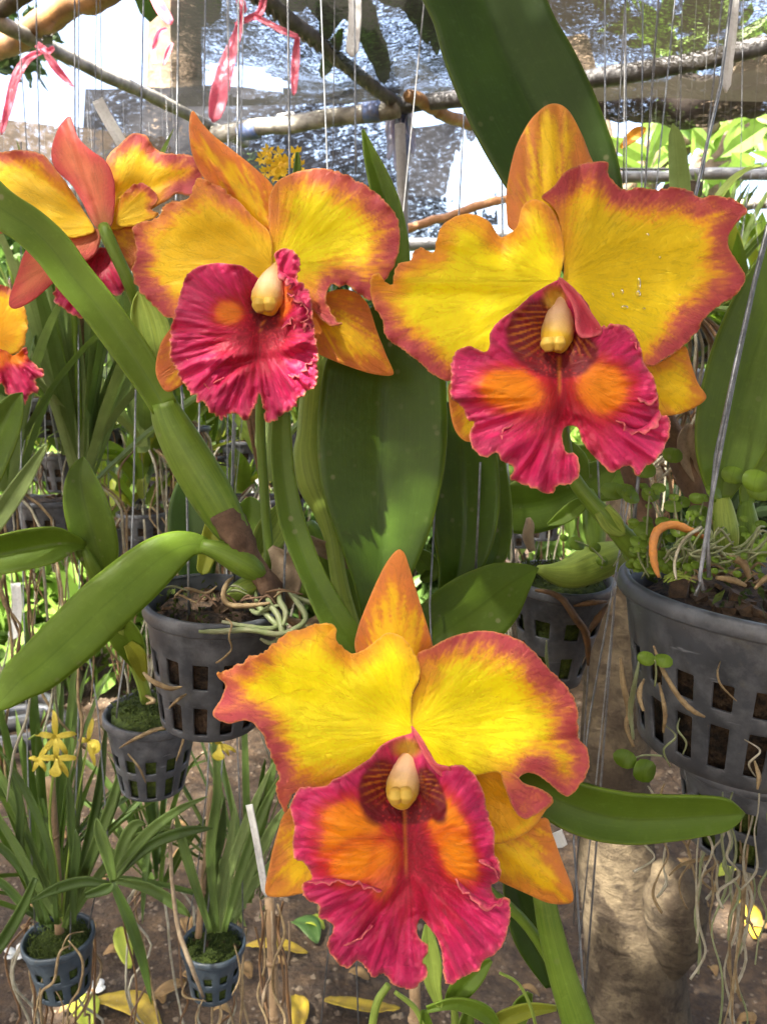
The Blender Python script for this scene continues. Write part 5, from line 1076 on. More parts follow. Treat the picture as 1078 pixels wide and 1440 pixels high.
M['bark_dark'] = trunk_mat('dark_bark', (.13, .105, .08), (.07, .055, .04), (.03, .024, .018), 7)
M['concrete'] = simple('weathered_concrete', (.34, .335, .32), (.24, .235, .22), 12, .85, .5, .004)
M['wood_board'] = simple('grey_board', (.28, .25, .21), (.17, .145, .115), 20, .8, .5, .003, stretch=(1, 8, 8))
M['stone'] = simple('pebble', (.15, .115, .075), (.07, .05, .033), 30, .85, .4, .002)
M['rubber'] = simple('black_rubber', (.022, .024, .026), (.045, .046, .048), 20, .6, .3, .002)

# ------------------------------------------------------------------ ground
def ground():
    N = Noise(77)
    xs = np.concatenate([[-120, -40, -15, -8, -5], np.arange(-3.5, 3.51, .045), [5, 8, 15, 40, 120]])
    ys = np.concatenate([[-60, -20, -8, -4, -2, -1, -.3], np.arange(.2, 5, .045), np.arange(5, 9, .3), [10, 14, 20, 40, 80, 160]])
    X, Y = np.meshgrid(xs, ys)
    near = sst(9, 4, np.hypot(X, Y))
    Z = near * (.035 * N.f(X * 1.3, Y * 1.3, 3) + .016 * N.f(X * 6, Y * 6, 3)) - .03
    n = len(xs); f = [(i * n + j, i * n + j + 1, (i + 1) * n + j + 1, (i + 1) * n + j) for i in range(len(ys) - 1) for j in range(n - 1)]
    add('ground', (np.stack([X, Y, Z], -1).reshape(-1, 3), f), M['ground'], kind='structure', loc=(0, 0, 0))
    return N
NG = ground()
def gz(x, y): return .035 * NG.f(x * 1.3, y * 1.3, 3) + .016 * NG.f(x * 6, y * 6, 3) - .03
rg = random.Random(5)
v, f = [], []
for i in range(2600):
    q = rg.random(); x = rg.uniform(-1.6, 1.6); y = .9 + 3.2 * q ** 1.4; s = rg.uniform(.003, .010) * (1 + .6 * q); z = float(gz(x, y))
    k = len(v); a = rg.uniform(0, 6.28)
    for j in range(5): v.append((x + math.cos(a + j * 1.257) * s * rg.uniform(.7, 1.2), y + math.sin(a + j * 1.257) * s * rg.uniform(.7, 1.2), z + s * .05))
    v.append((x + s * .2, y, z + s * .75)); v.append((x - s * .2, y + s * .1, z + s * .7))
    for j in range(5): f.append((k + j, k + (j + 1) % 5, k + 5))
add('gravel', (v, f), M['stone'], kind='stuff', loc=(0, 1, 0), smooth=False)

# ------------------------------------------------------------------ shade net roof and its poles
ROOF = 2.26
def net_sheet(name, label, pts4, mt, nx=40, ny=30, sag=.10, seed=0, holes=(), uvs=1.0, ridx=.02):
    """cloth stretched between four world corners, sagging, with real holes cut at (u, v, ru, rv)"""
    A, B, Cc, D = [np.asarray(p, float) for p in pts4]; N = Noise(seed)
    v, uv = [], []; sx = np.linalg.norm(B - A); sy = np.linalg.norm(D - A)
    for j in range(ny + 1):
        for i in range(nx + 1):
            a, b = i / nx, j / ny
            p = (A * (1 - a) + B * a) * (1 - b) + (D * (1 - a) + Cc * a) * b
            s = sag * 4 * (.5 - abs(a - .5)) * 2 * (.5 - abs(b - .5)) + ridx * float(N.f(a * sx * 2.5, b * sy * 2.5, 3))
            v.append(p - [0, s * .3 if abs(A[2] - D[2]) > .3 else 0, s]); uv.append((a * sx * uvs, b * sy * uvs))
    f = []
    for j in range(ny):
        for i in range(nx):
            u, w_ = (i + .5) / nx, (j + .5) / ny
            if any(((u - h[0]) / h[2]) ** 2 + ((w_ - h[1]) / h[3]) ** 2 < 1 + .5 * float(N.n(u * 23, w_ * 23)) for h in holes): continue
            k = j * (nx + 1) + i; f.append((k, k + 1, k + nx + 2, k + nx + 1))
    o = add(name, (np.array(v), f, np.array(uv)), M[mt], label=label, cat='shade net', group='shade nets'); return o
def hole_for(P, A, B, D, r, z=ROOF):
    """where the ray from P to the sun crosses a level net"""
    P = np.asarray(P); s = np.array(SDIR); q = P + s * (z - P[2]) / s[2]
    return ((q[0] - A[0]) / (B[0] - A[0]), (q[1] - A[1]) / (D[1] - A[1]), r / abs(B[0] - A[0]), r / abs(D[1] - A[1]))
TP = VY(905, 1300, 1.42)
for (nm_, y0_, y1_, mt_, ny_) in (('black shade net overhead above and behind the camera, extended unseen to cut light', -4.5, .86, 'net_roof', 160), ('lighter unseen shade net overhead between the flowers and the rope-bound pole, thinned for light', .862, 2.08, 'net_roof_thin', 70)):  # unseen roof panels; extent, density and gaps shaped for the light below
    A0, B0, D0 = (-4.5, y0_, ROOF), (4.5, y0_, ROOF), (-4.5, y1_, ROOF)
    hl = [hole_for(TP, A0, B0, D0, .075), hole_for(VY(835, 1275, 1.42), A0, B0, D0, .045), hole_for(G(160, 905), A0, B0, D0, .22), hole_for(G(60, 915), A0, B0, D0, .12), hole_for(G(1040, 1290), A0, B0, D0, .06), hole_for(G(100, 1400), A0, B0, D0, .05)]
    net_sheet('shade_net', nm_, [A0, B0, (4.5, y1_, ROOF), D0], mt_, 220, ny_, .03, 1, holes=hl, uvs=.6)
net_sheet('shade_net', 'thin net at the top centre with white sky and fronds showing through', [VZ(240, -60, ROOF), VZ(690, -60, ROOF), VZ(720, 146, ROOF), VZ(240, 150, ROOF)], 'net_light', 60, 40, .05, 2, holes=[(.22, .72, .13, .16)])
net_sheet('shade_net', 'denser net at the upper right with leaves showing through above the rolled edge', [VZ(690, -60, ROOF), VZ(1300, -60, ROOF), VZ(1250, 140, ROOF), VZ(722, 146, ROOF)], 'net_mid', 60, 40, .05, 12)
net_sheet('shade_net', 'black crumpled net hanging between the poles behind the upper middle bloom', [VY(120, 128, 3.4), VY(568, 118, 3.4), VY(575, 270, 3.7), VY(100, 460, 3.7)], 'net_dark', 60, 40, .05, 3, ridx=.06)
net_sheet('shade_net', 'brown sun-bleached net slumped across the upper left corner', [VY(-120, 150, 2.9), VY(230, 190, 2.9), VY(330, 340, 3.1), VY(-120, 330, 3.1)], 'net_brown', 40, 26, .06, 4, ridx=.05)
net_sheet('shade_net', 'ragged black net with bright gaps below the centre pole', [VY(560, 190, 3.8), VY(690, 150, 3.8), VY(700, 320, 4.0), VY(560, 345, 4.0)], 'net_dark', 130, 110, .04, 5, holes=[(.80, .50, .30, .38)], ridx=.08)
# rolled, sagging edge of the net on the right
N9 = Noise(90); v, f, uv = [], [], []
nx, ny = 60, 16
for i in range(nx + 1):
    a = i / nx; px = 810 + 420 * a; c = VY(px, 140 + 8 * math.sin(a * 5) - 10 * a, 3.3)
    rr = (.035 + .04 * math.sin(a * 3.1) + .02 * float(N9.f(a * 7, 1, 3)))
    for j in range(ny):
        q = j / ny * 2 * math.pi; r = rr * (1 + .35 * float(N9.f(a * 9, math.cos(q) * 2 + 5, 3)))
        v.append(c + [0, math.cos(q) * r * 1.6, math.sin(q) * r]); uv.append((a * 2, j / ny))
for i in range(nx):
    for j in range(ny): k = (j + 1) % ny; f.append((i * ny + j, i * ny + k, (i + 1) * ny + k, (i + 1) * ny + j))
add('rolled_net', (np.array(v), f, np.array(uv)), M['net_roll'], label='rolled-up brown and black net sagging along the edge of the roof at the upper right', cat='shade net', group='shade nets')

def pole(name, label, a, b, r, mt, cat='pole', bend_=.0, group='roof poles', wob=.12, seed=0):
    a, b = np.asarray(a, float), np.asarray(b, float); n = 26
    N = Noise(seed + 60); P = [a + (b - a) * t_ + [0, 0, -bend_ * math.sin(math.pi * t_) + .4 * r * float(N.f(t_ * 6, 2, 2))] for t_ in np.linspace(0, 1, n)]
    t = thing(name, label, cat, a, group)
    add('shaft', tube(P, [r * (1 + .10 * float(N.f(i * .7, 9, 2))) for i in range(n)], 12, 60, wob=wob * .3, seed=seed), M[mt], t)
    return t
p1 = pole('metal_pole', 'weathered grey pole slanting down from the upper left corner', VZ(-40, 15, 2.20), VZ(345, 200, 2.20), .0185, 'pipe', seed=1)
add('wire_wrap', tube([VZ(60 + k * .6, 56 + 8 * math.sin(k * 2.1), 2.20 - .022) for k in range(24)], .0016, 5, 60), M['wire_dark'], p1)
p2 = pole('wooden_pole', 'brown rope-bound pole running from the top edge to the central joint', VZ(318, -40, 2.20), VZ(556, 146, 2.20), .020, 'pipe_dark', seed=2)
sp_ = [VZ(318 + (556 - 318) * s, -40 + 186 * s, 2.20) + np.array([0, math.cos(s * 150) * .0215, math.sin(s * 150) * .0215]) for s in np.linspace(0, 1, 420)]
add('rope', tube(sp_, .0038, 5), M['pipe'], p2)
p3 = pole('metal_pole', 'long dark pipe crossing under the net towards the right edge', VZ(392, 172, 2.22), VZ(1150, 48, 2.22), .026, 'pipe_dark', seed=3, bend_=.02)
add('paint_band', tube([VZ(394, 172, 2.22), VZ(412, 169, 2.22)], .0275, 14), M['concrete'], p3)
p4 = pole('wooden_pole', 'tan pole with blue tape below the central joint', VZ(300, 190, 2.16), VZ(560, 152, 2.18), .028, 'pipe', seed=4)
add('tape', tube([VZ(512, 158.5, 2.175), VZ(534, 155.5, 2.177)], .031, 14), M['tape_blue'], p4)
add('tape', tube([VZ(338, 185, 2.163), VZ(362, 181, 2.165)], .031, 14), M['tape_blue'], p4)
pole('wooden_pole', 'short lichen-covered pole right of the central joint', VZ(574, 134, 2.2), VZ(662, 178, 2.2), .020, 'bamboo', seed=5)
pole('bamboo_pole', 'thick brown bamboo in the top left corner', VZ(-30, 82, 2.23), VZ(175, -30, 2.23), .032, 'bamboo', seed=6)
pole('bamboo_pole', 'dark bamboo end in the extreme top left corner', VZ(-40, 30, 2.24), VZ(60, -30, 2.24), .026, 'bark_dark', seed=16)
pole('wooden_pole', 'bare orange-brown pole left of the upper right bloom', VY(548, 330, 3.0), VY(712, 278, 3.0), .015, 'pole_orange', seed=7)
pole('metal_pole', 'pale grey pipe under the orange pole', VY(548, 345, 3.2), VY(760, 330, 3.2), .024, 'steel', seed=8)
pole('metal_pole', 'grey pipe above the upper right bloom reaching the right edge', VY(862, 250, 3.0), VY(1180, 240, 3.0), .020, 'steel', seed=9)
pole('metal_pole', 'thin dark rod just over the grey pipe at the right', VY(855, 238, 3.05), VY(1180, 236, 3.05), .005, 'pipe_dark', seed=10)
pole('metal_pole', 'lower grey pipe at the right edge', VY(955, 292, 3.2), VY(1180, 283, 3.2), .022, 'pipe', seed=11)
pole('metal_pole', 'curved pale rail below the pipes at the right edge', VY(1010, 344, 2.6), VY(1180, 330, 2.6), .010, 'steel', seed=12, bend_=.03)
po = thing('support_post', 'upright grey post under the central joint with clear film tied to its top', 'post', G(566, 640) * [1, 1, 0], 'roof poles')
pt, pb_ = VY(562, 175, 2.75), VY(567, 400, 2.75)
add('shaft', tube([pt, pb_, [pb_[0], pb_[1], 0.0]], .017, 14, 20), M['concrete'], po)
for i, (x, y, w_, l) in enumerate(((548, 165, 7, 60), (556, 160, 8, 80), (566, 160, 7, 70), (574, 165, 6, 52))):
    add('film_strip', ribbon([(x + 6, y - 12, 3, 2.70), (x, y + 10, w_, 2.69), (x + 2 + i, y + l * .6, w_ * .8, 2.69), (x - 3 + 3 * i, y + l, 2, 2.7)], nl=16, fold=.8, wave=1.1, seed=i), M['film' if i != 2 else 'tape_blue'], po, solid=.001)

# pink ribbons and hanging clutter tied to the poles
def ribbon_thing(label, pcs, d, mt='ribbon_pink', name='pink_ribbon', cat='ribbon', group='plastic ribbons tied to the roof'):
    t = thing(name, label, cat, V(pcs[0][0][0], pcs[0][0][1], d), group)
    for i, p in enumerate(pcs): add('strip', ribbon([(a, b, c * .75, d + .01 * math.sin(a)) for a, b, c in p], nl=24, fold=.7, wave=.6, seed=i + 7), M[mt], t, solid=.0008)
ribbon_thing('pink ribbon tied round the grey pole, its tail hanging to the left edge', [[(66,70,3),(40,82,8),(22,110,9),(12,150,8),(2,190,3)], [(60,68,3),(75,90,7),(90,108,6),(104,122,2)], [(52,62,6),(66,72,7),(76,66,4)]], 1.9)
ribbon_thing('wide pink ribbon hanging in front of the upper net, left of the rope-bound pole', [[(340,15,4),(334,45,8),(322,80,13),(312,115,17),(306,145,16),(300,172,9)], [(330,-40,8),(338,0,8),(345,18,4)]], 1.7)
ribbon_thing('thin pink ribbon looped over the rope-bound pole with a short tail', [[(358,22,5),(380,34,5),(400,44,6),(420,52,4)], [(418,52,4),(416,80,7),(414,110,7),(413,134,3)], [(330,34,3),(350,26,6),(366,16,7),(372,-10,6)]], 1.72)
ribbon_thing('pink ribbon hanging against the far tree trunk at the top left', [[(205,-40,8),(220,0,10),(232,20,10),(242,34,6)], [(218,90,4),(216,70,4),(224,46,5),(236,40,3)], [(242,60,3),(236,74,5),(230,92,2)]], 2.1)
def tag_thing(label, p, d, w_): 
    t = thing('plant_tag', label, 'tag', V(p[0][0], p[0][1], d), 'white plastic plant tags')
    add('strip', ribbon([(a, b, w_, d) for a, b in p], nl=14, fold=.25, tip1=True), M['tag_white'], t, solid=.0008)
    return t
tag_thing('white plastic tag tilted beside the left tip of the lowest bloom', [(350,1132),(358,1170),(366,1215),(374,1262)], .46, 4.6)
tag_thing('white plastic tag hanging above the upper left blooms', [(137,140),(150,165),(166,192),(176,210)], .9, 8)
tag_thing('narrow white tag hanging high at the upper right', [(1034,-20),(1030,40),(1024,90),(1020,130)], .7, 6)
tag_thing('long white tag hanging from the top near the centre', [(498,-30),(499,20),(496,60),(494,80)], 1.1, 9)
tag_thing('white tag dangling behind the far left leaf', [(22,820),(25,850),(22,880),(16,900)], 1.2, 7)
tag_thing('small white corner of a tag beside the lower right sepal of the lowest bloom', [(782,1170),(786,1180),(790,1192)], .48, 8)
# far yellow blooms behind the petals of the upper middle bloom
yb = thing('yellow_flower_cluster', 'cluster of small bright yellow blooms above the upper middle bloom', 'flowers', V(392, 235, .9))
ry = random.Random(3)
for i in range(26):
    x, y = ry.gauss(392, 13), ry.gauss(233, 9); c = V(x, y, .9 + ry.uniform(-.01, .01))
    pcs = []
    for k in range(5):
        a = k * 1.257 + ry.random(); r = .0042; u = np.array([math.cos(a), -.3, math.sin(a)]); s = np.array([-math.sin(a), 0, math.cos(a)])
        pcs.append(([c, c + u * r + s * r * .5, c + u * r * 1.9, c + u * r - s * r * .5], [(0, 1, 2, 3)]))
    add('bloom', join(*pcs), M['bloom_yellow'], yb)
add('stem', tube([V(392, 240, .91), V(398, 300, .92), V(402, 460, .95)], .0022, 6, 8), M['bulb'], yb)

# ------------------------------------------------------------------ trunk standing at the lower right
def trunk(name, label, path, rad, mt, ns=40, seg=80, bumpy=.05, seed=0, flare=None, cat='tree', group=None, rings=0.0):
    P = np.array(path, float); Q = cr(np.concatenate([P, np.array(rad)[:, None]], 1), seg); N = Noise(seed)
    v, f, uv = [], [], []
    for i, (x, y, z, r) in enumerate(Q):
        for j in range(ns):
            a = j / ns * 2 * math.pi; s = i / (seg - 1)
            k = 1 + bumpy * 2.2 * float(N.f(math.cos(a) * 1.6 + 4, math.sin(a) * 1.6 + s * 9, 4)) + rings * max(0, math.sin(z * 260 + 2 * math.cos(a + 1) + 3 * float(N.f(a, z * 4, 2)))) * sst(.42, .1, z)
            if flare: k += flare * math.exp(-max(z, 0) / .10) * (1 + .45 * math.sin(a * 5 + 1))
            v.append((x + math.cos(a) * r * k, y + math.sin(a) * r * k, z))
    for i in range(seg - 1):
        for j in range(ns): k = (j + 1) % ns; f.append((i * ns + j, i * ns + k, (i + 1) * ns + k, (i + 1) * ns + j))
    f.append(tuple(range((seg - 1) * ns, seg * ns)))
    t = thing(name, label, cat, (path[0][0], path[0][1], 0), group)
    add('trunk', (np.array(v), f), M[mt], t)
    return t
YT = 1.42
pp = [VY(x, y, YT + dy) for x, y, dy in ((898, 1560, 0), (895, 1440, 0), (888, 1330, 0), (870, 1240, .01), (862, 1130, .02), (866, 1000, .04), (872, 900, .07), (880, 780, .10), (905, 600, .16), (925, 420, .25), (960, 260, .35))]
rr = [104, 88, 80, 66, 60, 56, 52, 46, 42, 38, 34]
tt = trunk('frangipani_tree', 'stout pale trunk with sunlit patches standing on the soil at the lower right', pp, [r * 1.30 / FPX for r in rr], 'trunk', bumpy=.045, seed=3, flare=.10, rings=.03)
kn = tube([VY(930, 1210, YT - .06), VY(945, 1250, YT - .075), VY(948, 1310, YT - .07), VY(938, 1370, YT - .05)], [.018, .05, .052, .02], 20, 26, wob=.05, seed=4); add('burl', kn, M['trunk'], tt)
# branches and leaves of the far tree at the upper right
def leafy(par, centers, n, size, mt, seed=0, shape=.32, name='foliage', kind='stuff', up=.2):
    rn = np.random.RandomState(seed); C_ = np.array([c[:3] for c in centers], float); Rr = np.array([c[3] for c in centers], float)
    ci = rn.randint(0, len(C_), n); dirs = rn.normal(size=(n, 3)); dirs /= np.linalg.norm(dirs, axis=1)[:, None]
    pos = C_[ci] + dirs * (Rr[ci] * rn.rand(n) ** .45)[:, None] * [1, 1, .8]
    d1 = rn.normal(size=(n, 3)) + [0, 0, up]; d1 /= np.linalg.norm(d1, axis=1)[:, None]
    d2 = np.cross(d1, rn.normal(size=(n, 3))); d2 /= np.linalg.norm(d2, axis=1)[:, None]; nm = np.cross(d1, d2)
    s = (size * (.6 + .8 * rn.rand(n)))[:, None]
    v = np.stack([pos, pos + d1 * s * .35 + d2 * s * shape * .5 + nm * s * .06, pos + d1 * s * .7 + d2 * s * shape * .42 + nm * s * .05, pos + d1 * s, pos + d1 * s * .7 - d2 * s * shape * .42 + nm * s * .05, pos + d1 * s * .35 - d2 * s * shape * .5 + nm * s * .06], 1).reshape(-1, 3)
    f = []
    for i in range(n): k = i * 6; f += [(k, k + 1, k + 2, k + 3), (k, k + 3, k + 4, k + 5)]
    return add(name, (v, f), M[mt], par, kind=kind, smooth=False)
ft = thing('frangipani_tree', 'pale thick-limbed tree with yellow-green leaves beyond the net at the upper right', 'tree', (2.4, 5.2, 0))
Yf = 5.0
add('trunk', tube([(2.0, 5.2, -.05), VY(915, 480, Yf), VY(870, 380, Yf), VY(842, 300, Yf), VY(830, 200, Yf), VY(800, 60, Yf)], [.20, .17, .15, .15, .13, .10], 20, 50, wob=.06), M['trunk_far'], ft)
add('branch', tube([VY(838, 320, Yf), VY(880, 270, Yf), VY(930, 215, Yf), VY(1000, 160, Yf), VY(1060, 60, Yf)], [.13, .13, .11, .09, .07], 16, 40, wob=.06), M['trunk_far'], ft)
add('branch', tube([VY(905, 400, Yf + .3), VY(945, 330, Yf + .3), VY(990, 260, Yf + .3), VY(1030, 180, Yf + .3), VY(1080, 60, Yf + .3)], [.14, .14, .13, .12, .08], 16, 40, wob=.06, seed=2), M['trunk_far'], ft)
leafy(ft, [(*VY(x, y, 4.8), .22) for x, y in ((950, 190), (975, 225), (1045, 200), (1062, 240), (960, 60), (900, 30), (1020, 20), (930, 262))], 120, .24, 'foliage_light', 4, shape=.34, name='leaves')
ol = VY(892, 190, 4.0); dl = add('hanging_leaf', ribbon([(872,208,2,1.6),(884,196,7,1.6),(896,186,8,1.6),(908,180,3,1.6)], nl=14, fold=.4), M['flower_orange'], label='orange dead leaf caught in the air below the net at the upper right', cat='leaf', solid=.0008)
bt = trunk('palm_tree', 'mottled brown trunk rising behind the poles at the top left', [VY(232, 600, 4.4) * [1, 1, 0], VY(236, 500, 4.4), VY(244, 260, 4.4), VY(246, 100, 4.4), VY(250, -150, 4.4)], [.16, .15, .14, .13, .12], 'trunk_far', seed=8, bumpy=.08)
# fronds lying on the net
fr_ = thing('fallen_frond', 'broad olive frond lying on the thin net at the top centre', 'frond', VZ(470, 20, ROOF + .05), 'fronds lying on the net')
for x0, y0, x1, y1, w_ in ((430,-60,470,40,24),(470,-40,520,45,26),(500,-30,534,100,17),(470,-10,455,60,12),(440,10,500,20,22),(560,-60,600,20,20),(520,-40,560,10,20),(480,40,452,110,12),(530,40,540,118,14),(390,-20,420,16,22),(350,-40,380,10,16)):
    a, b_ = VZ(x0, y0, ROOF + .06), VZ(x1, y1, ROOF + .05); dd = b_ - a; L_ = np.linalg.norm(dd); s_ = np.cross(dd / L_, [0, 0, 1]); W_ = w_ * 2.4 / FPX
    v = [a + dd * q + s_ * W_ * h * sgn for q, h in ((0, .25), (.25, .8), (.6, 1), (.85, .7), (1, .06)) for sgn in (-1, 1)]
    add('leaflet', (np.array(v), [(2 * i, 2 * i + 1, 2 * i + 3, 2 * i + 2) for i in range(4)]), M['frond'] if 'frond' in M else M['foliage'], fr_, solid=.002)
fr2 = thing('fallen_frond', 'lobed olive frond on the net just left of the tall dark leaf', 'frond', VZ(600, 20, ROOF + .05), 'fronds lying on the net')
for x0, y0, x1, y1, w_ in ((590,-60,600,62,15),(575,-50,582,34,12),(610,-50,614,78,12),(560,-60,575,20,16)):
    a, b_ = VZ(x0, y0, ROOF + .06), VZ(x1, y1, ROOF + .05); dd = b_ - a; L_ = np.linalg.norm(dd); s_ = np.cross(dd / L_, [0, 0, 1]); W_ = w_ * 2.4 / FPX
    v = [a + dd * q + s_ * W_ * h * sgn for q, h in ((0, .25), (.25, .8), (.6, 1), (.85, .7), (1, .06)) for sgn in (-1, 1)]
    add('leaflet', (np.array(v), [(2 * i, 2 * i + 1, 2 * i + 3, 2 * i + 2) for i in range(4)]), M['foliage'], fr2, solid=.002)
for k, (x, y) in enumerate(((90, 10), (205, 10), (290, 15), (130, -10))):
    a = VZ(x, y - 60, ROOF + .2); b_ = VZ(x + 6, y + 20, ROOF + .15)
    dd = b_ - a; L_ = np.linalg.norm(dd); s_ = np.cross(dd / L_, [0, 0, 1]); W_ = .04
    v = [a + dd * q + s_ * W_ * h * sgn for q, h in ((0, .25), (.25, .8), (.6, 1), (.85, .7), (1, .06)) for sgn in (-1, 1)]
    add('overhanging_leaf', (np.array(v), [(2 * i, 2 * i + 1, 2 * i + 3, 2 * i + 2) for i in range(4)]), M['foliage'], label='green leaf tip hanging over the net ' + ('above the ribbon-tied grey pole', 'just left of the mottled palm trunk', 'right of the mottled palm trunk', 'between bamboo and palm trunk')[k], cat='leaf', group='leaf tips over the top left', solid=.002)

# ------------------------------------------------------------------ hanging plants in the background
BGL = 'hanging orchids in the background'
def bg_pot(name_label, loc, r=.05, hgt=.085, mt='plastic', seed=0, wires=True, mossy=0.0, label=None):
    return net_pot('hanging_pot', label or name_label, loc, r, r * .72, hgt, [(.34, .55), (.68, .92)], 9, rz=seed * .7, mt=mt, near=False, seed=seed, chips=4, mossy=mossy, group='slotted plastic pots', fill=.94,
                   wires=rim_wires(loc, r, n=3, ph=.4 + seed, knot=.2), wr=.0006)
def strap_plant(label, loc, n, L_, W_, mts, seed=0, droop=.9, spread=.55, roots_=6, group=BGL, shape='strap', rl=.30, cat='orchid plant', name='strap_leaved_plant', canes=0):
    rn = random.Random(seed); t = thing(name, label, cat, loc, group); loc = np.asarray(loc, float)
    for i in range(n):
        a = rn.uniform(0, 6.28); b = abs(rn.gauss(0, spread)) + .08
        dv = (math.cos(a) * b, math.sin(a) * b, 1.0); p0 = loc + [math.cos(a) * .015, math.sin(a) * .015, rn.uniform(0, .10)]
        add('leaf', strap(p0, dv, L_ * rn.uniform(.6, 1.15), W_ * rn.uniform(.7, 1.2), droop * rn.uniform(.4, 1.6), nl=12, twist=rn.uniform(-.5, .5), shape=shape, fold=.45), M[rn.choice(mts)], t)
    for i in range(roots_):
        a = rn.uniform(0, 6.28); x, y = math.cos(a) * .045, math.sin(a) * .045; l = rl * rn.uniform(.4, 1.2)
        P = [loc + [x * .5, y * .5, .01], loc + [x * 1.2, y * 1.2, -.02], loc + [x * 1.25, y * 1.2, -.06]] + [loc + [x * 1.1 + rn.gauss(0, .012), y + rn.gauss(0, .012), -.08 - l * q] for q in (.25, .5, .75, 1)]
        add('root', tube(P, .0018, 5, 18, wob=.2, seed=i), M[rn.choice(['root_tan', 'root_white', 'root_brown'])], t)
    for i in range(canes):
        a = rn.uniform(0, 6.28)
        add('cane', tube([loc, loc + [math.cos(a) * .03, math.sin(a) * .03, .16], loc + [math.cos(a) * .05, math.sin(a) * .05, .30 * rn.uniform(.8, 1.2)]], .0045, 7, 8), M['root_brown' if i % 2 else 'bulb'], t)
    return t
def broad_plant(label, loc, n, L_, W_, mts, seed=0, **k):
    return strap_plant(label, loc, n, L_, W_, mts, seed, droop=.5, shape='oval', name='broad_leaved_plant', **k)
SG = ['strap_green', 'strap_light', 'strap_light']
P = lambda x, y, d: V(x, y, d)
pots_bg = []
strap_plant('large strap-leaved orchid with pale upright leaves filling the left side behind the long leaf', P(118, 690, 1.15), 34, .36, .026, SG, 1, spread=.40, droop=.5, canes=3)
bg_pot('x', P(70, 702, 1.15), .045, .07, seed=1, label='dark pot under the large strap-leaved orchid at the left')
strap_plant('thicket of thin upright leaves rising behind the two small bottom left pots', P(70, 1300, 1.12), 44, .30, .012, ['strap_deep', 'strap_green'], 71, spread=.55, droop=.8, roots_=14)
strap_plant('thin-leaved clump between the mossy pot and the bamboo stake', P(225, 1250, 1.30), 22, .26, .011, ['strap_deep', 'strap_green'], 72, spread=.7, droop=1.0, roots_=8)
strap_plant('fine grassy clump partly behind the white tag', P(352, 1300, 1.15), 26, .27, .010, ['strap_deep', 'strap_green', 'strap_light'], 73, spread=.4, droop=.6, roots_=10)
strap_plant('strap-leaved orchid cut by the left edge with drooping grey roots', P(8, 705, 1.05), 14, .26, .026, ['strap_light', 'strap_green'], 2, spread=.5, roots_=12)
add('leaf_blade', ribbon([(-30,770,9,.85),(0,725,13,.85),(30,680,12,.85),(66,624,3,.85)], nl=20, fold=.6), M['strap_light'], label='pale pointed leaf slanting up from the left edge', cat='leaf', solid=.001)
strap_plant('strap-leaved orchid with stiff leaves leaning right, behind the long left leaf', P(205, 640, 1.5), 18, .32, .034, SG, 3, spread=.5, droop=.7)
strap_plant('orchid with bare canes in a pot behind the upper middle bloom', P(372, 692, 1.3), 7, .22, .03, ['bulb_pale', 'strap_light'], 4, spread=.25, droop=.3, canes=7, roots_=10)
bg_pot('x', P(352, 700, 1.3), .052, .07, seed=4, label='dark pot of bare canes seen between leaf and bulb in the centre')
add('leaf_blade', ribbon([(378,460,5,.9),(374,520,8,.9),(370,580,9,.9),(366,640,8,.9)], nl=14, fold=.5), M['strap_light'], label='upright pale leaf below the lip of the upper middle bloom', cat='leaf', solid=.001)
strap_plant('tangle of leaves and aerial roots hanging right of the upper right bloom', P(958, 455, 1.0), 12, .13, .022, ['strap_light', 'bulb_pale'], 5, spread=1.4, droop=1.4, roots_=40, rl=.16)
PH = ['behind the long left leaf', 'below the yellow speck left of the upper middle lip', 'left of the canes in the centre', 'above the rim of the left pot', 'between the upright oval leaf and the left pot', 'under the lip of the upper middle bloom', 'beside the bowed narrow leaf', 'behind the upright oval leaf', 'near the left edge above the horizontal leaf', 'half cut off by the left edge', 'low behind the left edge leaves', 'behind the crimson bloom at the left edge', 'just under the upper right lip', 'above the pot left of the large one', 'behind the green stalk of the upper right bloom', 'behind the lower right sepal of the upper right bloom', 'left of the broad right-edge leaf', 'behind the taut wire at the right', 'at the right edge above the large pot', 'high behind the upper right bloom', 'far behind the central leaves', 'between the dark central leaf and the bowed leaf', 'high at the right below the pipes', 'high behind the green sheath at the left', 'far behind the stalk of the back-facing bloom', 'hidden mostly by the widest dark leaf', 'right beside the brown sheath of the left plant', 'farthest back at the left edge']
rb_ = random.Random(42)
proto = [strap_plant('strap-leaved orchid hanging in the rows behind', (0, 0, 0), 26, .30, .018, SG, 11, spread=.6),
         broad_plant('broad-leaved orchid hanging in the rows behind', (0, 0, 0), 14, .20, .055, ['leaf_mid', 'leaf_bright', 'leaf_yellow'], 12, spread=.9),
         strap_plant('grassy orchid hanging in the rows behind', (0, 0, 0), 30, .24, .012, ['strap_green', 'bulb_pale'], 13, spread=.6, canes=5),
         broad_plant('small bright-leaved orchid hanging in the rows behind', (0, 0, 0), 20, .12, .035, ['leaf_yellow', 'leaf_bright', 'bulb_pale'], 14, spread=1.1, roots_=12)]
pp0 = bg_pot('dark slotted pot hanging in the rows behind', (0, 0, 0), .05, .08, seed=21)
for ch in list(pp0.children):
    if ch.name.startswith('hanger_wire'): bpy.data.objects.remove(ch, do_unlink=True)
for i in range(3):
    a = .4 + i * 2.1; add('hanger_wire', tube([(math.cos(a) * .05, math.sin(a) * .05, 0), (0, 0, .32)], .0006, 5), M['wire'], pp0)
add('hanger_wire', tube([(0, 0, .32), (0, 0, .8)], .0003, 5), M['wire'], pp0)
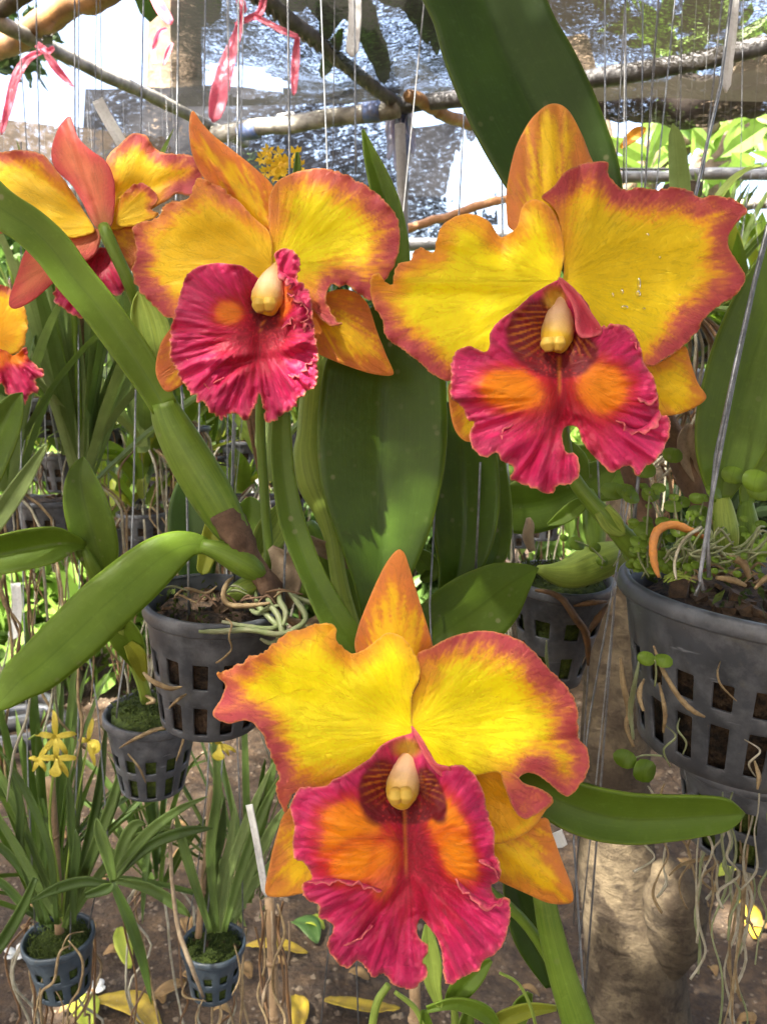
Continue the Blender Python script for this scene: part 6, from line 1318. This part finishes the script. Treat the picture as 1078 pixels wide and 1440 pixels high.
spots = [(150, 600, 2.0, 0), (250, 560, 2.3, 2), (300, 640, 2.1, 1), (200, 720, 1.7, 3), (270, 700, 1.9, 3), (330, 560, 2.6, 0), (420, 600, 2.2, 2), (160, 740, 2.2, 1), (30, 560, 1.9, 2), (-20, 620, 2.4, 0), (60, 640, 2.6, 1), (100, 560, 2.9, 0),
         (700, 640, 2.0, 3), (760, 700, 1.6, 1), (850, 640, 1.7, 2), (930, 560, 1.8, 0), (970, 480, 2.0, 2), (1040, 470, 1.7, 1), (1070, 560, 2.3, 0), (900, 480, 2.6, 3), (640, 620, 2.7, 0), (480, 640, 2.5, 3), (1010, 420, 2.6, 0), (240, 460, 2.7, 3), (140, 480, 3.0, 1), (560, 560, 3.0, 2), (340, 740, 1.7, 3), (60, 520, 3.2, 2)]
extra = [(90, 640, 1.8, 0, 'above the far left pot rims'), (230, 660, 2.0, 0, 'left of the long leaf, upper tangle'), (300, 720, 2.3, 2, 'in the gap left of the sheath'), (180, 690, 2.4, 3, 'low behind the small oval leaf'), (340, 620, 2.0, 2, 'straight under the crimson middle lip'), (20, 700, 1.6, 2, 'low at the left border'), (410, 680, 2.4, 3, 'between bowed leaf and canes'), (950, 520, 1.5, 2, 'left of the right-edge leaf, nearer row'), (900, 600, 2.0, 3, 'behind the dry bulb on the right'), (1000, 460, 1.9, 0, 'close behind the right petal tip'), (1060, 400, 2.2, 3, 'right of the upper right bloom, farther row'), (730, 720, 1.9, 2, 'above the brown-rooted pot'), (60, 560, 1.7, 2, 'under the edge bloom'), (260, 600, 1.7, 3, 'above the upper oval leaf tip')]
spots += [e[:4] for e in extra]; PH += [e[4] for e in extra]
used = set()
for i, (x, y, d, k) in enumerate(spots):
    kn_ = ['strap-leaved orchid', 'broad-leaved orchid', 'grassy orchid', 'small bright-leaved orchid'][k] + ' hanging ' + PH[i]
    L0 = P(x, y, d); s = rb_.uniform(.85, 1.25); rz = rb_.uniform(0, 6.28)
    if k not in used: o = proto[k]; o.location = L0.tolist(); o.rotation_euler.z = rz; o.scale = (s,) * 3; used.add(k); o['label'] = kn_
    else: copy_thing(proto[k], L0, rz, s, kn_)
    if i == 0: pp0.location = L0.tolist(); pp0['label'] = 'dark pot hanging ' + PH[i]
    else: copy_thing(pp0, L0, rz, 1.0, 'dark pot hanging ' + PH[i])
# ground-level shrubs and far trees
def shrub(label, loc, r, h, n, size, mt, seed, name='shrub', group='shrubs behind the hanging rows', cat='shrub', shape=.4):
    t = thing(name, label, cat, (loc[0], loc[1], 0), group); rn = random.Random(seed)
    cs = [(loc[0] + rn.gauss(0, r * .45), loc[1] + rn.gauss(0, r * .4), h * rn.uniform(.2, .95), r * rn.uniform(.3, .55)) for _ in range(12)]
    leafy(t, cs, n, size, mt, seed, shape=shape)
    for c in cs[:7]: add('stem', tube([(loc[0], loc[1], -.04), (loc[0] * .5 + c[0] * .5 + rn.gauss(0, .03), loc[1] * .5 + c[1] * .5, c[2] * .5), c[:3]], [.012, .009, .004], 6, 10), M['bark_dark'], t)
    return t
sh = [(-2.2, 3.6, .6, 1.2), (-1.3, 3.4, .5, .95), (-.6, 3.7, .6, 1.1), (.1, 3.5, .5, 1.0), (.8, 3.9, .6, 1.15), (1.5, 3.3, .5, 1.1), (2.2, 3.6, .6, 1.2), (-1.9, 5.0, .9, 1.6), (-.7, 5.2, .9, 1.5), (.5, 5.3, .9, 1.6), (1.6, 4.9, .8, 1.5), (3.0, 5.2, .9, 1.6), (-3.2, 4.8, .9, 1.7)]
SHW = [', nearest the left edge', ', behind the strap leaves at the left', ', behind the left pot', ', right behind the canes', ', behind the dark central leaves', ', under the upper right lip', ', behind the right-edge leaf', ', second row at the far left', ', second row left of the canes', ', second row behind the central leaf', ', second row behind the upper right bloom', ', second row at the right edge', ', far left in the second row']
for i, (x, y, r, h) in enumerate(sh):
    k = i % 3
    shrub(['mid green leafy shrub behind the hanging rows', 'yellow-green leafy shrub behind the hanging rows', 'dark leafy shrub behind the hanging rows'][k] + SHW[i], (x, y), r, h, 1500, .13, ['foliage', 'foliage_light', 'foliage_dark'][k], 100 + i)
def tree(label, loc, r, h, n, size, mt, seed):
    t = thing('garden_tree', label, 'tree', (loc[0], loc[1], 0), 'trees beyond the shade house'); rn = random.Random(seed)
    cs = [(loc[0] + rn.gauss(0, r * .5), loc[1] + rn.gauss(0, r * .5), h + rn.gauss(0, r * .45), r * rn.uniform(.28, .5)) for _ in range(16)]
    leafy(t, cs, n, size, mt, seed, shape=.45, name='crown')
    add('trunk', tube([(loc[0], loc[1], -.05), (loc[0] + .1, loc[1], h * .5), (loc[0], loc[1], h)], [.18, .14, .08], 12, 16, wob=.05), M['bark_dark'], t)
    for c in cs[:8]: add('limb', tube([(loc[0], loc[1], h * rn.uniform(.4, .8)), (loc[0] * .4 + c[0] * .6, loc[1] * .4 + c[1] * .6, c[2] * .8), c[:3]], [.06, .04, .015], 7, 10), M['bark_dark'], t)
for i, (x, y, r, h, k) in enumerate(((-6.5, 9, 2.0, 2.6, 0), (-3.4, 10, 1.8, 2.0, 1), (-.5, 11, 1.7, 1.7, 0), (2.4, 10.5, 1.4, 1.2, 1), (5.6, 9.5, 1.5, 1.1, 0), (-9, 12, 2.5, 3.6, 0), (-1.6, 14, 2.2, 2.2, 1))):
    tree(['broad dark-leaved tree beyond the shade house', 'lighter green tree beyond the shade house'][k] + [', at the far left', ', behind the back-facing bloom', ', behind the central post', ', behind the grey pipes', ', nearest the right edge', ', farthest out at the left', ', deepest in the middle'][i], (x, y), r, h, 5200, .26, ['foliage_dark', 'foliage'][k], 200 + i)

# ------------------------------------------------------------------ lower left: small pots, stakes, star flowers, strap leaves
potS1 = net_pot('hanging_pot', 'small blue-grey slotted pot near the bottom left corner holding a bamboo stake', V(82, 1316, .95), .0385, .028, .070, [(.34, .52), (.66, .9)], 11, tilt=(R(3), R(-2)), mt='plastic_blue', seed=31, mossy=1.0, chips=0, rz=.2,
                wires=[wire_px([(98, 1335), (104, 1200), (110, 1040), (112, 800), (110, 400), (112, -200)], [.92, .93, .95, 1.0, 1.1, 1.2]), wire_px([(50, 1310), (40, 1100), (30, 700), (30, 200)], [.95, .97, 1.0, 1.1]), wire_px([(124, 1305), (152, 1180), (138, 1000), (122, 900)], [.96, .98, 1, 1])], wr=.0009)
potS2 = net_pot('hanging_pot', 'small blue-grey slotted pot left of the lowest bloom holding a thinner stake', V(300, 1325, .98), .0365, .026, .066, [(.34, .52), (.66, .9)], 11, tilt=(R(3), R(2)), mt='plastic_blue', seed=32, mossy=.9, chips=5,
                wires=[wire_px([(287, 1340), (296, 1240), (306, 1160), (318, 1000), (320, 600), (322, -200)], [.95, .97, .98, 1.0, 1.1, 1.3]), wire_px([(342, 1318), (340, 1200), (332, 1000), (330, 700)], [.98, 1.0, 1.0, 1.05]), wire_px([(262, 1312), (276, 1240), (292, 1100), (300, 900)], [1.0, 1.0, 1.0, 1.05])], wr=.0009)
def stake(label, a, b, d, r):
    t = thing('bamboo_stake', label, 'stake', V(*a, d), 'bamboo stakes in the small pots')
    add('shaft', tube([V(*a, d), V((a[0] + b[0]) / 2 + 1, (a[1] + b[1]) / 2, d), V(*b, d)], r, 9, 14, wob=.08), M['cane'], t)
    for k in (.3, .62): 
        c = V(a[0] + (b[0] - a[0]) * k, a[1] + (b[1] - a[1]) * k, d); add('node', tube([c - [0, 0, .002], c + [0, 0, .002]], r * 1.25, 9), M['cane'], t)
stake('bamboo stake standing under the yellow star flowers at the lower left', (84, 1312), (71, 1092), .95, .0052)
stake('bamboo stake in the small pot left of the lowest bloom', (279, 1318), (298, 1104), .97, .0042)
stake('thin grey stake standing under the lip of the lowest bloom', (586, 1520), (582, 1380), .62, .0045)
stake('brown stake hung with roots left of the lowest bloom', (388, 1500), (379, 1262), .72, .0045)
def star(par, x, y, d, angs, L_, lip=True, w_=4.4):
    c = V(x, y, d); fl = add('flower', tube([c + [0, .006, -.012], c + [0, .004, 0], c], [.0012, .0018, .0022], 6, 5), M['bulb_pale'], par)
    for a, k in angs:
        a = R(a); e = [(x, y, w_ * .4, d), (x + math.cos(a) * L_ * k * .35, y - math.sin(a) * L_ * k * .35, w_, d - .004), (x + math.cos(a) * L_ * k * .75 + 1, y - math.sin(a) * L_ * k * .75, w_ * .75, d - .003), (x + math.cos(a) * L_ * k, y - math.sin(a) * L_ * k + 2, .8, d + .003)]
        add('petal', ribbon(e, nl=12, nu=4, fold=.3), M['flower_yellow'], fl, solid=.0005)
    if lip: add('lip', ribbon([(x, y, 2, d - .004), (x - 1, y + L_ * .35, 4, d - .010), (x - 2, y + L_ * .62, 9, d - .012), (x - 3, y + L_ * .85, 4, d - .01)], nl=12, nu=6, fold=-.3, curl=.4), M['flower_yellow'], fl, solid=.0005)
tS = thing('strap_leaved_plant', 'grassy orchid with yellow star flowers at the lower left', 'orchid plant', V(80, 1316, .95))
star(tS, 79, 1036, .92, [(96, 1), (10, .75), (172, .75), (-60, .8), (-130, .9)], 40, lip=False)
star(tS, 80, 1066, .90, [(95, .9), (0, .95), (180, .95), (-58, .95), (178, .4)], 32)
star(tS, 124, 1042, .93, [(80, 1), (-75, 1), (170, .4)], 36, lip=False, w_=3.6)
star(tS, 55, 1068, .91, [(170, .5), (-60, .6), (60, .8), (-120, .6)], 30, lip=False, w_=3.6)
add('lip', ribbon([(126,1044,3,.92),(134,1046,6,.915),(136,1054,5,.915),(132,1060,2,.92)], nl=10, fold=.3), M['flower_yellow'], tS, solid=.0005)
for e in ([(80,1062,2,.925),(70,1150,2,.93),(84,1250,2.2,.94),(82,1312,2.2,.95)], [(40,1040,1.4,.92),(56,1032,1.6,.925),(78,1040,1.4,.925)], [(112,1046,1.2,.93),(120,1042,1.2,.93)], [(124,1046,1.2,.935),(100,1180,1.6,.94),(86,1310,2,.95)]):
    add('flower_stem', ptube(e, ns=6, seg=14), M['bulb_pale'], tS)
def blades(par, rows, d, mts, w_, seed=0):
    rn = random.Random(seed)
    for i, r in enumerate(rows):
        n = len(r); e = [(x, y, w_ * (.55, 1, .95, .7, .12)[min(4, int(4 * k / (n - 1)))] * rn.uniform(.9, 1.1), d + rn.uniform(-.03, .03)) for k, (x, y) in enumerate(r)]
        dd = rn.uniform(-.06, .06); e = [(a, b, c, d + dd) for a, b, c, _ in e]
        add('leaf', ribbon(e, nl=20, nu=4, fold=rn.uniform(.3, .8), seed=i, tip1=True), M[rn.choice(mts)], par, solid=.0008)
SD = ['strap_deep', 'strap_green', 'strap_deep']
blades(tS, [[(84,1300),(50,1240),(10,1170),(-40,1100)], [(80,1300),(70,1200),(40,1120),(0,1055)], [(90,1300),(100,1200),(110,1110),(112,1010)], [(92,1300),(120,1200),(140,1110),(150,1010)], [(90,1305),(130,1200),(160,1120),(175,1060)], [(78,1305),(40,1280),(0,1240),(-50,1220)], [(70,1300),(46,1260),(20,1300),(-10,1350)],
            [(100,1300),(105,1220),(100,1150),(96,1080)], [(70,1305),(60,1230),(64,1160),(50,1090)], [(96,1300),(140,1230),(190,1180),(250,1160)], [(104,1300),(104,1240),(108,1190),(106,1165)], [(70,1290),(20,1210),(-20,1180),(-60,1160)], [(85,1290),(20,1130),(-10,1080),(-40,1060)], [(60,1300),(30,1200),(28,1130),(10,1070)], [(98,1290),(150,1160),(168,1090),(160,1030)]], .96, SD, 6.0, 1)
tS2 = thing('strap_leaved_plant', 'orchid leaf fan drooping over the soil between the two small pots', 'orchid plant', V(150, 1240, .90))
blades(tS2, [[(158,1240),(180,1205),(210,1170),(250,1140),(292,1120)], [(160,1240),(172,1190),(190,1160),(206,1160)], [(158,1242),(180,1290),(200,1350),(213,1412)], [(160,1240),(150,1200),(140,1170),(136,1150)], [(160,1238),(210,1250),(250,1275),(268,1290)], [(155,1245),(120,1240),(80,1250),(40,1270)], [(160,1236),(210,1190),(260,1170),(300,1165)], [(120,1260),(150,1250),(158,1242)], [(50,1235),(30,1280),(0,1330),(-30,1370)]], .88, SD, 7.5, 2)
tS3 = thing('strap_leaved_plant', 'grassy orchid in the small pot left of the lowest bloom', 'orchid plant', V(312, 1312, 1.0))
blades(tS3, [[(310,1310),(322,1230),(350,1150),(385,1070)], [(315,1310),(340,1220),(370,1140),(400,1080)], [(318,1310),(350,1230),(380,1170),(404,1130)], [(300,1312),(300,1220),(300,1140),(308,1060)], [(296,1312),(270,1230),(255,1180),(246,1140)], [(308,1312),(312,1240),(325,1180),(330,1130)], [(320,1310),(345,1240),(360,1190),(372,1150)], [(305,1310),(296,1200),(306,1110),(298,1030)], [(322,1308),(352,1250),(380,1220),(398,1190)], [(300,1310),(290,1250),(310,1180),(316,1120)]], 1.0, SD + ['strap_light'], 6.5, 3)
star(tS3, 309, 1046, .96, [(100, .5), (-25, .9), (-50, .7), (165, .8)], 28, lip=True, w_=3)
add('flower_stem', ptube([(308,1050,1.6,.97),(306,1120,1.8,.98),(300,1220,2,.99),(302,1312,2,1.0)], ns=6, seg=12), M['bulb_pale'], tS3)
roots(tS3, [[(248,1138,2.2,.9),(240,1180,3,.9),(243,1250,3.4,.9),(252,1310,3.8,.9),(268,1355,4,.9),(286,1402,4,.92)]], 'husk_pale')
roots(tS3, [[(286,1405,1.5,.95),(276,1430,1.8,.95),(280,1460,1.8,.95)], [(300,1400,1.5,.97),(312,1425,1.5,.97),(302,1460,1.5,.97)], [(330,1330,1.5,.96),(338,1370,2,.96),(326,1400,1.6,.96)], [(262,1380,1.4,.96),(258,1400,1.8,.96),(290,1408,1.4,.96)]], 'root_tan')
roots(tS, [[(100,1330,1.6,.92),(84,1340,2.2,.91),(76,1380,2.6,.91),(58,1400,2.2,.91),(62,1470,2,.92)], [(96,1322,1.6,.92),(116,1350,2.2,.92),(112,1390,2.2,.92),(96,1420,2,.92),(98,1480,2,.92)], [(60,1375,1.6,.93),(50,1430,1.6,.93),(46,1480,1.6,.93)], [(70,1380,1.4,.93),(90,1420,1.4,.93),(80,1480,1.4,.93)], [(118,1310,1.4,.93),(96,1316,1.4,.92),(84,1345,1.4,.92)]], 'root_tan')
roots(tS, [[(44,965,2,.8),(38,1010,2.4,.8),(20,1060,2.4,.8),(10,1128,2,.8)]], 'root_white')
roots(tE, [[(112,900,2,.74),(110,980,2.6,.74),(116,1020,2.6,.74),(106,1080,2,.74)], [(130,860,1.4,.7),(132,930,1.6,.7),(128,990,1.2,.7)], [(60,800,1.2,.75),(50,850,1.4,.75),(44,900,1.2,.75)], [(76,790,1.2,.75),(84,840,1.4,.75),(78,880,1.2,.75)], [(96,790,1.2,.75),(92,850,1.4,.75),(96,910,1.2,.75)]], 'root_tan')
# roots trailing around the brown stake
tH = thing('aerial_root_bundle', 'bundle of tan aerial roots trailing down beside the brown stake', 'roots', V(388, 1200, .68))
rn = random.Random(8)
for i in range(6):
    x = 366 + i * 8; y0 = rn.uniform(1255, 1300)
    add('root', ptube([(x, y0, 1.3, .68)] + [(x + rn.gauss(0, 8), y0 + (1480 - y0) * q, rn.uniform(1.4, 2.6), .68 + rn.uniform(-.02, .02)) for q in (.2, .4, .6, .8, 1)], ns=6, seg=30, wob=.1, seed=i), M[rn.choice(['root_tan', 'root_brown', 'husk_pale'])], tH)
# roots trailing under the right pots
tQ = thing('orchid_plant', 'orchid in the mossy lower right pot with long trailing roots', 'orchid plant', V(1040, 1110, .56))
for i in range(34):
    x = rn.choice([rn.uniform(985, 1075), rn.uniform(1030, 1078), rn.uniform(905, 1000)]); y0 = rn.uniform(1085, 1150); y1 = rn.uniform(1250, 1500) if x > 985 else rn.uniform(1180, 1330); d = rn.uniform(.52, .66)
    add('root', ptube([(x, y0, 1.2, d)] + [(x + rn.gauss(0, 7) - 12 * q, y0 + (y1 - y0) * q, rn.uniform(1.1, 2.3), d) for q in (.17, .34, .5, .67, .84, 1)], ns=6, seg=34, wob=.1, seed=i), M[rn.choice(['root_tan', 'root_white', 'root_tan', 'root_green'])], tQ)
blades(tQ, [[(1065,1150),(1010,1200),(960,1215),(940,1232)]], .56, ['root_tan'], 2, 5)
for i, (x, y) in enumerate(((560,1100),)): pass
# light green plant under the lowest bloom
tG = thing('broad_leaved_plant', 'light green seedling leaves showing below the lip of the lowest bloom', 'orchid plant', V(640, 1500, .60))
for r, mt_ in (([(600,1300,3,.55),(603,1330,12,.55),(606,1360,15,.55),(610,1390,10,.55),(620,1420,4,.55)], 'bulb_pale'), ([(690,1350,3,.56),(668,1370,15,.56),(645,1395,16,.56),(628,1420,6,.56)], 'leaf_bright'), ([(600,1420,5,.55),(640,1412,9,.55),(680,1425,12,.55),(700,1450,6,.55)], 'leaf_bright'), ([(782,1418,4,.56),(740,1422,11,.56),(700,1440,13,.56),(680,1470,6,.56)], 'leaf_yellow'),
               ([(745,1396,4,.57),(735,1415,13,.57),(725,1440,13,.57),(720,1470,6,.57)], 'leaf_bright'), ([(596,1420,4,.56),(600,1450,10,.56),(610,1490,6,.56)], 'leaf_mid'), ([(660,1410,3,.56),(655,1450,12,.56),(660,1490,6,.56)], 'leaf_mid'), ([(640,1320,3,.58),(636,1300,8,.58),(612,1310,8,.58),(596,1330,3,.58)], 'leaf_bright')):
    blade(tG, r, mt_, fold=.5, nl=20, nu=8, seed=3)
for e in ([(546,1385,5,.56),(530,1410,6,.56),(522,1450,6,.56)], [(555,1395,3,.56),(585,1420,4,.56),(600,1460,4,.56)], [(702,1368,2,.5),(730,1385,2.4,.5),(750,1430,2.4,.5),(756,1480,2.4,.5)], [(636,1400,4,.57),(640,1440,6,.57),(640,1490,6,.57)]):
    add('stem', ptube(e, ns=8, seg=14), M['bulb_pale'], tG)
# ------------------------------------------------------------------ things lying on the soil
def ground_leaf(label, p0, p1, w_, mt, group='fallen leaves on the soil', lift=.012, curl=.35):
    a, b = G(*p0), G(*p1); n = 14; v, uv = [], []; d_ = b - a; L_ = np.linalg.norm(d_[:2]); s_ = np.array([-d_[1], d_[0], 0]) / L_
    rn = random.Random(int(p0[0] * 7 + p0[1])); bnd = rn.uniform(-.12, .12) * L_
    for i in range(n):
        q = i / (n - 1); h = w_ * math.sin(math.pi * min(1, .04 + q * .93)) ** .7
        for u in (-1, -.5, 0, .5, 1):
            p = a + d_ * q + s_ * (h * u + bnd * math.sin(q * 3.14)); z = float(gz(p[0], p[1])) + lift + curl * h * abs(u) + .012 * math.sin(q * 3 + rn.random() * .3)
            v.append((p[0], p[1], z)); uv.append(((u + 1) / 2, q))
    f = [(i * 5 + j, i * 5 + j + 1, (i + 1) * 5 + j + 1, (i + 1) * 5 + j) for i in range(n - 1) for j in range(4)]
    add('fallen_leaf', (np.array(v), f, np.array(uv)), M[mt], label=label, cat='leaf', group=group, solid=.001)
ground_leaf('long yellow fallen leaf with dark blotches in the bottom left corner area', (132, 1392), (226, 1450), .030, 'yellow_leaf')
ground_leaf('yellow fallen leaf between the small pot and the lowest bloom', (345, 1322), (432, 1334), .020, 'yellow_leaf')
ground_leaf('slender yellow fallen leaf below the lowest bloom', (455, 1404), (562, 1412), .018, 'yellow_leaf')
ground_leaf('broad yellow fallen leaf at the bottom beside the stake', (412, 1396), (420, 1450), .022, 'yellow_leaf')
ground_leaf('yellow fallen leaf among the roots at the lower right', (1030, 1262), (1062, 1312), .026, 'yellow_leaf')
ground_leaf('green and yellow fallen leaf further up at the lower right', (1010, 1226), (1050, 1212), .024, 'leaf_yellow')
ground_leaf('yellow-green leaf lying on the soil between the small pots', (168, 1296), (182, 1350), .020, 'leaf_yellow')
ground_leaf('grey-green heart-shaped leaf on the soil left of the lip', (412, 1290), (446, 1320), .028, 'leaf_blue')
ground_leaf('yellow-green leaf standing beside the heart-shaped one', (428, 1294), (456, 1300), .022, 'leaf_yellow')
ground_leaf('brown fallen leaf under the small pot left of the lowest bloom', (212, 1400), (262, 1368), .018, 'dead_leaf')
ground_leaf('mossy yellow leaf under the bottom left pot', (98, 1392), (124, 1436), .030, 'leaf_yellow')
for i in range(70):
    x, y = rg.uniform(-20, 1100), rg.uniform(960, 1450); a = rg.uniform(0, 6.28); l = rg.uniform(18, 46)
    ground_leaf('dry brown leaf lying on the soil', (x, y), (x + math.cos(a) * l, y + math.sin(a) * l * .5), rg.uniform(.008, .018), 'dead_leaf', group='dry brown leaves on the soil')
def ground_flower(label, x, y, r, rot):
    c = G(x, y); c[2] = float(gz(c[0], c[1])) + .010; t = thing('frangipani_flower', label, 'flower', c, 'white flowers fallen on the soil')
    for k in range(5):
        a = rot + k * 1.257; u = np.array([math.cos(a), math.sin(a) * .9, .35]); s = np.array([-math.sin(a), math.cos(a), .0]); 
        v = [c + u * r * q + s * r * h * sg + [0, 0, .2 * r * (h if sg > 0 else 0)] for q, h in ((.02, .06), (.35, .26), (.7, .36), (.92, .24), (1.0, .03)) for sg in (-1, 1)]
        uvv = np.array([[.5, q] for q in (0, .3, .6, .9, 1) for _ in (0, 1)])
        add('petal', (np.array(v), [(2 * i, 2 * i + 1, 2 * i + 3, 2 * i + 2) for i in range(4)], uvv), M['flower_white'], t, solid=.0006)
    add('centre', tube([c, c + [0, 0, .004]], [.004, .002], 8), M['flower_orange'], t)
ground_flower('white frangipani flower on the soil at the left edge', 24, 1326, .034, .3)
ground_flower('white frangipani flower on the soil right of the bottom left pot', 130, 1378, .030, 1.0)
# rubber ring, boards and boundary things further back
def ring(label, x, y, r, tr):
    c = G(x, y); n = 40; P_ = [c + [math.cos(k / n * 6.283) * r, math.sin(k / n * 6.283) * r, tr * .8 + .01] for k in range(n + 1)]
    t = thing('rubber_ring', label, 'ring', c, 'black rings on the soil'); add('tyre', tube(P_, tr, 10), M['rubber'], t)
    add('inner_lining', tube([p * .92 + c * .08 + [0, 0, .02] for p in P_], tr * .5, 8), M['plastic'], t)
ring('black rubber ring lying on the soil at the left edge', 26, 1035, .16, .030)
ring('black rubber ring partly hidden behind the first one', 20, 1010, .15, .026)
bb = thing('bench', 'low grey board bench with a blue hose on it at the far left', 'bench', G(90, 900))
c0 = G(40, 915)
for k in range(3):
    y0 = c0[1] + .25 + k * .11; add('board', tube([(-2.2, y0, .42), (-.35, y0, .42)], .045, 4, flat=.25, up=(0, 0, 1)), M['wood_board'], bb, smooth=False)
for x in (-2.0, -1.2, -.45): add('leg', tube([(x, c0[1] + .36, -.03), (x, c0[1] + .36, .41)], .035, 4), M['concrete'], bb, smooth=False)
add('garden_hose', tube([(-2.2, c0[1] + .2, .47), (-1.5, c0[1] + .24, .465), (-.9, c0[1] + .22, .47), (-.4, c0[1] + .3, .46)], .014, 10, 30), M['tape_blue'], label='blue hose lying along the low board bench at the left', cat='hose')
wl = thing('low_wall', 'pale low wall far behind the plants at the left', 'wall', (-2.6, 7.4, 0))
add('coping', tube([(-7, 7.4, .62), (-.2, 7.4, .62)], .12, 4, flat=.3, up=(0, 0, 1)), M['concrete'], wl, smooth=False)
v = [(-7, 7.35, -.05), (-.2, 7.35, -.05), (-.2, 7.35, .6), (-7, 7.35, .6), (-7, 7.45, -.05), (-.2, 7.45, -.05), (-.2, 7.45, .6), (-7, 7.45, .6)]
add('face', (np.array(v, float), [(0,1,2,3),(5,4,7,6),(1,5,6,2),(4,0,3,7)]), M['concrete'], wl, smooth=False)
# single wires that hold plants out of sight
wd = [(104,-60,1.0,106,330),(318,-60,1.2,322,215),(470,-60,1.1,468,240),(497,-60,1.0,500,245),(878,-60,.9,876,260),(1044,-60,1.2,1040,290),(1020,-60,1.0,985,275),
      (126,560,1.2,122,800),(150,540,1.2,154,760),(330,600,1.3,328,700),(465,1300,.7,445,1500),(500,1340,.7,506,1500),(838,1180,.8,822,1400),(828,1190,.8,812,1350),(812,1190,.75,806,1300),(60,430,1.3,66,690),(950,440,1.0,948,560)]
for i, (x0, y0, d, x1, y1) in enumerate(wd):
    t = thing('hanging_wire', 'thin grey wire hanging among the plants', 'wire', V(x0, y0, d), 'single wires hanging from the roof')
    a, b = V(x0, y0, d), V(x1, y1, d); a = a + (a - b) * max(0, (ROOF - .03 - a[2]) / (a[2] - b[2] + 1e-6)) if a[2] > b[2] else a
    add('strand', tube([a, a * .5 + b * .5 + [.001, 0, 0], b], .0007 * (1 if i % 3 else 1.5), 6, 14), M['wire' if i % 2 else 'wire_dark'], t)
